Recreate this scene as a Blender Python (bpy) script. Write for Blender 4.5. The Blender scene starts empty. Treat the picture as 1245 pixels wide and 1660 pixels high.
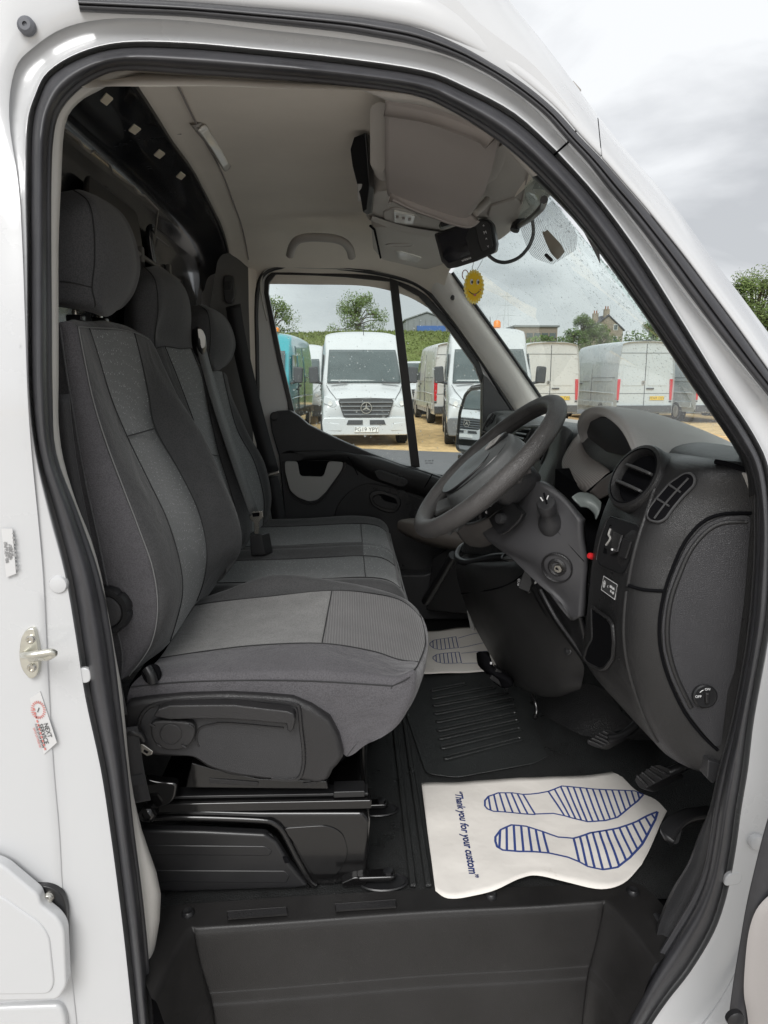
import bpy, bmesh, math, random
from mathutils import Vector, Matrix, noise
R_ = math.radians
scene = bpy.context.scene
COL = scene.collection
# ---------------------------------------------------------------- camera
cam_d = bpy.data.cameras.new('camera'); cam = bpy.data.objects.new('camera', cam_d); COL.objects.link(cam)
cam.location = (0, -0.94, 1.50)
cam.rotation_euler = (R_(90 - 10.6), 0, R_(-2.86))
cam_d.sensor_fit = 'VERTICAL'; cam_d.sensor_height = 36; cam_d.lens = 36 * 1151 / 1660
cam_d.clip_start = 0.05; cam_d.clip_end = 2000
scene.camera = cam
# ---------------------------------------------------------------- sky, sun, exposure
w = bpy.data.worlds.new('World'); scene.world = w; w.use_nodes = True
nt = w.node_tree; nt.nodes.clear()
out = nt.nodes.new('ShaderNodeOutputWorld'); bg = nt.nodes.new('ShaderNodeBackground')
sky = nt.nodes.new('ShaderNodeTexSky'); sky.sky_type = 'NISHITA'; sky.sun_disc = False
SUN_EL, SUN_ROT = R_(43), R_(192)
sky.sun_elevation = SUN_EL; sky.sun_rotation = SUN_ROT; sky.air_density = 1.0; sky.dust_density = 2.0
tc = nt.nodes.new('ShaderNodeTexCoord'); mp = nt.nodes.new('ShaderNodeMapping'); mp.inputs['Scale'].default_value = (1.0, 1.0, 2.6)
n1 = nt.nodes.new('ShaderNodeTexNoise'); n1.inputs['Scale'].default_value = 2.6; n1.inputs['Detail'].default_value = 7; n1.inputs['Roughness'].default_value = 0.5; n1.inputs['Distortion'].default_value = 0.3
cr = nt.nodes.new('ShaderNodeValToRGB')
cr.color_ramp.elements[0].position = 0.37; cr.color_ramp.elements[0].color = (2.95, 3.02, 3.13, 1)
cr.color_ramp.elements[1].position = 0.57; cr.color_ramp.elements[1].color = (4.95, 5.02, 5.10, 1)
mx = nt.nodes.new('ShaderNodeMixRGB'); mx.inputs[0].default_value = 0.96
L = nt.links.new
L(tc.outputs['Generated'], mp.inputs[0]); L(mp.outputs[0], n1.inputs['Vector']); L(n1.outputs[0], cr.inputs[0])
L(sky.outputs[0], mx.inputs[1]); L(cr.outputs[0], mx.inputs[2]); L(mx.outputs[0], bg.inputs[0])
bg.inputs[1].default_value = 0.10
L(bg.outputs[0], out.inputs[0])
sun_d = bpy.data.lights.new('sun', 'SUN'); sun_d.energy = 1.45; sun_d.angle = R_(35); sun_d.color = (1, 0.985, 0.965)
sun = bpy.data.objects.new('sun', sun_d); COL.objects.link(sun)
# the sky's sun stands at azimuth SUN_ROT (clockwise from +Y); the lamp shines from there
sd = Vector((math.sin(SUN_ROT) * math.cos(SUN_EL), math.cos(SUN_ROT) * math.cos(SUN_EL), math.sin(SUN_EL)))
sun.rotation_euler = sd.to_track_quat('Z', 'Y').to_euler(); sun.location = (0, -5, 12)
vs = scene.view_settings; vs.view_transform = 'Standard'; vs.look = 'None'; vs.gamma = 1; vs.exposure = 1.0
scene.display_settings.display_device = 'sRGB'
scene.cycles.max_bounces = 12; scene.cycles.diffuse_bounces = 8; scene.cycles.transparent_max_bounces = 24
scene.cycles.glossy_bounces = 4; scene.cycles.use_denoising = True

# ---------------------------------------------------------------- materials
MATS = {}
def mat(name, color, rough=0.6, metal=0.0, coat=0.0, spec=0.5, bump=None, var=0.0, vscale=6.0, dirt=None, sheen=0.0, wrinkle=None):
    """bump: (kind, scale, strength, distance); kind in noise, grain, weave, ribs, cloth"""
    if name in MATS: return MATS[name]
    m = bpy.data.materials.new(name); m.use_nodes = True; t = m.node_tree; b = t.nodes['Principled BSDF']
    c = tuple(color) + (1,)
    b.inputs['Base Color'].default_value = c; b.inputs['Roughness'].default_value = rough; b.inputs['Metallic'].default_value = metal
    b.inputs['Coat Weight'].default_value = coat; b.inputs['Coat Roughness'].default_value = 0.06; b.inputs['Specular IOR Level'].default_value = spec
    if sheen: b.inputs['Sheen Weight'].default_value = sheen; b.inputs['Sheen Roughness'].default_value = 0.4
    co = t.nodes.new('ShaderNodeTexCoord'); N = t.nodes.new; K = t.links.new
    last = None
    if var:
        n = N('ShaderNodeTexNoise'); n.inputs['Scale'].default_value = vscale; n.inputs['Detail'].default_value = 8; n.inputs['Roughness'].default_value = 0.65
        K(co.outputs['Object'], n.inputs['Vector'])
        h = N('ShaderNodeMapRange'); h.inputs[1].default_value = 0.3; h.inputs[2].default_value = 0.7; h.inputs[3].default_value = 1 - var; h.inputs[4].default_value = 1 + var
        K(n.outputs[0], h.inputs[0])
        x = N('ShaderNodeVectorMath'); x.operation = 'SCALE'; x.inputs[0].default_value = color; K(h.outputs[0], x.inputs['Scale'])
        K(x.outputs[0], b.inputs['Base Color']); last = x.outputs[0]
        r = N('ShaderNodeMapRange'); r.inputs[1].default_value = 0.3; r.inputs[2].default_value = 0.7; r.inputs[3].default_value = max(0.02, rough - 0.08); r.inputs[4].default_value = min(1, rough + 0.1)
        K(n.outputs[0], r.inputs[0]); K(r.outputs[0], b.inputs['Roughness'])
    if dirt:
        n = N('ShaderNodeTexNoise'); n.inputs['Scale'].default_value = dirt[1]; n.inputs['Detail'].default_value = 10; n.inputs['Roughness'].default_value = 0.75
        K(co.outputs['Object'], n.inputs['Vector'])
        h = N('ShaderNodeMapRange'); h.inputs[1].default_value = dirt[2]; h.inputs[2].default_value = dirt[2] + 0.12; h.inputs[3].default_value = 0; h.inputs[4].default_value = dirt[3]
        K(n.outputs[0], h.inputs[0])
        x = N('ShaderNodeMixRGB'); x.inputs[1].default_value = c; x.inputs[2].default_value = tuple(dirt[0]) + (1,)
        if last: K(last, x.inputs[1])
        K(h.outputs[0], x.inputs[0]); K(x.outputs[0], b.inputs['Base Color']); last = x.outputs[0]
    if bump:
        k, s, st, d = bump
        if k == 'grain':
            v = N('ShaderNodeTexVoronoi'); v.feature = 'DISTANCE_TO_EDGE'; v.inputs['Scale'].default_value = s; K(co.outputs['Object'], v.inputs['Vector'])
            q = N('ShaderNodeMapRange'); q.inputs[2].default_value = 0.22; K(v.outputs['Distance'], q.inputs[0]); src = q.outputs[0]
        elif k == 'weave':
            a = N('ShaderNodeTexVoronoi'); a.inputs['Scale'].default_value = s; K(co.outputs['Object'], a.inputs['Vector']); src = a.outputs['Distance']
            mm = N('ShaderNodeMapRange'); mm.inputs[1].default_value = 0.1; mm.inputs[2].default_value = 0.75; mm.inputs[3].default_value = 1.18; mm.inputs[4].default_value = 0.80; K(src, mm.inputs[0])
            x = N('ShaderNodeVectorMath'); x.operation = 'SCALE'; x.inputs[0].default_value = color
            if last: K(last, x.inputs[0])
            K(mm.outputs[0], x.inputs['Scale']); K(x.outputs[0], b.inputs['Base Color']); last = x.outputs[0]
        elif k == 'ribs':
            a = N('ShaderNodeTexWave'); a.bands_direction = 'X'; a.inputs['Scale'].default_value = s; a.inputs['Distortion'].default_value = 0.6; a.inputs['Detail'].default_value = 1
            K(co.outputs['Object'], a.inputs['Vector']); src = a.outputs[1]
            mm = N('ShaderNodeMapRange'); mm.inputs[3].default_value = 0.82; mm.inputs[4].default_value = 1.18; K(src, mm.inputs[0])
            x = N('ShaderNodeVectorMath'); x.operation = 'SCALE'; x.inputs[0].default_value = color
            if last: K(last, x.inputs[0])
            K(mm.outputs[0], x.inputs['Scale']); K(x.outputs[0], b.inputs['Base Color']); last = x.outputs[0]
        else:
            a = N('ShaderNodeTexNoise'); a.inputs['Scale'].default_value = s; a.inputs['Detail'].default_value = 3; K(co.outputs['Object'], a.inputs['Vector']); src = a.outputs[0]
        bp = N('ShaderNodeBump'); bp.inputs['Strength'].default_value = st; bp.inputs['Distance'].default_value = d
        K(src, bp.inputs['Height']); K(bp.outputs[0], b.inputs['Normal'])
        if wrinkle:
            a = N('ShaderNodeTexNoise'); a.inputs['Scale'].default_value = wrinkle[0]; a.inputs['Detail'].default_value = 4; a.inputs['Distortion'].default_value = 0.8; K(co.outputs['Object'], a.inputs['Vector'])
            b2 = N('ShaderNodeBump'); b2.inputs['Strength'].default_value = wrinkle[1]; b2.inputs['Distance'].default_value = wrinkle[2]; K(a.outputs[0], b2.inputs['Height']); K(b2.outputs[0], bp.inputs['Normal'])
    MATS[name] = m; return m

def speckle_mat(name, base, fleck, scale, thr):
    m = bpy.data.materials.new(name); m.use_nodes = True; t = m.node_tree; b = t.nodes['Principled BSDF']; N = t.nodes.new; K = t.links.new
    co = N('ShaderNodeTexCoord'); mpn = N('ShaderNodeMapping'); mpn.inputs['Scale'].default_value = (1.6, 1.0, 1.0); K(co.outputs['Object'], mpn.inputs[0])
    v = N('ShaderNodeTexVoronoi'); v.inputs['Scale'].default_value = scale; v.inputs['Randomness'].default_value = 0.85; K(mpn.outputs[0], v.inputs['Vector'])
    lt = N('ShaderNodeMapRange'); lt.inputs[1].default_value = thr; lt.inputs[2].default_value = thr * 0.6; K(v.outputs['Distance'], lt.inputs[0])
    hs = N('ShaderNodeSeparateColor'); K(v.outputs['Color'], hs.inputs[0])
    g = N('ShaderNodeMapRange'); g.inputs[1].default_value = 0.35; g.inputs[2].default_value = 1.0; K(hs.outputs[0], g.inputs[0])
    mu = N('ShaderNodeMath'); mu.operation = 'MULTIPLY'; K(lt.outputs[0], mu.inputs[0]); K(g.outputs[0], mu.inputs[1])
    w1 = N('ShaderNodeTexNoise'); w1.inputs['Scale'].default_value = 900; w1.inputs['Detail'].default_value = 2; K(co.outputs['Object'], w1.inputs['Vector'])
    wm = N('ShaderNodeMapRange'); wm.inputs[1].default_value = 0.3; wm.inputs[2].default_value = 0.7; wm.inputs[3].default_value = 0.7; wm.inputs[4].default_value = 1.3; K(w1.outputs[0], wm.inputs[0])
    sc = N('ShaderNodeVectorMath'); sc.operation = 'SCALE'; sc.inputs[0].default_value = base; K(wm.outputs[0], sc.inputs['Scale'])
    x = N('ShaderNodeMixRGB'); x.inputs[2].default_value = tuple(fleck) + (1,); K(sc.outputs[0], x.inputs[1]); K(mu.outputs[0], x.inputs[0])
    K(x.outputs[0], b.inputs['Base Color']); b.inputs['Roughness'].default_value = 0.95; b.inputs['Specular IOR Level'].default_value = 0.2
    b.inputs['Sheen Weight'].default_value = 0.25; b.inputs['Sheen Roughness'].default_value = 0.4
    bp = N('ShaderNodeBump'); bp.inputs['Strength'].default_value = 0.35; bp.inputs['Distance'].default_value = 0.001; K(w1.outputs[0], bp.inputs['Height']); K(bp.outputs[0], b.inputs['Normal'])
    return m

def glass_mat(name, tint, refl=1.0, rough=0.0, film=0.0):
    """thin sheet of tinted glass: see-through with Fresnel reflections, film = share of wet film that scatters"""
    m = bpy.data.materials.new(name); m.use_nodes = True; t = m.node_tree; t.nodes.clear(); N = t.nodes.new; K = t.links.new
    o = N('ShaderNodeOutputMaterial'); tr = N('ShaderNodeBsdfTransparent'); tr.inputs[0].default_value = tuple(tint) + (1,)
    gl = N('ShaderNodeBsdfGlossy'); gl.inputs['Roughness'].default_value = rough
    fr = N('ShaderNodeFresnel'); fr.inputs[0].default_value = 1.45
    mu = N('ShaderNodeMath'); mu.operation = 'MULTIPLY'; mu.inputs[1].default_value = refl; K(fr.outputs[0], mu.inputs[0])
    a = N('ShaderNodeMixShader'); K(mu.outputs[0], a.inputs[0]); K(tr.outputs[0], a.inputs[1]); K(gl.outputs[0], a.inputs[2])
    if film:
        d = N('ShaderNodeBsdfTranslucent'); d.inputs[0].default_value = (0.85, 0.9, 0.88, 1)
        b2 = N('ShaderNodeMixShader'); b2.inputs[0].default_value = film; K(a.outputs[0], b2.inputs[1]); K(d.outputs[0], b2.inputs[2]); K(b2.outputs[0], o.inputs[0])
    else: K(a.outputs[0], o.inputs[0])
    return m

M_PAINT = mat('white_paint', (0.525, 0.532, 0.54), 0.24, coat=0.7, var=0.015, vscale=3, dirt=((0.55, 0.53, 0.5), 9, 0.66, 0.25))
M_RUBBER = mat('seal_rubber', (0.0344, 0.0344, 0.0382), 0.38, var=0.25, vscale=14, bump=('noise', 500, 0.15, 0.001), dirt=((0.2, 0.2, 0.2), 60, 0.68, 0.5))
M_GREYTRIM = mat('grey_trim', (0.468, 0.455, 0.429), 0.6, bump=('noise', 700, 0.12, 0.001), var=0.03)
M_LINER = mat('headliner_cloth', (0.752, 0.6956, 0.6204), 0.95, spec=0.1, bump=('noise', 900, 0.25, 0.001), var=0.05, vscale=4)
M_CONSOLE = mat('console_plastic', (0.3925, 0.3678, 0.3397), 0.62, bump=('noise', 600, 0.12, 0.001), var=0.03)
M_VISOR = mat('visor_vinyl', (0.2916, 0.2646, 0.2484), 0.7, bump=('noise', 500, 0.12, 0.001), var=0.05)
M_DARK = mat('dark_plastic', (0.031, 0.031, 0.033), 0.36, bump=('grain', 460, 0.32, 0.001), var=0.10, vscale=9)
M_DARK2 = mat('charcoal_plastic', (0.0211, 0.0205, 0.0214), 0.31, bump=('grain', 460, 0.32, 0.001), var=0.08, vscale=7)
M_BLACK = mat('black_plastic', (0.0146, 0.0146, 0.0156), 0.35, var=0.1)
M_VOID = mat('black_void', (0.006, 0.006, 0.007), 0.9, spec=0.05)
M_STEEL = mat('black_painted_steel', (0.0066, 0.0064, 0.0066), 0.15, coat=0.35, var=0.2, vscale=5, bump=('noise', 25, 0.06, 0.004))
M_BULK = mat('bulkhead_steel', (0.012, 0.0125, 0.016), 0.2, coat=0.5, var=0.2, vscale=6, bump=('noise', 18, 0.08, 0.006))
M_DASH = mat('dash_light_grey', (0.5698, 0.5313, 0.5005), 0.62, bump=('noise', 800, 0.25, 0.001), var=0.03)
M_DASH2 = mat('dash_dark', (0.0205, 0.0202, 0.0207), 0.33, bump=('grain', 480, 0.32, 0.001), var=0.10, vscale=8)
M_MIDDASH = mat('dash_mid_grey', (0.0884, 0.0928, 0.0928), 0.40, bump=('grain', 480, 0.3, 0.001), var=0.05)
M_WHEEL = mat('wheel_leather', (0.0623, 0.0591, 0.0575), 0.42, bump=('grain', 300, 0.4, 0.0012), var=0.22, vscale=16)
M_FLOOR = mat('rubber_floor', (0.0239, 0.0247, 0.0247), 0.32, bump=('grain', 230, 0.4, 0.002), var=0.2, vscale=10)
M_TREAD = mat('step_plastic', (0.0131, 0.0123, 0.0121), 0.46, bump=('grain', 460, 0.18, 0.0008), var=0.22, vscale=8, dirt=((0.10, 0.095, 0.085), 24, 0.64, 0.3))
M_FAB = mat('bolster_fabric', (0.0739, 0.0739, 0.0752), 0.95, spec=0.15, bump=('weave', 420, 0.5, 0.001), var=0.12, vscale=12, sheen=0.2, wrinkle=(14, 0.25, 0.02))
M_FABSIDE = mat('side_fabric', (0.100, 0.0965, 0.103), 0.9, spec=0.2, bump=('weave', 520, 0.5, 0.0012), var=0.10, vscale=9, sheen=0.25, wrinkle=(8, 0.4, 0.03))
M_FABHEAD = mat('headrest_fabric', (0.0859, 0.0859, 0.0895), 0.92, spec=0.15, bump=('weave', 450, 0.4, 0.001), var=0.1, sheen=0.15)
M_SPECK = speckle_mat('speckled_fabric', (0.13, 0.135, 0.136), (0.62, 0.63, 0.62), 190, 0.28)
M_CUSH = mat('worn_cushion_fabric', (0.2174, 0.2149, 0.2111), 0.95, spec=0.15, bump=('weave', 420, 0.45, 0.001), var=0.12, vscale=22, sheen=0.2, wrinkle=(13, 0.25, 0.02))
M_RIBFAB = mat('ribbed_cushion_fabric', (0.1527, 0.1491, 0.1491), 0.95, spec=0.15, bump=('ribs', 62, 0.5, 0.0015), var=0.08, vscale=20, sheen=0.25)
M_STITCH = mat('grey_stitching', (0.20, 0.20, 0.20), 0.8)
M_SEAM = mat('seam_thread', (0.028, 0.028, 0.029), 0.9)
M_BELT = mat('belt_webbing', (0.018, 0.018, 0.02), 0.6, bump=('weave', 500, 0.5, 0.001), sheen=0.2)
M_CHROME = mat('bright_metal', (0.62, 0.6, 0.55), 0.25, metal=1.0)
M_BRASS = mat('zinc_plated_steel', (0.70, 0.69, 0.62), 0.32, metal=1.0, var=0.1, vscale=40)
M_PAPER = mat('printed_paper', (0.80, 0.765, 0.715), 0.8, spec=0.3, var=0.03, vscale=9, dirt=((0.46, 0.40, 0.31), 13, 0.62, 0.55), bump=('noise', 11, 0.35, 0.012))
M_INK = mat('blue_ink', (0.035, 0.065, 0.24), 0.7)
M_WPRINT = mat('white_print', (0.75, 0.75, 0.75), 0.6)
M_BPRINT = mat('black_print', (0.06, 0.06, 0.06), 0.6)
M_RPRINT = mat('red_print', (0.55, 0.2, 0.18), 0.6)
M_STICK = mat('sticker_white', (0.56, 0.56, 0.56), 0.45)
M_RED = mat('red_plastic', (0.6, 0.02, 0.025), 0.4)
M_LENS = mat('lamp_lens', (0.75, 0.74, 0.7), 0.25, coat=0.5)
M_MIRROR = mat('mirror_silver', (0.9, 0.92, 0.92), 0.01, metal=1.0)
M_SUNY = mat('sun_yellow', (0.86, 0.56, 0.02), 0.5)
M_SUNO = mat('sun_pale_ray', (0.9, 0.76, 0.25), 0.5)
M_BINPANEL = mat('silver_grey_plastic', (0.378, 0.371, 0.357), 0.42, var=0.03)
M_GLASS = glass_mat('side_glass', (0.95, 0.985, 0.975), 0.3, film=0.004)
M_WSGLASS = glass_mat('windscreen_glass', (0.89, 0.965, 0.945), 0.18, film=0.012)
M_SCREEN = mat('screen_glass', (0.008, 0.008, 0.012), 0.08, coat=0.4)

# ---------------------------------------------------------------- helpers
def tag(o, label=None, cat=None, group=None, kind=None):
    if label: o['label'] = label
    if cat: o['category'] = cat
    if group: o['group'] = group
    if kind: o['kind'] = kind
    return o
def empty(name, loc=(0, 0, 0), parent=None):
    o = bpy.data.objects.new(name, None); COL.objects.link(o); o.location = loc; o.empty_display_size = 0.1
    if parent: attach(o, parent)
    return o
def world_loc(o):
    v = Vector((0, 0, 0))
    while o: v = v + o.location + (o.matrix_parent_inverse.to_translation() if o.parent else Vector((0, 0, 0))); o = o.parent
    return v
LOCAL = [False]
def attach(o, p):
    o.parent = p
    if not LOCAL[0]: o.matrix_parent_inverse = Matrix.Translation(-world_loc(p))
def mk(name, verts, faces, m, parent=None, smooth=True, bevel=0, seg=2, sub=0, solid=0, off=0, midx=None, angle=35):
    me = bpy.data.meshes.new(name); me.from_pydata([tuple(v) for v in verts], [], faces)
    for x in (m if isinstance(m, (list, tuple)) else [m]): me.materials.append(x)
    if midx: me.polygons.foreach_set('material_index', midx)
    bm = bmesh.new(); bm.from_mesh(me); bmesh.ops.recalc_face_normals(bm, faces=bm.faces); bm.to_mesh(me); bm.free()
    if smooth:
        me.polygons.foreach_set('use_smooth', [True] * len(me.polygons)); me.set_sharp_from_angle(angle=R_(angle))
    o = bpy.data.objects.new(name, me); COL.objects.link(o)
    if parent: attach(o, parent)
    if solid:
        s = o.modifiers.new('solid', 'SOLIDIFY'); s.thickness = solid; s.offset = off
    if bevel:
        b = o.modifiers.new('bevel', 'BEVEL'); b.width = bevel; b.segments = seg; b.limit_method = 'ANGLE'; b.angle_limit = R_(30); b.harden_normals = True
    if sub:
        s = o.modifiers.new('sub', 'SUBSURF'); s.levels = sub; s.render_levels = sub
    return o
def V(p): return Vector(p)
def cr(pts, n=6, closed=False):
    """Catmull-Rom through the points"""
    P = [V(p) for p in pts]; N = len(P); o = []
    for i in range(N if closed else N - 1):
        a, b, c, d = (P[(i - 1) % N], P[i], P[(i + 1) % N], P[(i + 2) % N]) if closed else (P[max(i - 1, 0)], P[i], P[i + 1], P[min(i + 2, N - 1)])
        for k in range(n):
            t = k / n
            o.append(0.5 * ((2 * b) + (c - a) * t + (2 * a - 5 * b + 4 * c - d) * t * t + (3 * b - a - 3 * c + d) * t * t * t))
    if not closed: o.append(P[-1].copy())
    return o
def rnd_poly(pts, r, n=5):
    P = [V(p) for p in pts]; N = len(P); o = []
    rr = r if isinstance(r, (list, tuple)) else [r] * N
    for i in range(N):
        a, b, c = P[i - 1], P[i], P[(i + 1) % N]
        u, v = (a - b), (c - b); q = min(rr[i], u.length * 0.48, v.length * 0.48)
        if q < 1e-5: o.append(b); continue
        s, e = b + u.normalized() * q, b + v.normalized() * q
        for k in range(n + 1):
            t = k / n; o.append(s * (1 - t) ** 2 + b * 2 * t * (1 - t) + e * t * t)
    return o
def slab(name, pts, d, m, parent=None, bevel=0.003, seg=2, r=0, inset=None):
    """closed outline pushed along vector d; r rounds its corners"""
    P = rnd_poly(pts, r) if r else [V(p) for p in pts]
    d = V(d); n = len(P)
    v = P + [p + d for p in P]
    f = [list(range(n)), list(range(2 * n - 1, n - 1, -1))] + [[i, (i + 1) % n, n + (i + 1) % n, n + i] for i in range(n)]
    return mk(name, v, f, m, parent, bevel=bevel, seg=seg, angle=40)
def ring(name, outer, inner, d, m, parent=None, bevel=0.002, seg=2):
    """frame between two outlines of equal point count"""
    n = len(outer); d = V(d); A = [V(p) for p in outer]; B = [V(p) for p in inner]
    v = A + B + [p + d for p in A] + [p + d for p in B]; f = []
    for i in range(n):
        j = (i + 1) % n
        f += [[i, j, n + j, n + i], [2 * n + j, 2 * n + i, 3 * n + i, 3 * n + j], [i, 2 * n + i, 2 * n + j, j], [n + i, n + j, 3 * n + j, 3 * n + i]]
    return mk(name, v, f, m, parent, bevel=bevel, seg=seg, angle=40)
def loft(name, rows, m, parent=None, nu=5, nv=5, solid=0, off=0, closed=False, colmat=None, rowmat=None, angle=80, wob=0, capends=False):
    """surface through rows of points, smoothed both ways; colmat gives the material slot of each span between columns"""
    R = [cr(r, nu, closed) for r in rows]; n = len(R[0])
    cols = [cr([r[i] for r in R], nv) for i in range(n)]; mrows = len(cols[0])
    v = [cols[i][j] for j in range(mrows) for i in range(n)]
    if wob: v = [p + Vector((noise.noise(p * 9) * wob, noise.noise(p * 9 + Vector((7, 3, 1))) * wob, noise.noise(p * 9 + Vector((1, 9, 4))) * wob)) for p in v]
    f = []; mi = []
    for j in range(mrows - 1):
        for i in range(n if closed else n - 1):
            k = (i + 1) % n
            f.append([j * n + i, j * n + k, (j + 1) * n + k, (j + 1) * n + i])
            s = colmat[min(i // nu, len(colmat) - 1)] if colmat else 0
            if rowmat: s = rowmat(min(i // nu, 999), j // nv, s)
            mi.append(s)
    if capends:
        f.append(list(range(n))); f.append([(mrows - 1) * n + i for i in range(n - 1, -1, -1)]); mi += [0, 0]
    return mk(name, v, f, m, parent, solid=solid, off=off, midx=mi, angle=angle)
def tube(name, pts, r, m, parent=None, n=8, closed=False, smooth_n=0, flat=None):
    P = cr(pts, smooth_n, closed) if smooth_n else [V(p) for p in pts]
    N = len(P); v = []; f = []
    up = None
    for i in range(N):
        t = (P[(i + 1) % N] - P[i - 1]) if closed else (P[min(i + 1, N - 1)] - P[max(i - 1, 0)])
        t.normalize()
        if up is None: up = Vector((0, 0, 1)) if abs(t.z) < 0.9 else Vector((0, 1, 0))
        b = t.cross(up); b.normalize(); up = b.cross(t); up.normalize()
        rad = r[min(i * len(r) // N, len(r) - 1)] if isinstance(r, (list, tuple)) else r
        for k in range(n):
            a = 2 * math.pi * k / n; v.append(P[i] + b * (math.cos(a) * rad) + up * (math.sin(a) * rad * (flat or 1)))
    for i in range(N if closed else N - 1):
        j = (i + 1) % N
        for k in range(n): f.append([i * n + k, i * n + (k + 1) % n, j * n + (k + 1) % n, j * n + k])
    if not closed: f += [list(range(n)), [(N - 1) * n + k for k in range(n - 1, -1, -1)]]
    return mk(name, v, f, m, parent, angle=50)
def strip(name, pts, wdir, width, m, parent=None, thick=0.002, smooth_n=4):
    """webbing: a flat strip along a path; wdir = direction of its width"""
    P = cr(pts, smooth_n); W_ = V(wdir).normalized() * (width / 2)
    v = []; f = []
    for p in P: v += [p - W_, p + W_]
    for i in range(len(P) - 1): f.append([2 * i, 2 * i + 1, 2 * i + 3, 2 * i + 2])
    return mk(name, v, f, m, parent, solid=thick, off=0)
def frame_of(axis):
    z = V(axis).normalized(); x = z.cross(Vector((0, 0, 1)) if abs(z.z) < 0.9 else Vector((0, 1, 0))).normalized(); return x, z.cross(x), z
def lathe(name, prof, origin, axis, m, parent=None, n=24, sx=1, sy=1, angle=40):
    x, y, z = frame_of(axis); o = V(origin); v = []; f = []
    for r, h in prof:
        for k in range(n):
            a = 2 * math.pi * k / n; v.append(o + x * (r * sx * math.cos(a)) + y * (r * sy * math.sin(a)) + z * h)
    for i in range(len(prof) - 1):
        for k in range(n): f.append([i * n + k, i * n + (k + 1) % n, (i + 1) * n + (k + 1) % n, (i + 1) * n + k])
    f.append(list(range(n))[::-1]); f.append([(len(prof) - 1) * n + k for k in range(n)])
    return mk(name, v, f, m, parent, angle=angle)
def obox(name, c, x, y, z, size, m, parent=None, bevel=0.003, seg=2):
    """box with centre c, axes x, y, z and full sizes"""
    c = V(c); X, Y, Z = V(x).normalized() * size[0] / 2, V(y).normalized() * size[1] / 2, V(z).normalized() * size[2] / 2
    v = [c + X * a + Y * b + Z * d for a in (-1, 1) for b in (-1, 1) for d in (-1, 1)]
    f = [[0, 1, 3, 2], [4, 6, 7, 5], [0, 4, 5, 1], [2, 3, 7, 6], [0, 2, 6, 4], [1, 5, 7, 3]]
    return mk(name, v, f, m, parent, bevel=bevel, seg=seg)
def box(name, lo, hi, m, parent=None, bevel=0.003, seg=2):
    return obox(name, (V(lo) + V(hi)) / 2, (1, 0, 0), (0, 1, 0), (0, 0, 1), V(hi) - V(lo), m, parent, bevel, seg)
def text(name, s, loc, xd, yd, size, m, parent=None, align='CENTER', shear=0, ext=0.0002, bold=0):
    c = bpy.data.curves.new(name, 'FONT'); c.body = s; c.size = size; c.align_x = align; c.align_y = 'CENTER'; c.extrude = ext; c.shear = shear; c.offset = bold
    c.materials.append(m); c.resolution_u = 3
    tmp = bpy.data.objects.new(name, c); me = bpy.data.meshes.new_from_object(tmp); bpy.data.objects.remove(tmp); bpy.data.curves.remove(c)
    if not me.materials: me.materials.append(m)
    o = bpy.data.objects.new(name, me); COL.objects.link(o)
    X = V(xd).normalized(); Yv = V(yd); Yv = (Yv - X * Yv.dot(X)).normalized(); Zv = X.cross(Yv)
    mtx = Matrix((X, Yv, Zv)).transposed().to_4x4(); mtx.translation = V(loc)
    if parent: attach(o, parent)
    o.matrix_basis = mtx
    return o
def dup(o, parent=None):
    c = o.copy(); COL.objects.link(c)
    if parent: c.parent = parent
    for ch in list(o.children): dup(ch, c)
    return c
def lerp(a, b, t): return V(a) * (1 - t) + V(b) * t
XA, YA, ZA = Vector((1, 0, 0)), Vector((0, 1, 0)), Vector((0, 0, 1))

# ================================================================ the van: body round the driver's door opening
VAN = empty('delivery_van', (0, 0.9, 0))
tag(VAN, 'white van whose open driver doorway shows its whole cab and grey seats', 'van')

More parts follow.
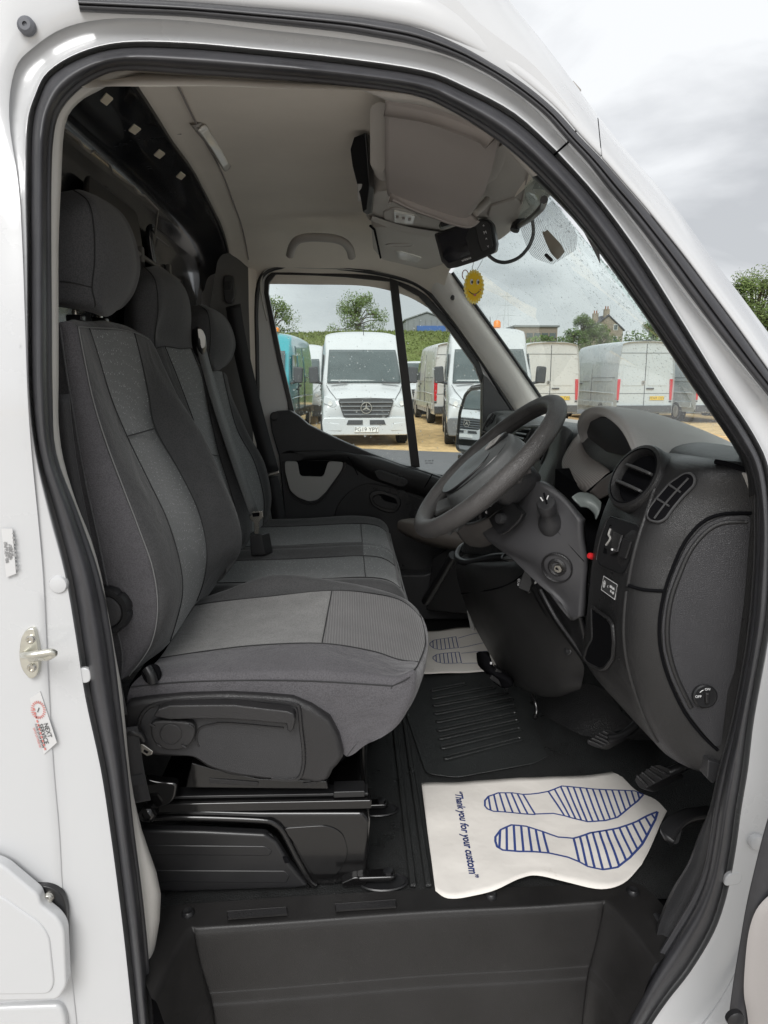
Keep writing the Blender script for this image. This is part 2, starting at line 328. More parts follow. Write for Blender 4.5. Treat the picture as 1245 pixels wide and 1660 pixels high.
BODY = [[(-.3338,.05,.4323),(-.3386,.03,.4545),(-.338,.004,.4829),(-.3431,0,.4876),(-.4148,-.002,.4937),(-.4342,-.007,.5003),(-.6037,-.011,.514)],[(-.3365,.05,.611),(-.3428,.03,.6295),(-.3418,.004,.6528),(-.3467,0,.6564),(-.4159,-.002,.6579),(-.4346,-.007,.6623),(-.5874,-.011,.6626)],[(-.3399,.05,.721),(-.3468,.03,.7373),(-.3456,.004,.7576),(-.3503,0,.7607),(-.4169,-.002,.7616),(-.4349,-.007,.7654),(-.5758,-.011,.7693)],[(-.3451,.05,.8271),(-.3517,.03,.8412),(-.3501,.004,.8587),(-.3548,0,.8613),(-.4146,-.002,.8616),(-.4308,-.007,.8646),(-.5646,-.011,.8721)],[(-.3501,.05,.9295),(-.3581,.03,.9415),(-.3563,.004,.9563),(-.3608,0,.9584),(-.4147,-.002,.9581),(-.4294,-.007,.9606),(-.5543,-.011,.9666)],[(-.3588,.05,1.043),(-.3711,.03,1.0527),(-.3687,.004,1.0648),(-.373,0,1.0668),(-.4135,-.002,1.0687),(-.4249,-.007,1.0713),(-.5423,-.011,1.076)],[(-.3643,.05,1.1379),(-.3769,.03,1.1456),(-.3743,.004,1.1553),(-.3784,0,1.1568),(-.411,-.002,1.1582),(-.4204,-.007,1.1602),(-.5327,-.011,1.1638)],[(-.3734,.05,1.2298),(-.3842,.03,1.2355),(-.3813,.004,1.2427),(-.3853,0,1.2438),(-.409,-.002,1.2447),(-.4161,-.007,1.2462),(-.5235,-.011,1.2488)],[(-.3919,.05,1.3186),(-.3987,.03,1.3224),(-.3952,.004,1.3272),(-.3991,0,1.328),(-.4109,-.002,1.3285),(-.415,-.007,1.3295),(-.5145,-.011,1.3312)],[(-.4105,.05,1.4003),(-.4131,.03,1.4023),(-.4063,.004,1.405),(-.408,0,1.4054),(-.4132,-.002,1.4056),(-.4144,-.007,1.4061),(-.5062,-.011,1.407)],[(-.411,.05,1.4793),(-.4159,.03,1.4797),(-.4078,.004,1.4803),(-.4085,0,1.4803),(-.412,-.002,1.4804),(-.4122,-.007,1.4805),(-.4982,-.011,1.4807)],[(-.4086,.0615,1.5767),(-.4139,.0415,1.5751),(-.4064,.0155,1.5731),(-.4074,.0115,1.5728),(-.4114,.0095,1.5726),(-.4119,.0045,1.5722),(-.4944,.0005,1.5716)],[(-.4063,.0754,1.6732),(-.4113,.0554,1.6697),(-.4048,.0294,1.6652),(-.4065,.0254,1.6645),(-.4115,.0234,1.6641),(-.4127,.0184,1.6632),(-.4919,.0144,1.6618)],[(-.4042,.0869,1.753),(-.4093,.0669,1.7479),(-.4041,.0409,1.7415),(-.4067,.0369,1.7404),(-.4133,.0349,1.7398),(-.4154,.0299,1.7386),(-.4899,.0259,1.7366)],[(-.4009,.0977,1.8189),(-.4058,.0777,1.8203),(-.4025,.0537,1.815),(-.411,.0627,1.8196),(-.4299,.0657,1.8269),(-.4278,.0517,1.8238),(-.4907,.0477,1.8356)],[(-.3917,.1031,1.8551),(-.3963,.0831,1.8569),(-.3912,.0591,1.8532),(-.398,.0681,1.8601),(-.4193,.0711,1.8838),(-.4171,.0571,1.8827),(-.4702,.0531,1.9147)],[(-.3722,.1073,1.8835),(-.3799,.0873,1.8858),(-.3743,.0633,1.8821),(-.3802,.0723,1.8897),(-.3962,.0753,1.9155),(-.3935,.0613,1.9143),(-.4416,.0573,1.9987)],[(-.3366,.11,1.9057),(-.3399,.09,1.9094),(-.3346,.066,1.9056),(-.3396,.075,1.9137),(-.3521,.078,1.9406),(-.3494,.064,1.9394),(-.375,.06,2.0152)],[(-.2909,.11,1.9167),(-.2865,.09,1.9221),(-.2809,.066,1.9185),(-.2842,.075,1.9271),(-.289,.078,1.9515),(-.2858,.064,1.9498),(-.2859,.06,2.0175)],[(-.2124,.11,1.9156),(-.2075,.09,1.923),(-.2017,.066,1.9196),(-.2027,.075,1.9283),(-.2,.078,1.9509),(-.1966,.064,1.9491),(-.1959,.06,2.0199)],[(-.1201,.11,1.9111),(-.1162,.09,1.9176),(-.112,.066,1.9142),(-.1118,.075,1.9229),(-.1076,.078,1.9433),(-.1051,.064,1.9413),(-.098,.06,2.0089)],[(-.0128,.1098,1.904),(-.0092,.0898,1.9094),(-.0077,.0658,1.9063),(-.0068,.0748,1.9149),(-.0031,.0778,1.9348),(-.0022,.0638,1.9328),(.0016,.0598,1.9975)],[(.0962,.1075,1.8912),(.1,.0875,1.8958),(.0996,.0635,1.8928),(.102,.0725,1.9013),(.1078,.0755,1.921),(.1075,.0615,1.9192),(.1101,.0575,1.9922)],[(.1508,.1046,1.8716),(.1542,.0846,1.877),(.1537,.0606,1.8741),(.1575,.0696,1.8822),(.1662,.0726,1.8995),(.1657,.0586,1.8976),(.1735,.0546,1.9433)],[(.2176,.0995,1.8354),(.2222,.0795,1.8432),(.2208,.0555,1.8407),(.2258,.0645,1.8482),(.2347,.0675,1.8611),(.2334,.0535,1.859),(.2456,.0495,1.8927)],[(.2736,.0927,1.7891),(.2782,.0727,1.7968),(.2761,.0487,1.7938),(.2823,.0577,1.7997),(.291,.0607,1.8075),(.2891,.0467,1.8052),(.3031,.0427,1.8256)],[(.3292,.0843,1.7317),(.334,.0643,1.7387),(.331,.0403,1.7361),(.3381,.0493,1.7407),(.3478,.0523,1.7469),(.3453,.0383,1.7449),(.3609,.0343,1.7607)],[(.3822,.0737,1.6643),(.3915,.0537,1.6644),(.3873,.0297,1.6638),(.395,.0387,1.668),(.4053,.0417,1.6743),(.402,.0277,1.6735),(.4194,.0237,1.6829)],[(.4414,.0613,1.5804),(.4499,.0413,1.5768),(.443,.0173,1.5807),(.4503,.0263,1.586),(.4612,.0293,1.6),(.4568,.0153,1.6018),(.4732,.0113,1.6117)],[(.5045,.05,1.4911),(.5089,.03,1.4888),(.4995,.006,1.4955),(.5068,.015,1.5004),(.5212,.018,1.5258),(.516,.004,1.5304),(.5281,0,1.5399)],[(.5639,.05,1.4142),(.5631,.03,1.4172),(.5534,.006,1.4252),(.562,.015,1.4291),(.5838,.018,1.4569),(.579,.004,1.4627),(.5945,0,1.4711)],[(.5898,.05,1.3683),(.5887,.03,1.3665),(.5805,.006,1.3738),(.591,.015,1.3757),(.618,.018,1.3908),(.6139,.004,1.3955),(.6462,0,1.3957)],[(.6059,.05,1.2955),(.6032,.03,1.286),(.5951,.004,1.2916),(.6,.002,1.292),(.6293,0,1.2921),(.6323,-.012,1.2947),(.6647,-.016,1.2952)],[(.6123,.05,1.209),(.6109,.03,1.1937),(.6026,.004,1.2017),(.6077,.002,1.2023),(.6389,0,1.2024),(.6424,-.012,1.206),(.6843,-.016,1.2066)],[(.6131,.05,1.1197),(.6101,.03,1.1272),(.602,.004,1.1371),(.6071,.002,1.1377),(.6373,0,1.1379),(.6406,-.012,1.1423),(.692,-.016,1.1429)],[(.6028,.05,.9868),(.6003,.03,.9969),(.5926,.004,1.0099),(.5979,.002,1.0106),(.6394,0,1.0094),(.6455,-.012,1.015),(.7081,-.016,1.0106)],[(.5956,.05,.9018),(.5986,.03,.9135),(.5912,.004,.9284),(.5966,.002,.929),(.6427,0,.9257),(.65,-.012,.9316),(.7183,-.016,.927)],[(.5896,.05,.8306),(.5945,.03,.8436),(.5872,.004,.8595),(.5927,.002,.8595),(.6408,0,.8511),(.6488,-.012,.8561),(.7288,-.016,.8408)],[(.5868,.05,.7675),(.5921,.03,.7731),(.5849,.004,.7898),(.5904,.002,.7891),(.6393,0,.7746),(.6475,-.012,.7787),(.7403,-.016,.7466)],[(.5808,.05,.7027),(.5858,.03,.7),(.5784,.004,.717),(.5837,.002,.7152),(.6295,0,.6919),(.6369,-.012,.6941),(.7336,-.016,.6389)],[(.5654,.05,.6433),(.5714,.03,.6334),(.5637,.004,.6502),(.5684,.002,.6471),(.6094,0,.6135),(.6156,-.012,.6131),(.7052,-.016,.5398)],[(.5359,.05,.5793),(.5396,.03,.5628),(.5321,.004,.5804),(.5364,.002,.5765),(.5774,0,.5329),(.5837,-.012,.5306),(.6567,-.016,.427)],[(.5013,.05,.5138),(.5068,.03,.5096),(.4991,.004,.5274),(.5026,.002,.5227),(.5393,0,.4686),(.5445,-.012,.4637),(.6011,-.016,.371)],[(.4683,.05,.4373),(.4796,.03,.4577),(.472,.004,.4764),(.4752,.002,.4713),(.5092,0,.4125),(.5138,-.012,.407),(.555,-.016,.3136)],[(.4411,.05,.3743),(.4555,.03,.3988),(.448,.004,.4185),(.4507,.002,.4132),(.4793,0,.3544),(.4826,-.012,.3493),(.5167,-.016,.2794)]]
SPLIT = 25
side = loft('side_panel', BODY[:SPLIT + 1], M_PAINT, VAN, nu=4, nv=4, angle=60)
pillar = loft('front_pillar', [[lerp(a, b, 0.035) for a, b in zip(BODY[SPLIT], BODY[SPLIT + 1])]] + BODY[SPLIT + 1:], M_PAINT, VAN, nu=4, nv=4, angle=60)
loft('door_seal', [[(-.3391,.03,.4545),(-.3248,-.002,.4888),(-.3133,-.016,.5035),(-.3112,-.004,.4902),(-.3147,.012,.4729),(-.3123,.02,.464),(-.322,.05,.4316)],[(-.3433,.03,.6295),(-.3284,-.002,.6581),(-.316,-.016,.6703),(-.3131,-.004,.6592),(-.3164,.012,.6447),(-.3133,.02,.6373),(-.3231,.05,.6103)],[(-.3474,.03,.7373),(-.3322,-.002,.7623),(-.3194,-.016,.773),(-.3161,-.004,.7633),(-.3193,.012,.7506),(-.316,.02,.744),(-.3259,.05,.7204)],[(-.3522,.03,.8412),(-.3369,-.002,.8628),(-.3242,-.016,.8721),(-.3211,-.004,.8637),(-.3245,.012,.8527),(-.3213,.02,.8471),(-.3313,.05,.8267)],[(-.3587,.03,.9415),(-.3428,-.002,.9598),(-.3291,-.016,.9676),(-.3252,-.004,.9605),(-.3284,.012,.9512),(-.3246,.02,.9464),(-.3348,.05,.9291)],[(-.3718,.03,1.0527),(-.3543,-.002,1.0673),(-.3379,-.016,1.0735),(-.3317,-.004,1.0677),(-.3343,.012,1.0603),(-.3286,.02,1.0564),(-.3389,.05,1.0425)],[(-.3777,.03,1.1456),(-.3598,-.002,1.1572),(-.343,-.016,1.1621),(-.3367,-.004,1.1575),(-.3393,.012,1.1516),(-.3334,.02,1.1485),(-.3438,.05,1.1376)],[(-.385,.03,1.2355),(-.3673,-.002,1.2441),(-.3513,-.016,1.2478),(-.3459,-.004,1.2444),(-.3489,.012,1.24),(-.3438,.02,1.2377),(-.3546,.05,1.2295)],[(-.3993,.03,1.3224),(-.3821,-.002,1.3282),(-.368,-.016,1.3307),(-.3648,-.004,1.3285),(-.3687,.012,1.3255),(-.3653,.02,1.324),(-.3767,.05,1.3185)],[(-.4135,.03,1.4023),(-.3969,-.002,1.4055),(-.3848,-.016,1.4069),(-.3839,-.004,1.4057),(-.3887,.012,1.404),(-.3872,.02,1.4032),(-.3993,.05,1.4002)],[(-.4164,.03,1.4797),(-.3991,-.002,1.4804),(-.3856,-.016,1.4807),(-.3836,-.004,1.4804),(-.388,.012,1.4801),(-.3856,.02,1.4799),(-.3976,.05,1.4793)],[(-.4144,.0415,1.5751),(-.3972,.0095,1.5727),(-.3837,-.0045,1.5716),(-.3814,.0075,1.5726),(-.3857,.0235,1.5738),(-.383,.0315,1.5744),(-.3949,.0615,1.5767)],[(-.4119,.0554,1.6697),(-.3951,.0234,1.6642),(-.3819,.0094,1.6619),(-.3797,.0214,1.664),(-.384,.0374,1.6668),(-.3815,.0454,1.6682),(-.3931,.0754,1.6733)],[(-.4098,.0669,1.7479),(-.3933,.0349,1.7401),(-.3802,.0209,1.7367),(-.3779,.0329,1.7398),(-.3821,.0489,1.7437),(-.3795,.0569,1.7458),(-.391,.0869,1.7532)],[(-.4063,.0777,1.8206),(-.3901,.0457,1.8085),(-.3774,.0317,1.7998),(-.3752,.0437,1.7994),(-.3793,.0597,1.803),(-.3768,.0677,1.8021),(-.388,.0977,1.8111)],[(-.3968,.0831,1.8572),(-.3811,.0511,1.8437),(-.3687,.0371,1.8339),(-.3667,.0491,1.8334),(-.3707,.0651,1.8374),(-.3683,.0731,1.8363),(-.3792,.1031,1.8463)],[(-.3805,.0873,1.8862),(-.3647,.0553,1.8716),(-.351,.0413,1.8608),(-.3472,.0533,1.86),(-.3505,.0693,1.8643),(-.3467,.0773,1.863),(-.357,.1073,1.8737)],[(-.3403,.09,1.9099),(-.3271,.058,1.8941),(-.317,.044,1.882),(-.3155,.056,1.8804),(-.3191,.072,1.8847),(-.3173,.08,1.8827),(-.3267,.11,1.894)],[(-.2865,.09,1.9227),(-.2773,.058,1.9059),(-.2728,.044,1.8925),(-.2756,.056,1.89),(-.2798,.072,1.8942),(-.2815,.08,1.8914),(-.2898,.11,1.9029)],[(-.2075,.09,1.9236),(-.2013,.058,1.9063),(-.1989,.044,1.8918),(-.2017,.056,1.8883),(-.2051,.072,1.8921),(-.2071,.08,1.8885),(-.2132,.11,1.8999)],[(-.1161,.09,1.9182),(-.1129,.058,1.9013),(-.1123,.044,1.8874),(-.1146,.056,1.8844),(-.1167,.072,1.8883),(-.1184,.08,1.885),(-.1219,.11,1.8964)],[(-.009,.0898,1.9099),(-.0097,.0578,1.8936),(-.0115,.0438,1.8806),(-.0135,.0558,1.8782),(-.0142,.0718,1.8822),(-.0158,.0798,1.8795),(-.0163,.1098,1.8907)],[(.1002,.0875,1.8962),(.0956,.0555,1.8806),(.091,.0415,1.8684),(.0891,.0535,1.8663),(.0896,.0695,1.8703),(.0879,.0775,1.868),(.0904,.1075,1.8788)],[(.1545,.0846,1.8775),(.148,.0526,1.8623),(.1422,.0386,1.85),(.1405,.0506,1.8475),(.1418,.0666,1.8511),(.1401,.0746,1.8484),(.1443,.1046,1.8587)],[(.2225,.0795,1.8437),(.2132,.0475,1.8291),(.2052,.0335,1.8163),(.203,.0455,1.8124),(.2049,.0615,1.8153),(.2027,.0695,1.8115),(.2087,.0995,1.8208)],[(.2786,.0727,1.7973),(.2671,.0407,1.7843),(.2576,.0267,1.7727),(.2554,.0387,1.7689),(.258,.0547,1.7712),(.2558,.0627,1.7676),(.2634,.0927,1.7756)],[(.3345,.0643,1.7391),(.3208,.0323,1.7284),(.3097,.0183,1.7185),(.3075,.0303,1.715),(.3108,.0463,1.7167),(.3084,.0543,1.7135),(.3178,.0843,1.7199)],[(.3922,.0537,1.6645),(.375,.0217,1.6583),(.3599,.0077,1.6541),(.3553,.0197,1.6543),(.3586,.0357,1.6563),(.3542,.0437,1.6561),(.365,.0737,1.6609)],[(.4506,.0413,1.5767),(.4312,.0093,1.5748),(.4149,-.0047,1.5748),(.4109,.0073,1.5768),(.4151,.0233,1.5784),(.411,.0313,1.5799),(.4237,.0613,1.5824)],[(.5095,.03,1.4887),(.4887,-.002,1.4897),(.4731,-.016,1.4913),(.4714,-.004,1.4926),(.4771,.012,1.4929),(.4748,.02,1.4939),(.4896,.05,1.4937)],[(.5635,.03,1.4173),(.5421,-.002,1.4197),(.5279,-.016,1.4202),(.5291,-.004,1.4184),(.5365,.012,1.4168),(.5364,.02,1.4156),(.5532,.05,1.413)],[(.5891,.03,1.3664),(.5667,-.002,1.372),(.5521,-.016,1.3764),(.5535,-.004,1.3772),(.5613,.012,1.3758),(.5613,.02,1.3767),(.5788,.05,1.3729)],[(.6036,.03,1.2854),(.5811,-.002,1.2962),(.5669,-.016,1.3071),(.5691,-.004,1.3119),(.5774,.012,1.3108),(.5781,.02,1.3152),(.5961,.05,1.3094)],[(.6113,.03,1.1928),(.5882,-.002,1.2087),(.5731,-.016,1.2251),(.5747,-.004,1.233),(.5828,.012,1.2317),(.583,.02,1.2386),(.6012,.05,1.2304)],[(.6105,.03,1.1272),(.5878,-.002,1.1396),(.5737,-.016,1.1451),(.5761,-.004,1.1405),(.5844,.012,1.1344),(.5853,.02,1.1314),(.6035,.05,1.1199)],[(.6007,.03,.9969),(.5782,-.002,1.0136),(.5641,-.016,1.021),(.5663,-.004,1.0149),(.5744,.012,1.0066),(.5751,.02,1.0026),(.593,.05,.987)],[(.5992,.03,.9134),(.5754,-.002,.9329),(.5582,-.016,.9416),(.5573,-.004,.9346),(.5644,.012,.925),(.5626,.02,.9204),(.5802,.05,.9023)],[(.5951,.03,.8436),(.571,-.002,.8654),(.5529,-.016,.8752),(.551,-.004,.8673),(.5578,.012,.8566),(.5552,.02,.8514),(.5726,.05,.8312)],[(.5928,.03,.7727),(.5686,-.002,.7992),(.5503,-.016,.815),(.5481,-.004,.8111),(.5548,.012,.8007),(.552,.02,.7989),(.5693,.05,.777)],[(.5864,.03,.6992),(.5625,-.002,.7308),(.5446,-.016,.753),(.5427,-.004,.7535),(.5494,.012,.7437),(.5468,.02,.7454),(.5639,.05,.7219)],[(.5721,.03,.6323),(.5485,-.002,.6683),(.5303,-.016,.6963),(.5278,-.004,.7004),(.5341,.012,.691),(.5311,.02,.6959),(.5477,.05,.6708)],[(.5402,.03,.5613),(.5184,-.002,.6019),(.5024,-.016,.6354),(.5012,-.004,.643),(.5075,.012,.6338),(.5055,.02,.6416),(.5213,.05,.6147)],[(.5074,.03,.5086),(.4865,-.002,.5479),(.4703,-.016,.5759),(.468,-.004,.5769),(.4736,.012,.5649),(.4708,.02,.5674),(.4855,.05,.5383)],[(.4804,.03,.4576),(.4589,-.002,.4923),(.4402,-.016,.508),(.4348,-.004,.4957),(.439,.012,.4787),(.4336,.02,.4706),(.4472,.05,.4384)],[(.4564,.03,.3989),(.4351,-.002,.4347),(.4152,-.016,.4496),(.4081,-.004,.4351),(.4114,.012,.4166),(.4047,.02,.4067),(.4173,.05,.3726)]], M_RUBBER, VAN, nu=4, nv=4, angle=60)
# gap behind the joint in the pillar
tube('panel_joint', [lerp(a, b, 0.017) + Vector((0, 0.003, 0)) for a, b in zip(BODY[SPLIT], BODY[SPLIT + 1])], 0.0016, M_VOID, VAN, n=5)
# flat outer strip of rubber along the roof edge

loft('gutter_seal', [[(-.335,.072,1.9725),(-.3288,.054,1.9628),(-.3259,.047,1.9553),(-.3255,.047,1.9524),(-.3267,.051,1.9534),(-.3257,.049,1.9503),(-.3267,.054,1.9474),(-.3335,.076,1.9547)],[(-.2663,.072,1.9714),(-.2616,.054,1.9616),(-.26,.047,1.9541),(-.2602,.047,1.9512),(-.2613,.051,1.9522),(-.2609,.049,1.949),(-.2626,.054,1.9462),(-.2686,.076,1.9534)],[(-.1973,.072,1.9694),(-.1939,.054,1.9598),(-.1927,.047,1.9524),(-.1929,.047,1.9496),(-.1937,.051,1.9506),(-.1934,.049,1.9476),(-.1946,.054,1.9449),(-.1991,.076,1.9522)],[(-.1123,.072,1.9652),(-.1104,.054,1.9555),(-.1097,.047,1.948),(-.1098,.047,1.9451),(-.1103,.051,1.946),(-.1102,.049,1.9429),(-.1109,.054,1.9399),(-.1134,.076,1.9469)],[(-.0083,.072,1.9592),(-.0082,.054,1.9495),(-.0082,.047,1.9416),(-.0082,.047,1.9385),(-.0083,.051,1.9393),(-.0083,.049,1.936),(-.0084,.054,1.9325),(-.0086,.076,1.9391)],[(.0449,.072,1.954),(.0438,.054,1.9444),(.0425,.047,1.9363),(.0419,.047,1.933),(.0418,.051,1.9338),(.0412,.049,1.9303),(.0403,.054,1.9266),(.0406,.076,1.9329)],[(.0986,.072,1.9451),(.0963,.054,1.9357),(.0937,.047,1.928),(.0924,.047,1.9249),(.0924,.051,1.9257),(.0912,.049,1.9224),(.0893,.054,1.9189),(.0901,.076,1.9254)],[(.1521,.072,1.9263),(.1486,.054,1.9176),(.1451,.047,1.9113),(.1434,.047,1.9089),(.1434,.051,1.9099),(.1419,.049,1.9073),(.1396,.054,1.9052),(.1411,.076,1.9121)],[(.1929,.0708,1.906),(.1886,.0528,1.8979),(.1848,.0458,1.8923),(.1831,.0458,1.8905),(.1833,.0498,1.8915),(.1817,.0478,1.8893),(.1796,.0528,1.888),(.182,.0748,1.8949)],[(.2233,.0683,1.8885),(.2182,.0503,1.8809),(.2134,.0433,1.876),(.2111,.0433,1.8745),(.2113,.0473,1.8755),(.2092,.0453,1.8736),(.2062,.0503,1.8728),(.2088,.0723,1.8797)],[(.252,.0654,1.8687),(.2463,.0474,1.8615),(.2411,.0404,1.857),(.2387,.0404,1.8557),(.2389,.0444,1.8568),(.2366,.0424,1.8551),(.2335,.0474,1.8547),(.2366,.0694,1.8614)],[(.2809,.062,1.8447),(.2746,.044,1.8381),(.2687,.037,1.8343),(.266,.037,1.8334),(.2663,.041,1.8345),(.2637,.039,1.8331),(.2603,.044,1.8332),(.2636,.066,1.8398)],[(.31,.0576,1.8144),(.303,.0396,1.8084),(.2965,.0326,1.8052),(.2935,.0326,1.8045),(.2938,.0366,1.8056),(.2909,.0346,1.8045),(.2871,.0396,1.8048),(.2909,.0616,1.8111)],[(.3393,.0535,1.7863),(.3315,.0355,1.7809),(.3242,.0285,1.778),(.3208,.0285,1.7775),(.3211,.0325,1.7785),(.3178,.0305,1.7775),(.3134,.0355,1.7779),(.3174,.0575,1.7837)],[(.3688,.0489,1.755),(.3602,.0309,1.75),(.352,.0239,1.7472),(.3482,.0239,1.7465),(.3485,.0279,1.7474),(.3449,.0259,1.7463),(.3399,.0309,1.7464),(.3441,.0529,1.7514)],[(.3984,.0443,1.7234),(.3891,.0263,1.7191),(.38,.0193,1.7167),(.3758,.0193,1.7161),(.3761,.0233,1.7168),(.3721,.0213,1.716),(.3664,.0263,1.7161),(.3709,.0483,1.7205)],[(.4238,.04,1.6941),(.414,.022,1.6902),(.4047,.015,1.6878),(.4005,.015,1.6871),(.4009,.019,1.6877),(.3968,.017,1.6868),(.3913,.022,1.6866),(.3964,.044,1.6902)],[(.4516,.0357,1.662),(.4409,.0177,1.659),(.43,.0107,1.6577),(.4249,.0107,1.6577),(.4251,.0147,1.6583),(.4203,.0127,1.658),(.4133,.0177,1.6587),(.4181,.0397,1.6623)],[(.4856,.0291,1.6198),(.4743,.0111,1.6171),(.4639,.0041,1.6149),(.4592,.0041,1.6139),(.4598,.0081,1.6141),(.4552,.0061,1.6131),(.4493,.0111,1.612),(.4554,.0331,1.6138)],[(.5289,.0214,1.5656),(.5168,.0034,1.5639),(.506,-.0036,1.562),(.5013,-.0036,1.5611),(.502,.0004,1.561),(.4973,-.0016,1.5602),(.4916,.0034,1.5588),(.4988,.0254,1.5593)],[(.5714,.0142,1.5102),(.5583,-.0038,1.5102),(.5467,-.0108,1.5105),(.5417,-.0108,1.5107),(.5426,-.0068,1.5109),(.5376,-.0088,1.5111),(.5316,-.0038,1.5116),(.5395,.0182,1.5121)],[(.6141,.012,1.462),(.6001,-.006,1.463),(.5881,-.013,1.4644),(.583,-.013,1.4651),(.584,-.009,1.4651),(.5788,-.011,1.4657),(.5729,-.006,1.4668),(.5817,.016,1.4666)]], M_RUBBER, VAN, nu=3, nv=4, angle=50)
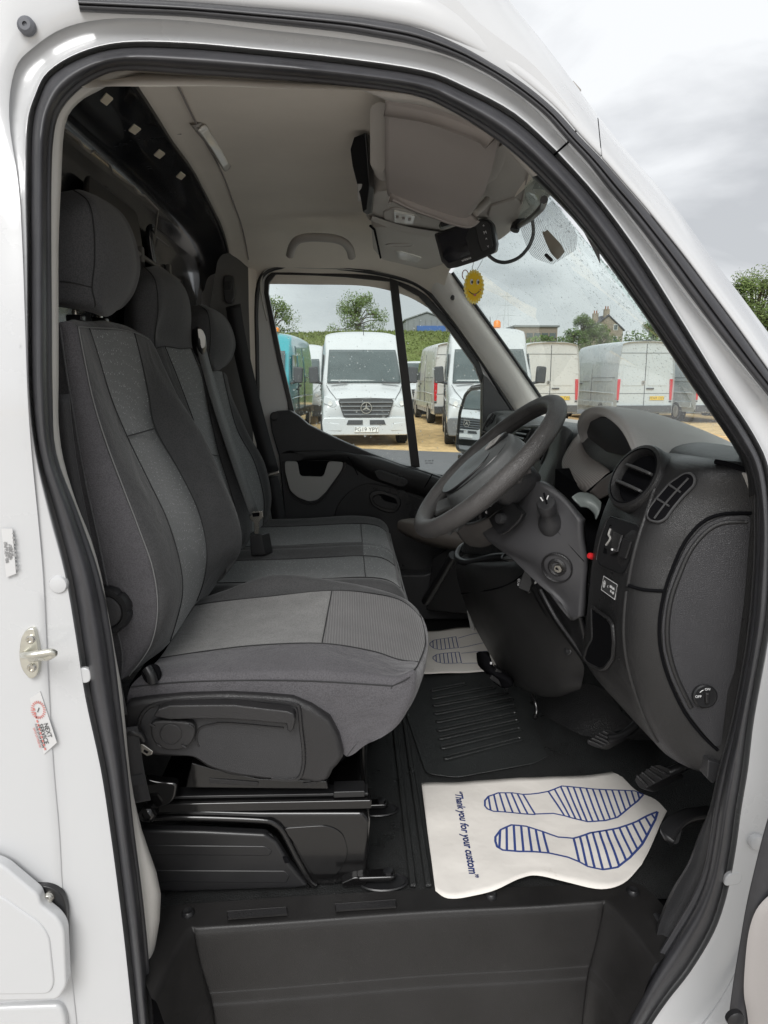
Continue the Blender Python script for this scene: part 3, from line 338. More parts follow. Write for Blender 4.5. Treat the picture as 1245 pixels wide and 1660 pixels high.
RF = [[(-.3846,.074,1.9728),(-.3789,.061,1.9765),(-.3752,.055,1.9897),(-.3735,.06,2.0321),(-.3798,.09,2.1045),(-.3912,.13,2.1658),(-.4048,.17,2.2025),(-.4607,.32,2.284),(-.5366,.51,2.3285)],[(-.3363,.074,1.9614),(-.3311,.061,1.966),(-.3278,.055,1.9806),(-.3261,.06,2.026),(-.3311,.09,2.1026),(-.3408,.13,2.1666),(-.3526,.17,2.2042),(-.4014,.32,2.285),(-.4681,.51,2.324)],[(-.2676,.074,1.96),(-.2634,.061,1.9649),(-.2607,.055,1.9798),(-.2592,.06,2.0261),(-.263,.09,2.1038),(-.2706,.13,2.1686),(-.2799,.17,2.2066),(-.3186,.32,2.2874),(-.3719,.51,2.3253)],[(-.1983,.074,1.9583),(-.1952,.061,1.963),(-.1932,.055,1.9777),(-.192,.06,2.0233),(-.1947,.09,2.1),(-.2002,.13,2.1642),(-.2071,.17,2.2018),(-.2358,.32,2.2821),(-.2753,.51,2.3204)],[(-.1129,.074,1.9541),(-.1112,.061,1.9587),(-.1099,.055,1.9731),(-.1091,.06,2.018),(-.1104,.09,2.0935),(-.1133,.13,2.1567),(-.1172,.17,2.1938),(-.1335,.32,2.2734),(-.1562,.51,2.3116)],[(-.0085,.074,1.9485),(-.0083,.061,1.9527),(-.008,.055,1.9663),(-.0076,.06,2.0093),(-.0071,.09,2.082),(-.0069,.13,2.1431),(-.007,.17,2.1791),(-.0082,.32,2.2573),(-.0103,.51,2.2964)],[(.0447,.074,1.9439),(.0441,.061,1.9475),(.0439,.055,1.9601),(.0441,.06,2.0005),(.0455,.09,2.0695),(.0473,.13,2.1277),(.0491,.17,2.1625),(.0557,.32,2.2392),(.0641,.51,2.2802)],[(.0983,.074,1.9359),(.0969,.061,1.9387),(.0962,.055,1.9501),(.0964,.06,1.987),(.0988,.09,2.0508),(.1023,.13,2.1053),(.106,.17,2.1383),(.1205,.32,2.2128),(.1393,.51,2.2558)],[(.1517,.074,1.9186),(.1496,.061,1.9206),(.1485,.055,1.9301),(.1486,.06,1.9625),(.1522,.09,2.0192),(.1576,.13,2.0682),(.1633,.17,2.0985),(.1855,.32,2.1691),(.2147,.51,2.2138)],[(.1928,.0737,1.8999),(.1901,.0607,1.901),(.1887,.0547,1.9089),(.1889,.0597,1.9366),(.1936,.0897,1.9863),(.2004,.1297,2.0298),(.2076,.1697,2.0573),(.236,.3197,2.1239),(.2729,.5097,2.17)],[(.2229,.071,1.8838),(.2199,.058,1.8838),(.2183,.052,1.8898),(.2187,.057,1.9124),(.2243,.087,1.9542),(.2323,.127,1.9918),(.2408,.167,2.0164),(.2737,.317,2.0793),(.3164,.507,2.1281)],[(.2518,.068,1.8644),(.2482,.055,1.8642),(.2461,.049,1.8694),(.2458,.054,1.8899),(.251,.084,1.9281),(.2593,.124,1.9628),(.2686,.164,1.9858),(.3056,.314,2.0454),(.3548,.504,2.0931)],[(.2807,.0644,1.8411),(.2766,.0514,1.8406),(.2743,.0454,1.8452),(.2739,.0504,1.8634),(.2797,.0804,1.898),(.2889,.1204,1.9296),(.2993,.1604,1.9508),(.3407,.3104,2.0065),(.3958,.5004,2.0523)],[(.3098,.0599,1.8109),(.3052,.0469,1.8107),(.3025,.0409,1.8151),(.3018,.0459,1.8324),(.3078,.0759,1.865),(.3178,.1159,1.8946),(.3291,.1559,1.9143),(.3749,.3059,1.9656),(.4363,.4959,2.0068)],[(.339,.0558,1.7834),(.334,.0428,1.7829),(.3311,.0368,1.7867),(.3306,.0418,1.8017),(.3375,.0718,1.8304),(.3487,.1118,1.8567),(.3613,.1518,1.8744),(.4117,.3018,1.9211),(.4789,.4918,1.9597)],[(.3685,.0512,1.7519),(.3629,.0382,1.7519),(.3596,.0322,1.7558),(.3585,.0372,1.7706),(.3653,.0672,1.7983),(.377,.1072,1.8233),(.3906,.1472,1.8398),(.4454,.2972,1.882),(.5194,.4872,1.9149)],[(.398,.0465,1.7204),(.392,.0335,1.7207),(.3885,.0275,1.7247),(.3877,.0325,1.7393),(.3957,.0625,1.766),(.4088,.1025,1.7897),(.4236,.1425,1.805),(.4833,.2925,1.8425),(.5631,.4825,1.8697)],[(.4232,.0423,1.691),(.4171,.0293,1.6917),(.4138,.0233,1.6958),(.4139,.0283,1.7102),(.4238,.0583,1.736),(.4388,.0983,1.7585),(.4551,.1383,1.7725),(.5191,.2883,1.8057),(.6033,.4783,1.8275)],[(.4507,.0377,1.6588),(.4441,.0247,1.6601),(.4403,.0187,1.6647),(.44,.0237,1.6797),(.4501,.0537,1.7055),(.4657,.0937,1.7275),(.4829,.1337,1.7406),(.5513,.2837,1.7693),(.6418,.4737,1.7841)],[(.4846,.0315,1.6169),(.478,.0185,1.618),(.4749,.0125,1.6217),(.4771,.0175,1.6333),(.4916,.0475,1.6532),(.5112,.0875,1.6701),(.531,.1275,1.6801),(.6057,.2775,1.7015),(.7008,.4675,1.7119)],[(.5281,.0238,1.5625),(.5208,.0108,1.5644),(.5174,.0048,1.5685),(.5197,.0098,1.5802),(.5355,.0398,1.599),(.5569,.0798,1.6141),(.5786,.1198,1.6221),(.6606,.2698,1.6353),(.7652,.4598,1.6348)],[(.5703,.0161,1.5074),(.5624,.0031,1.5102),(.5585,-.0029,1.5151),(.5606,.0021,1.5275),(.5773,.0321,1.546),(.6002,.0721,1.5599),(.6237,.1121,1.5661),(.7129,.2621,1.5712),(.8272,.4521,1.5587)],[(.613,.014,1.4595),(.6046,.001,1.4628),(.6007,-.005,1.4675),(.6037,0,1.4786),(.6227,.03,1.4942),(.6483,.07,1.505),(.6739,.11,1.5087),(.7702,.26,1.506),(.8925,.45,1.4851)]]
loft('roof_panel', RF[:15] , M_PAINT, VAN, nu=4, nv=4, angle=60)
loft('windscreen_pillar', [[lerp(a, b, 0.06) for a, b in zip(RF[14], RF[15])]] + RF[15:], M_PAINT, VAN, nu=4, nv=4, angle=60)
tube('panel_joint', [lerp(a, b, 0.03) + Vector((0, 0.003, 0)) for a, b in zip(RF[14], RF[15])][1:6], 0.0016, M_VOID, VAN, n=5)
# fittings on the rear door jamb
lathe('rubber_grommet', [(0.0105, 0.004), (0.0105, -0.003), (0.007, -0.006), (0.003, -0.006), (0.003, -0.0035), (0, -0.0035)], (-.3931,.055,1.9296), (0, 1, 0), mat('grey_rubber', (0.11, 0.115, 0.13), 0.5), VAN)
lathe('round_plug', [(0.0125, 0.004), (0.0125, -0.001), (0.011, -0.0035), (0.006, -0.0048), (0, -0.005)], (-.3905,0,1.2293), (0, 1, 0), M_PAINT, VAN)
lathe('round_plug', [(0.0125, 0.004), (0.0125, -0.001), (0.011, -0.0035), (0.006, -0.0048), (0, -0.005)], (.6137,-.002,.8092), (0, 1, 0), M_PAINT, VAN)
slab('blanking_plate', [(-.3821,.0015,1.1072),(-.3586,.0015,1.1094),(-.3587,.0015,1.0859),(-.3804,.0015,1.0863)], (0, 0.008, 0), M_PAINT, VAN, bevel=0.002, r=0.011)
slab('blanking_plate', [(.5734,.001,.7526),(.5982,.001,.758),(.5985,.001,.7345),(.5695,.001,.7313)], (0, 0.008, 0), M_PAINT, VAN, bevel=0.002, r=0.01)
st = slab('door_striker', [(-.4321,-.015,1.1721),(-.4215,-.015,1.1736),(-.4183,-.015,1.1457),(-.4202,-.015,1.115),(-.4253,-.015,1.1036),(-.4337,-.015,1.1003),(-.4437,-.015,1.1155),(-.4451,-.015,1.1358),(-.4405,-.015,1.1592)], (0, 0.012, 0), M_BRASS, VAN, bevel=0.0018, r=0.008)
for px in ((-.4264,-.018,1.1584), (-.4284,-.018,1.1183)):
    lathe('screw', [(0.0062, 0.004), (0.0062, 0.0), (0.0045, -0.002), (0.0035, -0.002), (0.003, 0.001), (0, 0.001)], px, (0, 1, 0), M_CHROME, st, n=12)
tube('latch_bar', [(-.438,-.018,1.1369),(-.4166,-.05,1.1493),(-.4023,-.052,1.1515),(-.3874,-.05,1.153),(-.3847,-.046,1.1488),(-.3972,-.04,1.1415),(-.4096,-.03,1.1377),(-.428,-.018,1.1314)], 0.0045, M_BRASS, st, n=8, smooth_n=3)
# printed stickers
M_GPRINT = mat('grey_print', (0.27, 0.27, 0.27), 0.6)
vin = slab('identification_sticker', [(-.4519,-.013,1.3089),(-.4378,-.013,1.3088),(-.4388,-.013,1.2482),(-.4519,-.013,1.2433)], (0, 0.001, 0), M_STICK, VAN, bevel=0)
for i, (s, sz, a) in enumerate((('UAB 1.6D9  004', 0.0050, 0.82), ('VF1 4L2 59 2 2800', 0.0042, 0.68), ('1 2 3500', 0.0050, 0.54), ('0-1850 1-2100', 0.0042, 0.40), ('TE389 QNG', 0.0042, 0.27), ('16 8 04', 0.0046, 0.14))):
    text('lettering', s, lerp((-.4515,-.0137,1.2769), (-.4388,-.0137,1.2784), 1 - a), (-.001,0,-.0606), (1, 0, 0.05), sz * 0.85, M_GPRINT, vin)
for k in range(9):
    a = lerp((-.4503,-.014,1.305), (-.4503,-.014,1.247), 0.05 + 0.1 * k)
    obox('printed_bar', a + Vector((0.0135, 0, 0.0005)), (1, 0, 0), (0, 1, 0), (0, 0, 1), (0.003, 0.0004, 0.0012 + 0.0016 * (k % 3)), M_GPRINT, vin, bevel=0)
sv = slab('service_sticker', [(-.4393,-.0085,1.0697),(-.4243,-.0085,1.0801),(-.4083,-.0085,1.0039),(-.4274,-.0085,.9867)], (0, 0.001, 0), M_STICK, VAN, bevel=0)
dl = (.0161,0,-.077); dn = (1, 0, 0.25)
text('lettering', 'NEXT', (-.4189,-.0095,1.0231), dl, dn, 0.0085, M_BPRINT, sv)
text('lettering', 'SERVICE', (-.4252,-.0095,1.0178), dl, dn, 0.0085, M_BPRINT, sv)
text('lettering', 'IS DUE ON OR BEFORE', (-.4304,-.0095,1.0152), dl, dn, 0.0036, M_BPRINT, sv)
text('lettering', 'DATE OR MILEAGE', (-.434,-.0095,1.0125), dl, dn, 0.0036, M_RPRINT, sv)
c0 = V((-.4287,-.0095,1.0536))
for k in range(22):
    a = 2 * math.pi * k / 22; obox('printed_tick', c0 + Vector((math.cos(a) * 0.0082, 0, math.sin(a) * 0.0115)), (math.cos(a), 0, math.sin(a)), (0, 1, 0), (-math.sin(a), 0, math.cos(a)), (0.0035, 0.0004, 0.0012), M_RPRINT, sv, bevel=0)
obox('printed_tick', c0, (0.4, 0, 1), (0, 1, 0), (1, 0, -0.4), (0.007, 0.0004, 0.0011), M_BPRINT, sv, bevel=0)
for k in range(11):
    obox('printed_bar', lerp((-.4344,-.0095,1.0546), (-.4246,-.0095,.9956), k / 10), dl, (0, 1, 0), dn, (0.0035, 0.0004, 0.0022), M_RPRINT, sv, bevel=0)
# raised cover low on the rear jamb with its hinge recess
slab('hinge_recess', [(-.4682,-.016,.7879),(-.4339,-.016,.7856),(-.4177,-.016,.7719),(-.4128,-.016,.7465),(-.4214,-.016,.628),(-.4658,-.016,.6196)], (0, 0.012, 0), M_BLACK, VAN, bevel=0.002, r=0.012)
fl = slab('fuel_flap', [(-.536,-.036,.8602),(-.4845,-.036,.8353),(-.4409,-.036,.787),(-.4389,-.036,.7712),(-.417,-.036,.7485),(-.4099,-.036,.7302),(-.414,-.036,.6366),(-.4281,-.036,.6144),(-.5617,-.036,.618)], (0, 0.02, 0), M_PAINT, VAN, bevel=0.006, seg=3, r=0.01)
slab('flap_step', [(-.5406,-.0385,.8047),(-.4918,-.0385,.7911),(-.4403,-.0385,.7437),(-.4303,-.0385,.7213),(-.4299,-.0385,.644),(-.4382,-.0385,.6278),(-.5589,-.0385,.6317)], (0, 0.006, 0), M_PAINT, fl, bevel=0.003, seg=3, r=0.015)
lathe('screw', [(0.0085, 0.006), (0.0085, 0.0), (0.006, -0.003), (0.004, -0.003), (0.0035, 0.0), (0, 0.0)], (-.4363,-.02,.7689), (0, 1, 0), M_CHROME, VAN, n=16)
slab('rear_panel', [(-.5741,-.018,.5888),(-.4355,-.018,.5882),(-.4283,-.018,.5664),(-.4309,-.018,.4901),(-.5837,-.018,.4987)], (0, 0.02, 0), M_PAINT, VAN, bevel=0.006, seg=3, r=0.012)
# the open driver's door: a sliver of its inner face low on the right
dr = slab('driver_door', [(0.555, -0.12, 0.30), (0.56, -0.12, 1.28), (0.66, -0.14, 1.28), (0.66, -0.14, 0.30)], (0.06, -0.85, 0), M_PAINT, VAN, bevel=0.02, seg=3)

loft('door_rubber', [[V(a) + Vector((0.05, 0.02, 0)), V(a) + Vector((0.004, 0.004, 0)), V(a), V(a) + Vector((0.008, -0.01, 0)), V(a) + Vector((0.022, -0.012, 0)), V(a) + Vector((0.05, -0.012, 0))] for a in [(.5369,-.15,.9826),(.5289,-.15,.944),(.5208,-.15,.8871),(.5138,-.15,.8242),(.5101,-.15,.7597),(.507,-.15,.7031),(.506,-.15,.6402),(.5075,-.15,.5856)]], M_RUBBER, dr, nu=3, nv=4)
loft('door_trim', [[V(a), V(a) + Vector((0.012, -0.006, 0.002)), V(a) + Vector((0.06, -0.01, 0)), V(a) + Vector((0.12, -0.01, 0))] for a in [(.5437,-.166,.863),(.5294,-.166,.8529),(.5153,-.166,.833),(.5086,-.166,.8017),(.5081,-.166,.7559),(.5109,-.166,.7091),(.5196,-.166,.6707),(.5313,-.166,.6022)]], mat('door_trim_grey', (0.33, 0.31, 0.30), 0.6), dr, nu=3, nv=4)
lathe('check_strap_cap', [(0.012, 0.004), (0.012, -0.003), (0.008, -0.006), (0, -0.006)], (.4991,-.172,.6761), (0, 1, 0), M_BLACK, dr, n=16)

# rain left standing on the paint and rubber above the doorway
loft('front_wing', [[(0.64, y0, z) for y0, z in ((0.0, 0.30), (0.0, 0.8), (0.02, 1.15), (0.05, 1.27), (0.2, 1.29), (0.9, 1.29), (1.6, 1.29), (1.76, 1.27), (1.8, 1.15), (1.82, 0.8), (1.82, 0.3))],
    [(1.1, y0, z) for y0, z in ((0.0, 0.75), (0.0, 0.9), (0.03, 1.08), (0.08, 1.16), (0.25, 1.20), (0.9, 1.22), (1.55, 1.20), (1.72, 1.16), (1.78, 1.08), (1.82, 0.9), (1.82, 0.75))],
    [(1.55, y0, z) for y0, z in ((0.12, 0.5), (0.10, 0.7), (0.14, 0.92), (0.2, 0.99), (0.35, 1.02), (0.9, 1.04), (1.45, 1.02), (1.6, 0.99), (1.68, 0.92), (1.72, 0.7), (1.7, 0.5))],
    [(1.70, y0, z) for y0, z in ((0.3, 0.4), (0.3, 0.6), (0.32, 0.8), (0.36, 0.85), (0.45, 0.87), (0.9, 0.88), (1.35, 0.87), (1.45, 0.85), (1.5, 0.8), (1.52, 0.6), (1.5, 0.4))]], M_PAINT, VAN, nu=3, nv=4)

# ================================================================ cab shell: trims, headliner, bulkhead, floor

TRM = [[(-.3206,.03,.6173),(-.3207,.042,.5995),(-.3205,.05,.5871),(-.327,.075,.5612),(-.3575,.16,.4827)],[(-.3386,.03,.7485),(-.3203,.042,.7303),(-.3062,.05,.7175),(-.3046,.075,.694),(-.3332,.16,.6266)],[(-.3273,.03,.8404),(-.3245,.042,.832),(-.3221,.05,.8263),(-.3274,.075,.8092),(-.3579,.16,.7515)],[(-.3277,.03,.9506),(-.3299,.042,.9311),(-.3312,.05,.917),(-.3388,.075,.897),(-.3702,.16,.8465)],[(-.3352,.03,1.0518),(-.3354,.042,1.0462),(-.3352,.05,1.0424),(-.342,.075,1.0308),(-.3736,.16,.9916)],[(-.3386,.03,1.144),(-.3403,.042,1.1291),(-.3412,.05,1.1183),(-.3488,.075,1.1043),(-.3809,.16,1.0712)],[(-.3401,.03,1.1953),(-.3444,.042,1.1909),(-.3472,.05,1.1878),(-.356,.075,1.1797),(-.3887,.16,1.1529)],[(-.349,.03,1.2339),(-.3513,.042,1.232),(-.3527,.05,1.2307),(-.3608,.075,1.2245),(-.3938,.16,1.2014)],[(-.3634,.03,1.292),(-.3637,.042,1.2861),(-.3636,.05,1.2819),(-.371,.075,1.275),(-.4049,.16,1.2562)],[(-.3773,.03,1.3391),(-.3784,.042,1.3351),(-.3789,.05,1.3323),(-.3869,.075,1.3273),(-.4221,.16,1.3128)],[(-.3919,.03,1.3873),(-.3921,.042,1.389),(-.3919,.05,1.3904),(-.4,.075,1.3889),(-.4362,.16,1.3797)],[(-.3982,.03,1.4498),(-.3967,.042,1.4461),(-.3952,.05,1.4433),(-.4025,.075,1.4406),(-.4389,.16,1.4357)],[(-.3956,.03,1.4957),(-.3932,.042,1.4956),(-.3911,.05,1.4956),(-.398,.075,1.4955),(-.434,.16,1.4951)],[(-.3935,.0415,1.5752),(-.3911,.0535,1.5761),(-.3889,.0615,1.5767),(-.3956,.0865,1.5787),(-.4311,.1715,1.5852)],[(-.3923,.0554,1.6698),(-.3892,.0674,1.6719),(-.3866,.0754,1.6734),(-.3929,.1004,1.6777),(-.4276,.1854,1.6921)],[(-.3922,.0669,1.7481),(-.3867,.0789,1.7512),(-.3822,.0869,1.7533),(-.3873,.1119,1.7595),(-.4213,.1969,1.7804)],[(-.389,.0762,1.8038),(-.3815,.0882,1.816),(-.3756,.0962,1.8249),(-.3797,.1212,1.8362),(-.4128,.2062,1.8631)],[(-.3829,.0808,1.8363),(-.3702,.0928,1.8473),(-.3603,.1008,1.8551),(-.3619,.1258,1.8666),(-.3934,.2108,1.8957)],[(-.3666,.0842,1.8638),(-.3487,.0962,1.8702),(-.335,.1042,1.8746),(-.3339,.1292,1.8844),(-.3604,.2142,1.9149)],[(-.3345,.0871,1.8873),(-.3195,.0991,1.8894),(-.3079,.1071,1.8906),(-.3075,.1321,1.899),(-.3318,.2171,1.9306)],[(-.2946,.0884,1.8962),(-.2844,.1004,1.8988),(-.2765,.1084,1.9004),(-.2775,.1334,1.9092),(-.2995,.2184,1.9416)],[(-.2085,.0879,1.8956),(-.2111,.0999,1.8969),(-.2128,.1079,1.8975),(-.218,.1329,1.9056),(-.2352,.2179,1.9377)],[(-.1191,.0869,1.8903),(-.1206,.0989,1.8915),(-.1216,.1069,1.892),(-.1245,.1319,1.9),(-.1344,.2169,1.9317)],[(-.0281,.0857,1.8833),(-.013,.0977,1.8858),(-.0018,.1057,1.8873),(.0045,.1307,1.8958),(.0049,.2157,1.9272)],[(.0192,.0847,1.8829),(.0367,.0967,1.8781),(.0498,.1047,1.8741),(.0581,.1297,1.8792),(.0628,.2147,1.9093)],[(.0805,.0838,1.8773),(.0914,.0958,1.8728),(.0996,.1038,1.8691),(.1061,.1288,1.8742),(.1146,.2138,1.904)],[(.131,.0808,1.8563),(.1452,.0928,1.8532),(.1557,.1008,1.8506),(.1646,.1258,1.856),(.1778,.2108,1.8844)],[(.2069,.0752,1.8106),(.2055,.0872,1.8177),(.2042,.0952,1.8227),(.2075,.1202,1.8319),(.2242,.2052,1.8585)],[(.2623,.0688,1.7706),(.2591,.0808,1.772),(.2565,.0888,1.7728),(.2601,.1138,1.7786),(.2811,.1988,1.8011)],[(.314,.0609,1.7159),(.3134,.0729,1.7172),(.3126,.0809,1.718),(.3184,.1059,1.7229),(.3443,.1909,1.741)],[(.3604,.0527,1.6595),(.3611,.0647,1.659),(.3612,.0727,1.6585),(.3686,.0977,1.6613),(.3987,.1827,1.6746)],[(.4184,.0419,1.5828),(.4198,.0539,1.5813),(.4204,.0619,1.5801),(.4294,.0869,1.5811),(.4649,.1719,1.5878)],[(.4837,.03,1.4963),(.4847,.042,1.4931),(.4849,.05,1.4907),(.4951,.075,1.4892),(.5365,.16,1.4883)],[(.5455,.03,1.4168),(.5478,.042,1.4132),(.549,.05,1.4105),(.561,.075,1.4072),(.608,.16,1.3994)],[(.5717,.03,1.3781),(.573,.042,1.3733),(.5734,.05,1.3698),(.5855,.075,1.3651),(.6345,.16,1.3538)],[(.582,.03,1.3432),(.5828,.042,1.3373),(.5827,.05,1.333),(.5948,.075,1.3272),(.6446,.16,1.3127)]]
loft('aperture_trim', TRM[:21], M_GREYTRIM, VAN, nu=3, nv=3, angle=60)
loft('header_trim', TRM[20:29], M_CONSOLE, VAN, nu=3, nv=3, angle=60)
loft('pillar_trim', TRM[28:], M_BLACK, VAN, nu=3, nv=3, angle=60)
hl_rows = []
for y, z, x in ((0.075, 1.868, -0.33), (0.12, 1.898, -0.305), (0.22, 1.94, -0.31), (0.6, 1.963, -0.335), (0.85, 1.973, -0.345), (1.15, 1.975, -0.365), (1.4, 1.968, -0.38), (1.56, 1.945, -0.39), (1.66, 1.905, -0.395), (1.715, 1.868, -0.39), (1.735, 1.83, -0.38)):
    hl_rows.append([(x - 0.015, y, z + 0.004), (x, y, z), (x + 0.05, y, z + 0.004), (-0.1, y, z + 0.004), (0.08, y, z), (0.22, y, z - 0.035), (0.34, y, z - 0.10)])
hl = loft('headliner', hl_rows, M_LINER, VAN, nu=5, nv=5, wob=0.002)
tube('headliner_seam', [(x + 0.055, y, z + 0.003) for x, y, z in ((-0.31, 0.22, 1.94), (-0.335, 0.6, 1.963), (-0.345, 0.85, 1.973), (-0.365, 1.15, 1.975), (-0.38, 1.4, 1.968), (-0.39, 1.56, 1.945), (-0.395, 1.66, 1.905))], 0.0022, M_VISOR, hl, n=6, smooth_n=4)
tube('headliner_edge', [(x - 0.012, y, z + 0.001) for x, y, z in ((-0.305, 0.12, 1.898), (-0.31, 0.22, 1.94), (-0.335, 0.6, 1.963), (-0.345, 0.85, 1.973), (-0.365, 1.15, 1.975), (-0.38, 1.4, 1.968), (-0.39, 1.56, 1.945), (-0.395, 1.66, 1.905), (-0.40, 1.70, 1.84), (-0.40, 1.72, 1.78))], 0.006, M_BLACK, hl, n=6, smooth_n=4)
for p in [(-.3244,.55,1.9591),(-.3379,.85,1.9859),(-.3428,1.15,1.9972)]:
    obox('clip_mark', V(p) + Vector((0, 0, 0.004)), (1, 0, 0), (0, 1, 0), (0, 0, 1), (0.02, 0.003, 0.004), M_VISOR, hl, bevel=0.001)
# interior strip lamp on the headliner
lp = loft('roof_lamp', [[V(a), V(b), V(c), V(d)] for a, b, c, d in [[(-.2907,.5,1.9704),(-.2855,.495,1.9626),(-.2707,.495,1.9649),(-.2614,.52,1.9807)],[(-.2896,.5,1.9694),(-.2792,.49,1.9537),(-.2633,.49,1.9582),(-.2571,.52,1.9744)],[(-.2874,.66,1.9774),(-.2773,.65,1.9639),(-.2645,.65,1.9688),(-.2614,.68,1.9874)],[(-.2812,.79,1.9729),(-.2731,.78,1.9599),(-.2619,.78,1.9665),(-.262,.81,1.9826)],[(-.2785,.79,1.9703),(-.2733,.79,1.9626),(-.262,.79,1.9692),(-.262,.81,1.9813)]]], M_CONSOLE, VAN, nu=3, nv=3)
loft('lamp_lens', [[(-.2693,.484,1.9478),(-.2623,.484,1.9542),(-.2565,.49,1.9593)],[(-.2739,.645,1.9625),(-.2662,.645,1.9673),(-.2606,.65,1.9724)],[(-.2722,.775,1.9612),(-.2652,.775,1.9651),(-.2604,.78,1.9704)]], M_LENS, lp, nu=3, nv=4, solid=0.004)
# black steel bulkhead behind the seats
bk = loft('bulkhead', [[(-0.32 - 0.055 * y0, y0, 1.968 + dz), (-0.41, y0 + 0.01, 1.962 + dz), (-0.49, y0 + 0.02, 1.948 + dz), (-0.515, y0 + 0.02, 1.90 + dz), (-0.53, y0 + 0.02, 1.75), (-0.55, y0 + 0.02, 1.3), (-0.56, y0 + 0.02, 0.62)] for y0, dz in ((0.09, -0.045), (0.2, 0.0), (0.6, 0.012), (1.0, 0.016), (1.4, 0.012), (1.6, -0.02), (1.74, -0.08))], M_BULK, VAN, nu=5, nv=5)
for a in [(172,160,.36),(217,211,.62),(258,250,.86),(293,286,1.12)]:
    px, py, Y = a
M_HOLE = mat('painted_cavity_light', (0.78, 0.70, 0.55), 0.8)  # pale plates: light seen through the openings is put into their colour
for q in [[(-.4019,.35,1.948),(-.3816,.3182,1.948),(-.3772,.3409,1.948),(-.398,.3712,1.948)],[(-.3983,.4912,1.948),(-.3787,.458,1.948),(-.3727,.4833,1.948),(-.3928,.5144,1.948)],[(-.3913,.6372,1.948),(-.3707,.6005,1.948),(-.3654,.6279,1.948),(-.3852,.6617,1.948)],[(-.3835,.7943,1.948),(-.3634,.7544,1.948),(-.359,.7832,1.948),(-.3768,.8192,1.948)]]:
    s_ = slab('square_opening', q, (0, 0, 0.002), M_HOLE, bk, bevel=0.0008, r=0.003)
tube('bulkhead_flange', [(-.4361,.28,1.8813),(-.436,.34,1.8845),(-.4385,.36,1.881),(-.4401,.4,1.884),(-.4402,.42,1.8918),(-.4446,.52,1.8973),(-.4499,.55,1.8933),(-.4476,.58,1.8923),(-.4507,.7,1.9028),(-.4517,.72,1.8965),(-.4456,.76,1.8986),(-.4534,.9,1.9011),(-.49,1,1.86),(-.4684,1.05,1.8423)], 0.0025, mat('pale_steel_edge', (0.14, 0.13, 0.12), 0.4), bk, n=6)  # paler line along the pressed edge
for a in [(-.512,.36,1.86),(-.515,.72,1.885),(-.515,.66,1.88)]:
    lathe('washer', [(0.022, 0.0), (0.022, -0.004), (0.013, -0.005), (0.009, -0.003), (0.005, -0.001), (0, -0.001)], a, (-1, 0, 0), mat('dull_washer', (0.09, 0.085, 0.08), 0.5), bk, n=18)
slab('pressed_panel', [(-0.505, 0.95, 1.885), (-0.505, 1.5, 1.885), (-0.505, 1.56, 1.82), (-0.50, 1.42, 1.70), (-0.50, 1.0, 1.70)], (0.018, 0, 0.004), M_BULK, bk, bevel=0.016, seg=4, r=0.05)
slab('pressed_panel', [(-0.508, 0.55, 1.89), (-0.508, 0.88, 1.89), (-0.50, 0.92, 1.70), (-0.50, 0.5, 1.70)], (0.012, 0, 0.003), mat('bulkhead_painted_light', (0.035, 0.032, 0.03), 0.4), bk, bevel=0.01, seg=3, r=0.03)  # lighter copy of the bulkhead steel, with the light on this panel painted in
tube('guard_rail', [(-0.48, 0.60, 1.79), (-0.48, 0.95, 1.78), (-0.48, 1.2, 1.775)], 0.006, mat('dull_washer', (0.09, 0.085, 0.08), 0.5), bk, n=8)
for y in (0.82, 1.08): obox('rail_clip', (-0.478, y, 1.785), (1, 0, 0), (0, 1, 0), (0, 0, 1), (0.012, 0.02, 0.035), M_CHROME if False else mat('dull_washer', (0, 0, 0)), bk)
# outer skin that keeps daylight out of the load space and roof void
loft('roof_skin', [[(-0.95, y, z), (-0.3, y, z), (0.1, y, z - 0.01), (0.30, y, z - 0.06 - max(0, 0.5 - y) * 0.25), (0.36, y, z - 0.12 - max(0, 0.5 - y) * 0.3)] for y, z in ((0.10, 1.90), (0.22, 1.98), (0.9, 2.06), (1.6, 2.02), (1.78, 1.90))], M_PAINT, VAN, nu=3, nv=3)
box('load_space_wall', (-0.98, -0.01, 0.3), (-0.90, 1.8, 2.08), M_PAINT, VAN)
box('load_space_side', (-0.9, 1.76, 0.3), (-0.42, 1.80, 1.95), M_PAINT, VAN)
box('rear_quarter', (-0.9, 0.035, 0.3), (-0.46, 0.075, 1.98), M_PAINT, VAN)

# rubber covered floor with its step well
fr_ = []
for y in (0.14, 0.3, 0.6, 0.9, 1.2, 1.5, 1.74):
    hump = 0.012 * math.exp(-((y - 0.66) / 0.2) ** 2)
    fr_.append([(-0.6, y, 0.598), (-0.2, y, 0.598), (0.1, y, 0.598), (0.4, y, 0.598), (0.50, y, 0.60 + hump * 0.6), (0.64, y, 0.602 + hump * 2.0), (0.76, y, 0.65 + hump * 2.2), (0.86, y, 0.82 + hump * 1.2), (0.93, y, 1.05), (0.95, y, 1.25)])
flr = loft('floor', fr_, M_FLOOR, VAN, nu=5, nv=6)
for i, (a, b) in enumerate((((.1442,.967,.6),(.1367,.1851,.6)), ((.1146,.8907,.6),(.109,.1865,.6)))):
    a, b = V(a), V(b); d = (b - a).normalized(); n_ = Vector((d.y, -d.x, 0)) * 0.006
    slab('floor_rail', [p + Vector((0, 0, 0.0)) for p in (a - n_, b - n_, b + n_, a + n_)], (0, 0, 0.007), M_FLOOR, flr, bevel=0.003)
mat_o = [(.2035,1.1019,.6),(.4456,1.1272,.6),(.5634,.9873,.6),(.511,.6538,.6),(.4405,.5914,.6),(.2402,.5375,.6),(.1715,.5591,.6),(.147,.8891,.6)]
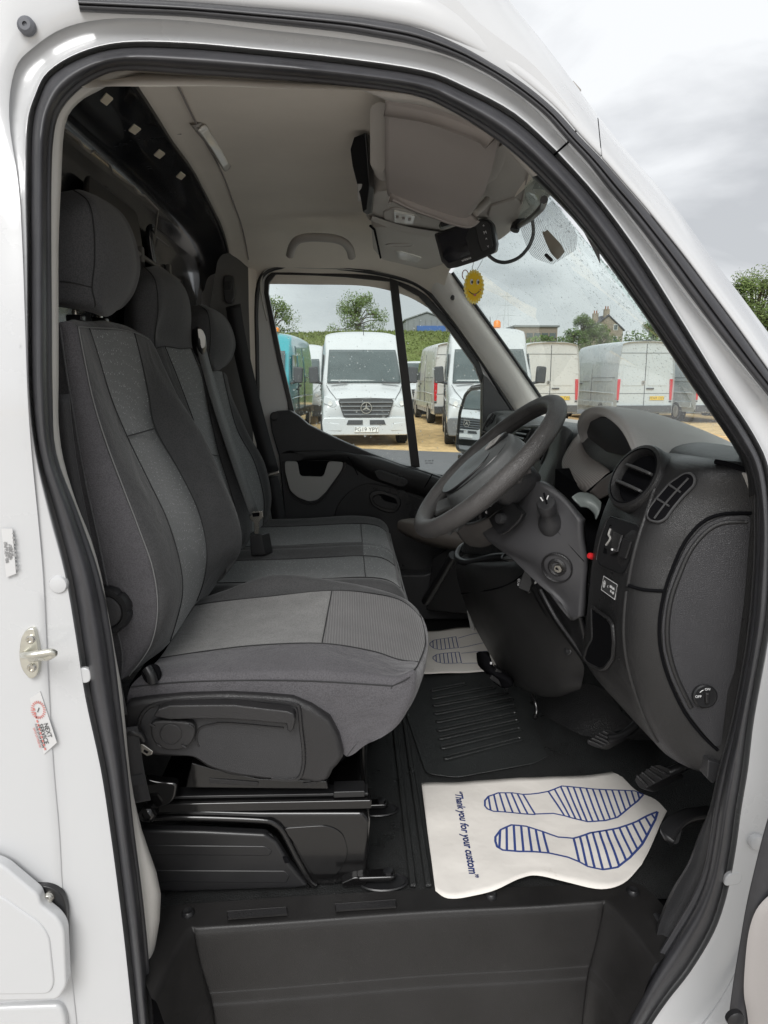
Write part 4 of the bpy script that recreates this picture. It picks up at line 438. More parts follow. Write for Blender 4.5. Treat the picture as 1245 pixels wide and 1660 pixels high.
mt = slab('ribbed_mat', [(p[0], p[1], 0.6) for p in mat_o], (0, 0, 0.003), mat('ribbed_rubber', (0.026, 0.028, 0.028), 0.38, bump=('grain', 300, 0.3, 0.0015), var=0.12), VAN, bevel=0.003, r=0.02)
for a, b in [((.2404,.9964,.609),(.3373,1.0345,.609)),((.2363,.9473,.609),(.4212,1.0087,.609)),((.2359,.9002,.609),(.4494,.9693,.609)),((.2334,.8517,.609),(.4545,.9284,.609)),((.2326,.8053,.609),(.4517,.8856,.609)),((.2298,.7579,.609),(.444,.8375,.609)),((.2276,.7159,.609),(.4391,.795,.609)),((.2278,.6696,.609),(.4352,.751,.609)),((.2286,.6199,.609),(.4246,.6998,.609))]:
    a, b = V(a), V(b); d = (b - a).normalized(); n_ = Vector((-d.y, d.x, 0)) * 0.0068
    o_ = []
    for c, s in ((b, 1), (a, -1)):
        for k in range(9):
            t = -math.pi / 2 + math.pi * k / 8; o_.append(c + (n_ * math.sin(t) + d * (0.0068 * math.cos(t))) * s)
    o_ = [(p.x, p.y, 0.6055) for p in o_]
    tube('tread_rib', o_, 0.0026, mt.data.materials[0], mt, n=6, closed=True)

tr = loft('step_tread', [[(-.337,.0373,.606),(-.3408,.1139,.606),(-.3276,.1497,.606),(-.29,.1594,.606),(-.1848,.1646,.606),(-.0778,.1698,.606),(.1322,.1747,.606),(.3186,.1732,.606),(.4478,.1731,.606),(.5144,.1698,.606),(.5385,.0978,.606),(.5335,.0307,.606)],[(-.3069,-.0116,.6045),(-.3019,.0544,.6045),(-.2863,.1149,.6045),(-.2625,.1207,.6045),(-.1792,.1242,.6045),(-.0756,.1289,.6045),(.1281,.1374,.6045),(.3099,.139,.6045),(.4288,.1424,.6045),(.462,.1396,.6045),(.48,.0816,.6045),(.4897,.0068,.6045)],[(-.2969,-.0279,.604),(-.289,.0346,.604),(-.2726,.1033,.604),(-.2533,.1078,.604),(-.1774,.1108,.604),(-.0749,.1153,.604),(.1268,.125,.604),(.307,.1276,.604),(.4225,.1322,.604),(.4445,.1296,.604),(.4605,.0762,.604),(.4751,-.0012,.604)],[(-.2909,-.0285,.598),(-.283,.034,.598),(-.2666,.0993,.598),(-.2533,.1038,.598),(-.1774,.1068,.598),(-.0749,.1113,.598),(.1268,.121,.598),(.307,.1236,.598),(.4225,.1282,.598),(.4385,.1256,.598),(.4545,.0756,.598),(.4691,-.0018,.598)],[(-.2869,-.029,.586),(-.279,.0335,.586),(-.2626,.0963,.586),(-.2533,.1008,.586),(-.1774,.1038,.586),(-.0749,.1083,.586),(.1268,.118,.586),(.307,.1206,.586),(.4225,.1252,.586),(.4345,.1226,.586),(.4505,.0752,.586),(.4651,-.0022,.586)],[(-.2769,-.0297,.545),(-.269,.0328,.545),(-.2526,.0913,.545),(-.2533,.0958,.545),(-.1774,.0988,.545),(-.0749,.1033,.545),(.1268,.113,.545),(.307,.1156,.545),(.4225,.1202,.545),(.4245,.1176,.545),(.4405,.0744,.545),(.4551,-.003,.545)],[(-.2649,-.0306,.5),(-.257,.0319,.5),(-.2406,.0853,.5),(-.2533,.0898,.5),(-.1774,.0928,.5),(-.0749,.0973,.5),(.1268,.107,.5),(.307,.1096,.5),(.4225,.1142,.5),(.4125,.1116,.5),(.4285,.0735,.5),(.4431,-.0039,.5)],[(-.2619,-.0309,.492),(-.254,.0316,.492),(-.2376,.0833,.492),(-.2533,.0878,.492),(-.1774,.0908,.492),(-.0749,.0953,.492),(.1268,.105,.492),(.307,.1076,.492),(.4225,.1122,.492),(.4095,.1096,.492),(.4255,.0732,.492),(.4401,-.0042,.492)],[(-.2589,-.0314,.478),(-.251,.0311,.478),(-.2346,.0803,.478),(-.2533,.0848,.478),(-.1774,.0878,.478),(-.0749,.0923,.478),(.1268,.102,.478),(.307,.1046,.478),(.4225,.1092,.478),(.4065,.1066,.478),(.4225,.0728,.478),(.4371,-.0046,.478)],[(-.2559,-.0319,.462),(-.248,.0306,.462),(-.2316,.0763,.462),(-.2533,.0808,.462),(-.1774,.0838,.462),(-.0749,.0883,.462),(.1268,.098,.462),(.307,.1006,.462),(.4225,.1052,.462),(.4035,.1026,.462),(.4195,.0722,.462),(.4341,-.0052,.462)],[(-.2489,-.0333,.38),(-.241,.0292,.38),(-.2246,.0673,.38),(-.2533,.0718,.38),(-.1774,.0748,.38),(-.0749,.0793,.38),(.1268,.089,.38),(.307,.0916,.38),(.4225,.0962,.38),(.3965,.0936,.38),(.4125,.0708,.38),(.4271,-.0066,.38)],[(-.2469,-.0339,.25),(-.239,.0286,.25),(-.2226,.0633,.25),(-.2533,.0678,.25),(-.1774,.0708,.25),(-.0749,.0753,.25),(.1268,.085,.25),(.307,.0876,.25),(.4225,.0922,.25),(.3945,.0896,.25),(.4105,.0702,.25),(.4251,-.0072,.25)]], M_TREAD, VAN, nu=5, nv=4, angle=80)
for c in [[(-.2141,.1356,.607),(-.1142,.1407,.607),(-.1106,.1234,.607),(-.2092,.1185,.607)],[(-.0307,.1438,.607),(.0743,.1489,.607),(.0742,.1313,.607),(-.0283,.1278,.607)]]:
    tube('pad_outline', [V(p) + Vector((0, 0, 0.0015)) for p in c], 0.0014, M_TREAD, tr, n=5, closed=True)
    slab('grip_pad', [V(p) + Vector((0, 0, 0.001)) for p in c], (0, 0, 0.0016), M_DARK2, tr, bevel=0.001)
for p in [(-.2799,.1373,.606),(.2433,.1537,.606),(.4964,.1503,.606)]:
    lathe('stud', [(0.011, -0.002), (0.011, 0.002), (0.008, 0.006), (0.004, 0.005), (0, 0.004)], p, (0, 0, 1), M_BLACK, tr, n=16)
box('sill_underside', (-0.6, 0.33, 0.25), (0.7, 0.42, 0.585), M_VOID, VAN)

box('sill_end', (-0.45, 0.10, 0.2), (-0.285, 0.33, 0.59), M_VOID, VAN)
box('sill_end', (0.50, 0.10, 0.2), (0.75, 0.33, 0.59), M_VOID, VAN)
# ================================================================ passenger's door on the far side
pd = empty('passenger_door', (0.15, 1.72, 0.6), VAN)

fr2 = ring('door_frame', [(-.3573,1.72,.8381),(-.3373,1.72,1.3082),(-.3293,1.72,1.62),(-.3295,1.72,1.7495),(-.3179,1.72,1.8346),(-.2859,1.72,1.8811),(-.2024,1.72,1.9006),(-.0491,1.72,1.8976),(.1273,1.72,1.8778),(.261,1.72,1.8425),(.3564,1.72,1.7527),(.48,1.72,1.5997),(.5933,1.72,1.4311),(.6868,1.72,1.3045),(.7188,1.72,1.0923),(.7296,1.72,.8245),(.6901,1.72,.5733),(.1754,1.72,.5567),(-.1629,1.72,.5627)], [(-.2168,1.72,1.3077),(-.2232,1.72,1.4164),(-.2574,1.72,1.5698),(-.2803,1.72,1.7003),(-.297,1.72,1.8029),(-.2935,1.72,1.8474),(-.2596,1.72,1.8855),(-.1372,1.72,1.8822),(-.0053,1.72,1.8768),(.1718,1.72,1.8611),(.2702,1.72,1.8169),(.3868,1.72,1.6941),(.4832,1.72,1.5641),(.5102,1.72,1.4968),(.513,1.72,1.3051),(.5167,1.72,1.1649),(.4806,1.72,1.0941),(.2676,1.72,1.1312),(-.0118,1.72,1.2264)], (0, 0.04, 0), mat('frame_grey_paint', (0.66, 0.66, 0.65), 0.4), pd, bevel=0.004)
ring('window_rubber', [(-.2164,1.715,1.3081),(-.2228,1.715,1.4166),(-.2569,1.715,1.5696),(-.2798,1.715,1.6999),(-.2965,1.715,1.8024),(-.2929,1.715,1.8467),(-.2591,1.715,1.8848),(-.1369,1.715,1.8815),(-.0053,1.715,1.8761),(.1714,1.715,1.8604),(.2697,1.715,1.8163),(.3861,1.715,1.6937),(.4823,1.715,1.5639),(.5093,1.715,1.4968),(.512,1.715,1.3055),(.5157,1.715,1.1656),(.4796,1.715,1.0949),(.2671,1.715,1.1319),(-.0118,1.715,1.2269)], [(-.1886,1.715,1.3308),(-.2049,1.715,1.4098),(-.2391,1.715,1.5697),(-.2621,1.715,1.7),(-.2812,1.715,1.8024),(-.2779,1.715,1.8384),(-.2531,1.715,1.8659),(-.1372,1.715,1.8646),(-.0055,1.715,1.8592),(.1626,1.715,1.8434),(.2587,1.715,1.7948),(.3728,1.715,1.674),(.4665,1.715,1.5506),(.4958,1.715,1.4833),(.498,1.715,1.3055),(.4965,1.715,1.1774),(.4601,1.715,1.1235),(.2574,1.715,1.1602),(-.0115,1.715,1.2546)], (0, 0.03, 0), M_BLACK, pd, bevel=0.003)
tube('door_rubber', [(-.3405,1.705,.9376),(-.3331,1.705,1.3093),(-.3275,1.705,1.6193),(-.3258,1.705,1.7374),(-.3141,1.705,1.8285),(-.2823,1.705,1.8748),(-.2014,1.705,1.8942),(-.0489,1.705,1.8912),(.1266,1.705,1.8693),(.2596,1.705,1.83),(.3546,1.705,1.7384),(.4777,1.705,1.5836),(.5905,1.705,1.4156),(.6222,1.705,1.37)], 0.0085, M_BLACK, pd, n=8, smooth_n=5)
tube('frame_bead', [(-.2868,1.7,1.7052),(-.3038,1.7,1.7901),(-.302,1.7,1.8489),(-.2662,1.7,1.8867),(-.136,1.7,1.8877),(.0167,1.7,1.8825),(.1704,1.7,1.8647),(.2814,1.7,1.821)], 0.003, M_GREYTRIM, pd, n=6, smooth_n=5)
gl = slab('window_glass', [(-.1997,1.735,1.3066),(-.2246,1.735,1.4092),(-.2588,1.735,1.5702),(-.2819,1.735,1.7014),(-.2987,1.735,1.8046),(-.2927,1.735,1.8579),(-.2547,1.735,1.8793),(-.0054,1.735,1.8726),(.175,1.735,1.8567),(.2593,1.735,1.1647),(-.0119,1.735,1.2248)], (0, 0.004, 0), M_GLASS, pd, bevel=0)
qg = slab('quarter_glass', [(.175,1.736,1.8569),(.2718,1.736,1.8188),(.3891,1.736,1.6953),(.4861,1.736,1.5644),(.511,1.736,1.4968),(.5193,1.736,1.0914),(.2595,1.736,1.1527)], (0, 0.004, 0), M_GLASS, pd, bevel=0)
slab('window_bar', [(.1513,1.712,1.8577),(.1824,1.712,1.8473),(.2687,1.712,1.1722),(.2361,1.712,1.1724)], (0, 0.03, 0), M_BLACK, pd, bevel=0.003)
for s, px in (('E1 43R-00', (.3059,1.733,1.1953)), ('ISO 9001', (.306,1.733,1.1858))):
    text('glass_mark', s, px, (1, 0, 0), (0, 0, 1), 0.008, M_BPRINT, qg)
card = slab('door_card', [(-.2854,1.675,1.3648),(-.2648,1.675,1.3847),(-.2113,1.675,1.3891),(-.1805,1.675,1.369),(-.1453,1.675,1.3376),(-.0897,1.675,1.3083),(-.0067,1.675,1.2696),(.0839,1.675,1.2305),(.1891,1.675,1.191),(.2858,1.675,1.1628),(.4961,1.675,1.0891),(.6841,1.675,1.0759),(.7037,1.675,.5633),(-.2426,1.675,.58),(-.2381,1.675,.943),(-.246,1.675,1.0833),(-.2559,1.675,1.2209),(-.2802,1.675,1.3112)], (0, 0.045, 0), M_DARK, pd, bevel=0.006, seg=3)
loft('card_sill', [[(-.2463,1.672,1.2325),(-.2136,1.66,1.2426),(-.1688,1.655,1.2271),(-.1695,1.66,1.2085),(-.2155,1.672,1.2028)],[(-.0795,1.672,1.2317),(-.0452,1.66,1.2418),(-.0115,1.65,1.2336),(-.0207,1.655,1.2173),(-.0346,1.672,1.2018)],[(.0792,1.672,1.224),(.0832,1.655,1.2167),(.0784,1.648,1.1948),(.0785,1.655,1.1644),(.0743,1.672,1.1392)],[(.1934,1.672,1.1867),(.1968,1.655,1.1796),(.1918,1.648,1.1577),(.1879,1.655,1.1246),(.1823,1.672,1.099)],[(.2856,1.672,1.1562),(.293,1.655,1.1515),(.2902,1.648,1.1295),(.2845,1.655,1.0915),(.2773,1.672,1.0656)],[(.4019,1.672,1.1136),(.4087,1.655,1.1045),(.4057,1.648,1.0824),(.4004,1.655,1.0534),(.399,1.672,1.0199)]], M_DARK2, card, nu=4, nv=5)
tube('sill_seam', [(-.0048,1.653,1.2242),(.0152,1.65,1.195),(.0331,1.66,1.1526)], 0.0022, M_VOID, card, n=6)
tube('sill_seam', [(.3084,1.65,1.1566),(.2966,1.645,1.1368),(.2794,1.652,1.1059)], 0.0022, M_VOID, card, n=6)
slab('pull_cup', [(.0871,1.64,1.1708),(.1142,1.64,1.1752),(.2095,1.64,1.1404),(.2232,1.64,1.1242),(.2028,1.64,1.1083),(.1823,1.64,1.1085),(.1051,1.64,1.1365)], (0, 0.035, 0), M_DARK2, card, bevel=0.006, seg=3, r=0.012)
lathe('screw_cap', [(0.016, 0.004), (0.016, -0.002), (0.013, -0.003), (0.012, -0.0015), (0, -0.0015)], (-.2673,1.673,1.3671), (0, 1, 0), M_BLACK, card, n=18)
bp_ = slab('door_bin', [(-.2352,1.665,1.2038),(-.188,1.665,1.2035),(-.1801,1.665,1.1487),(-.0942,1.665,1.1459),(-.0752,1.665,1.2028),(-.0187,1.665,1.2002),(-.0258,1.665,1.1706),(-.086,1.665,1.0883),(-.1184,1.665,1.0584),(-.1503,1.665,1.054),(-.1909,1.665,1.0706),(-.2176,1.665,1.0962),(-.2339,1.665,1.1651)], (0, 0.012, 0), M_BINPANEL, pd, bevel=0.002, r=0.012)
slab('bin_opening', [(-.193,1.6725,1.2049),(-.0709,1.6725,1.2042),(-.09,1.6725,1.1402),(-.1853,1.6725,1.1409)], (0, 0.004, 0), M_VOID, bp_, bevel=0)
tube('bin_edge', [(-.2402,1.672,1.2053),(-.2369,1.672,1.1619),(-.2205,1.672,1.0905),(-.1916,1.672,1.0625),(-.1509,1.672,1.0435),(-.1142,1.672,1.0502),(-.0794,1.672,1.0825),(-.019,1.672,1.1674),(-.0119,1.672,1.2017)], 0.004, M_BLACK, bp_, n=6, smooth_n=4)
hd = slab('door_handle', [(.0738,1.662,1.0759),(.0876,1.662,1.092),(.1197,1.662,1.0941),(.1794,1.662,1.075),(.1956,1.662,1.0539),(.1888,1.662,1.026),(.1704,1.662,1.0074),(.1334,1.662,1.0101),(.0828,1.662,1.0363)], (0, 0.016, 0), M_BLACK, pd, bevel=0.004, seg=3, r=0.02)
slab('handle_cup', [(.0852,1.6605,1.0737),(.1196,1.6605,1.0827),(.1747,1.6605,1.0637),(.1817,1.6605,1.0403),(.1656,1.6605,1.0218),(.1288,1.6605,1.0244),(.0897,1.6605,1.0458)], (0, 0.004, 0), M_VOID, hd, bevel=0.001, r=0.015)
slab('handle_lever', [(.0872,1.652,1.0705),(.1146,1.652,1.0795),(.1283,1.652,1.0562),(.1834,1.652,1.0418),(.1697,1.652,1.0233),(.1283,1.652,1.0283),(.0917,1.652,1.0472)], (0, 0.009, 0), M_DARK2, hd, bevel=0.004, seg=3, r=0.012)
slab('card_recess', [(-.0597,1.671,1.0125),(-.0131,1.671,1.0821),(.0559,1.671,1.1233),(.1707,1.671,1.1039),(.3099,1.671,1.0444),(.451,1.671,.9841),(.5241,1.671,.8877),(.532,1.671,.5929),(-.0178,1.671,.6023),(-.0503,1.671,.8466)], (0, 0.008, 0), M_DARK2, card, bevel=0.004, seg=3, r=0.04)
slab('door_pocket', [(.167,1.6,.7863),(.2818,1.6,.7847),(.3391,1.6,.8123),(.3839,1.6,.8824),(.5098,1.6,.9043),(.5179,1.6,.6053),(.1675,1.6,.6114)], (0, 0.07, 0), M_DARK, pd, bevel=0.008, seg=3, r=0.015)
slab('mirror_triangle', [(.4966,1.7,1.5192),(.513,1.7,1.5058),(.6137,1.7,1.3794),(.5759,1.7,1.3293),(.5001,1.7,1.2951)], (0, 0.03, 0), M_DARK, pd, bevel=0.004, seg=3)
# door mirror outside, with real glass

mh = slab('door_mirror', [(.4732,2.15,1.3008),(.4863,2.14,1.381),(.5005,2.12,1.4445),(.5186,2.09,1.4733),(.5621,1.95,1.4892),(.5879,1.88,1.4823),(.5968,1.88,1.1819),(.5411,2,1.1792),(.4899,2.12,1.18),(.4752,2.15,1.1986)], (0.06, 0.03, 0), M_BLACK, pd, bevel=0.008, seg=3)
slab('mirror_case', [(.4741,2.14,1.178),(.5412,2,1.174),(.5431,2,1.0985),(.4957,2.11,1.0813),(.4779,2.14,1.1182)], (0.06, 0.03, 0), M_BLACK, mh, bevel=0.008, seg=3, r=0.01)
mq = [V(p) for p in [(.4799,2.13,1.2166),(.4887,2.115,1.1992),(.5844,1.895,1.1978),(.5766,1.895,1.4702),(.5217,2.045,1.4585),(.5056,2.085,1.4322),(.4889,2.12,1.3607)]]
mnv = Vector((-0.95, -0.32, 0.045)).normalized(); m0 = mq[2]
mq = [Vector((-0.001, -0.003, 0)) + p for p in mq]
cam0 = mq[4]
mq = [p - mnv * ((p - cam0).dot(mnv)) for p in mq]
slab('mirror_glass', [p + mnv * 0.012 for p in mq], -mnv * 0.003, M_MIRROR, mh, bevel=0, r=0.012)
tube('mirror_rim', [p + mnv * 0.010 for p in rnd_poly(mq, 0.012)], 0.0085, M_BLACK, mh, n=6, closed=True)
slab('convex_glass', [(.4822,2.1,1.1366),(.519,2.02,1.1615),(.5202,2.02,1.1091),(.4922,2.09,1.0948)], (-0.004, -0.002, 0), M_MIRROR, mh, bevel=0, r=0.008)
# far pillar trims
loft('far_pillar_trim', [[(.2765,1.66,1.8724),(.3046,1.62,1.8567),(.3384,1.6,1.8643),(.3728,1.6,1.8503)],[(.2971,1.7,1.8104),(.3345,1.66,1.7892),(.3767,1.62,1.8015),(.4009,1.61,1.8108)],[(.3853,1.71,1.6977),(.4244,1.67,1.6734),(.4663,1.62,1.685),(.4904,1.61,1.697)],[(.4907,1.71,1.5549),(.529,1.67,1.5366),(.5694,1.62,1.5532),(.591,1.61,1.568)],[(.5916,1.71,1.4155),(.6195,1.67,1.41),(.6518,1.62,1.4336),(.6753,1.61,1.4535)],[(.6482,1.71,1.3284),(.673,1.67,1.3309),(.7045,1.62,1.3562),(.7348,1.61,1.3744)]], mat('pillar_grey', (0.74, 0.72, 0.69), 0.7, bump=('noise', 600, 0.15, 0.001)), VAN, nu=4, nv=5)
tube('screen_border', [(.3619,1.6,1.8604),(.3993,1.6,1.8116),(.4884,1.6,1.6983),(.5886,1.6,1.5699),(.6749,1.6,1.4537),(.72,1.6,1.3903)], 0.006, M_BLACK, VAN, n=6, smooth_n=3)
lathe('coat_hook', [(0.011, 0), (0.011, -0.006), (0.006, -0.012), (0.006, -0.02), (0, -0.021)], (.3742,1.645,1.7835), (0.3, 1, 0), M_BLACK, VAN, n=14)
ctp = loft('centre_pillar_trim', [[(-.4345,1.58,1.8856),(-.4163,1.6,1.9147),(-.3775,1.66,1.9249),(-.3477,1.7,1.9048),(-.3185,1.7,1.8738)],[(-.4528,1.58,1.796),(-.4331,1.6,1.8086),(-.3807,1.64,1.8138),(-.3475,1.69,1.8097),(-.3234,1.7,1.7899)],[(-.4676,1.58,1.6951),(-.4462,1.6,1.6967),(-.385,1.64,1.7001),(-.349,1.69,1.7042),(-.324,1.7,1.705)],[(-.4844,1.58,1.3189),(-.4624,1.6,1.3173),(-.3865,1.64,1.3142),(-.3492,1.69,1.3104),(-.3325,1.7,1.3096)],[(-.5042,1.58,.875),(-.4816,1.6,.8697),(-.3806,1.64,.8585),(-.3533,1.69,.8456),(-.343,1.7,.843)]], [mat('pillar_dark', (0.09, 0.086, 0.083), 0.7), M_LINER], VAN, nu=4, nv=4, colmat=[0, 0, 0, 1])
ba = slab('belt_adjuster', [(-.419,1.6,1.8469),(-.3859,1.6,1.8471),(-.3822,1.6,1.7786),(-.3936,1.6,1.7541),(-.4145,1.6,1.754),(-.4219,1.6,1.7784)], (0, 0.03, 0), M_DARK, VAN, bevel=0.005, seg=3, r=0.012)
slab('adjuster_button', [(-.4168,1.594,1.826),(-.3961,1.594,1.8262),(-.3972,1.594,1.798),(-.418,1.594,1.7979)], (0, 0.01, 0), M_BLACK, ba, bevel=0.002)
fb = strip('far_seat_belt', [(-.3866,1.58,1.7461),(-.3763,1.585,1.6549),(-.3507,1.59,1.5097),(-.3149,1.6,1.3385),(-.2742,1.6,1.1737)], (1, 0, 0.25), 0.052, M_BELT, VAN)
obox('belt_buckle', (-.2716,1.595,1.1677), (1, 0, 0.3), (0, 1, 0), (-0.3, 0, 1), (0.05, 0.012, 0.012), M_CHROME, fb)
strip('belt_tail', [(-.2768,1.6,1.1582),(-.2619,1.6,1.0616),(-.249,1.6,.9637)], (1, 0, 0.1), 0.05, M_BELT, fb)
# grab handle over the far door
gh = tube('grab_handle', [(-.1789,1.42,1.8833),(-.1684,1.39,1.9041),(-.1489,1.36,1.9188),(-.1162,1.35,1.9244),(-.0786,1.345,1.9238),(-.0375,1.35,1.9215),(-.0075,1.36,1.9128),(.0095,1.39,1.8983),(.0153,1.42,1.8812)], 0.013, M_CONSOLE, VAN, n=10, smooth_n=4)

# ================================================================ over the windscreen: console, visor, lamps

oc = empty('overhead_console', (0.2, 0.5, 1.87), VAN)
cb = [(.0458,.7841,1.865),(.0833,.8616,1.865),(.1458,.9382,1.865),(.2302,1.0049,1.865),(.3271,1.0505,1.865),(.4033,1.0641,1.865),(.4155,.8732,1.865),(.4185,.7105,1.865),(.4129,.5513,1.865),(.34,.18,1.865),(.265,.2,1.865),(.268,.5,1.865),(.06,.55,1.865)]
zl = lambda p, z, k: (p[0] * k + 0.17 * (1 - k), p[1] * k + 0.45 * (1 - k), min(z, 1.865 + max(0.0, p[1] - 0.10) * 0.6 if p[0] > 0.2 or p[1] < 0.3 else z))
loft('console_body', [[zl(p, 1.99, 1.02) for p in cb], [zl(p, 1.93, 1.02) for p in cb], [zl(p, 1.89, 1.01) for p in cb], [zl(p, 1.868, 0.99) for p in cb], [zl(p, 1.862, 0.93) for p in cb], [zl(p, 1.862, 0.6) for p in cb], [zl(p, 1.865, 0.1) for p in cb]], M_CONSOLE, oc, nu=4, nv=4, closed=True)
slab('passenger_pod', [(.0617,.926,1.872),(.0771,1.2328,1.872),(.1128,1.4161,1.872),(.1888,1.5111,1.872),(.2716,1.6146,1.872),(.3606,1.6677,1.872),(.3346,1.1807,1.872),(.2154,.948,1.872)], (0, 0, 0.11), M_CONSOLE, oc, bevel=0.01, seg=3, r=0.02)
tube('pod_seam', [(.0572,.88,1.8656),(.0684,.9,1.8612),(.0842,1.1,1.8638),(.1003,1.27,1.8541)], 0.003, M_VOID, oc, n=6)
slab('console_wing', [(.0075,.52,1.931),(.0146,.5,1.9467),(.0389,.5,1.9567),(.0422,.5,1.9039),(.0432,.5,1.8625),(.0397,.6,1.8403),(.0321,.6,1.8343),(.0279,.56,1.8773),(.0132,.52,1.9025)], (0.012, 0.03, 0.0), M_BLACK, oc, bevel=0.004, seg=2)
slab('wing_label', [(.0216,.545,1.8758),(.03,.545,1.8759),(.0307,.585,1.8533),(.0232,.585,1.8532)], (0.002, 0.002, 0), M_BINPANEL, oc, bevel=0.0005)
slab('console_cheek', [(.0384,.26,1.9187),(.0613,.24,1.9182),(.0686,.4,1.8621),(.0559,.41,1.8616),(.0425,.4,1.8698)], (0.01, 0.06, 0), M_CONSOLE, oc, bevel=0.008, seg=3, r=0.02)
loft('console_lip', [[(.0446,.737,1.868),(.0446,.7387,1.858),(.0533,.7532,1.852),(.0578,.724,1.855)],[(.1159,.8609,1.868),(.1233,.8811,1.858),(.1322,.8791,1.852),(.1339,.8232,1.855)],[(.2148,.9426,1.868),(.2217,.9598,1.858),(.2296,.9593,1.852),(.2271,.8899,1.855)],[(.3158,.9843,1.868),(.3226,1.0038,1.858),(.3279,.9958,1.852),(.3197,.9311,1.855)]], M_CONSOLE, oc, nu=3, nv=5)
rl = slab('reading_lamp', [(.08,.7012,1.858),(.1033,.6658,1.858),(.1496,.7094,1.858),(.1721,.7698,1.858),(.1614,.8368,1.858),(.1137,.8254,1.858),(.0849,.7741,1.858)], (0, 0, 0.006), M_CONSOLE, oc, bevel=0.003, r=0.012)
slab('lamp_lens', [(.1026,.6759,1.854),(.152,.7206,1.854),(.1534,.797,1.854),(.1111,.7858,1.854)], (0, 0, 0.005), M_LENS, rl, bevel=0.002, r=0.006)
for k in range(3):
    obox('lamp_switch', lerp((.1122,.7192,1.852), (.1416,.7425,1.852), k / 2), (1, 0, 0), (0, 1, 0), (0, 0, 1), (0.006, 0.014, 0.003), M_VISOR, rl, bevel=0.001)
r2 = slab('reading_lamp', [(.1432,1.2524,1.869),(.1595,1.2516,1.869),(.2304,1.3564,1.869),(.2305,1.4764,1.869),(.1587,1.3715,1.869)], (0, 0, 0.006), M_LENS, oc, bevel=0.002, r=0.006)
lathe('microphone_grille', [(0.03, 0.003), (0.03, -0.002), (0.026, -0.004), (0.0, -0.003)], (.0744,.6688,1.872), (0.6, 0, 1), M_CONSOLE, oc, n=24, sx=1.0, sy=0.7)
lathe('pod_emblem', [(0.04, 0.003), (0.04, -0.001), (0.036, -0.002), (0.034, -0.0005), (0.0, -0.0005)], (.149,1.1558,1.871), (0, 0, 1), M_CONSOLE, oc, n=24, sx=1.0, sy=0.55)
vz = loft('sun_visor', [[(.062,.2,1.9033),(.1166,.18,1.8906),(.1663,.16,1.8699),(.1988,.15,1.8541),(.2142,.15,1.8429)],[(.0583,.2,1.9015),(.1161,.175,1.8856),(.1674,.155,1.8633),(.2015,.145,1.8476),(.2171,.15,1.8364)],[(.0619,.27,1.8824),(.125,.255,1.8688),(.1772,.245,1.8541),(.2144,.235,1.8383),(.2311,.24,1.8337)],[(.067,.37,1.8599),(.1259,.36,1.8442),(.1841,.355,1.8298),(.223,.35,1.8171),(.2379,.355,1.8155)],[(.0768,.47,1.8402),(.1313,.47,1.8213),(.1839,.47,1.8044),(.2246,.475,1.7982),(.2396,.475,1.8105)],[(.0843,.48,1.8384),(.1357,.48,1.8204),(.1875,.48,1.8044),(.2238,.485,1.7992),(.237,.48,1.8094)]], M_VISOR, VAN, nu=5, nv=5, solid=0.022, off=-1)
lathe('visor_pivot', [(0.009, 0), (0.009, -0.02), (0.012, -0.03), (0.008, -0.04), (0, -0.04)], (.2041,.15,1.8541), (-1, 0.2, 0.2), M_CONSOLE, VAN, n=12)
tube('visor_clip', [(.2423,.47,1.8084),(.2602,.48,1.8251),(.2708,.5,1.8375)], 0.008, M_CONSOLE, VAN, n=8)
slab('console_flap', [(.303,.6348,1.857),(.3405,.5652,1.857),(.3679,.6154,1.857),(.372,.6878,1.857),(.3155,.7327,1.857)], (0, 0, 0.008), M_CONSOLE, oc, bevel=0.004)
tube('console_seam', [(.3154,.3579,1.862),(.3382,.4755,1.86),(.3625,.6094,1.858)], 0.002, M_VISOR, oc, n=5)
# windscreen, its black edge and the dotted sensor patch

WSR = [[(.6324,.0878,1.3446),(.7774,.2781,1.3493),(.8605,.4684,1.3539),(.9117,.6586,1.3586),(.9355,.8489,1.3633),(.9332,1.0392,1.3679),(.9036,1.2294,1.3726),(.8421,1.4197,1.3773),(.7187,1.61,1.3819)],[(.546,.1159,1.4593),(.6636,.3026,1.4725),(.7318,.4894,1.4821),(.7745,.6762,1.4899),(.7954,.8629,1.4961),(.7955,1.0497,1.5008),(.7737,1.2365,1.5039),(.7265,1.4232,1.5052),(.6298,1.61,1.5029)],[(.4597,.1439,1.574),(.5499,.3272,1.5957),(.6031,.5104,1.6103),(.6374,.6937,1.6212),(.6553,.877,1.6289),(.6577,1.0602,1.6337),(.6438,1.2435,1.6353),(.6108,1.4267,1.6332),(.541,1.61,1.6239)],[(.3733,.172,1.6886),(.4361,.3517,1.7189),(.4745,.5315,1.7384),(.5002,.7112,1.7525),(.5152,.891,1.7618),(.5199,1.0707,1.7665),(.5139,1.2505,1.7666),(.4952,1.4302,1.7611),(.4521,1.61,1.7449)],[(.287,.2,1.8033),(.3223,.3763,1.8421),(.3458,.5525,1.8666),(.3631,.7288,1.8838),(.3751,.905,1.8946),(.3822,1.0813,1.8994),(.3839,1.2575,1.8979),(.3796,1.4338,1.889),(.3633,1.61,1.8659)]]
ws = loft('windscreen', WSR, M_WSGLASS, VAN, nu=3, nv=3)
WN = Vector((0.75, 0, 0.66))
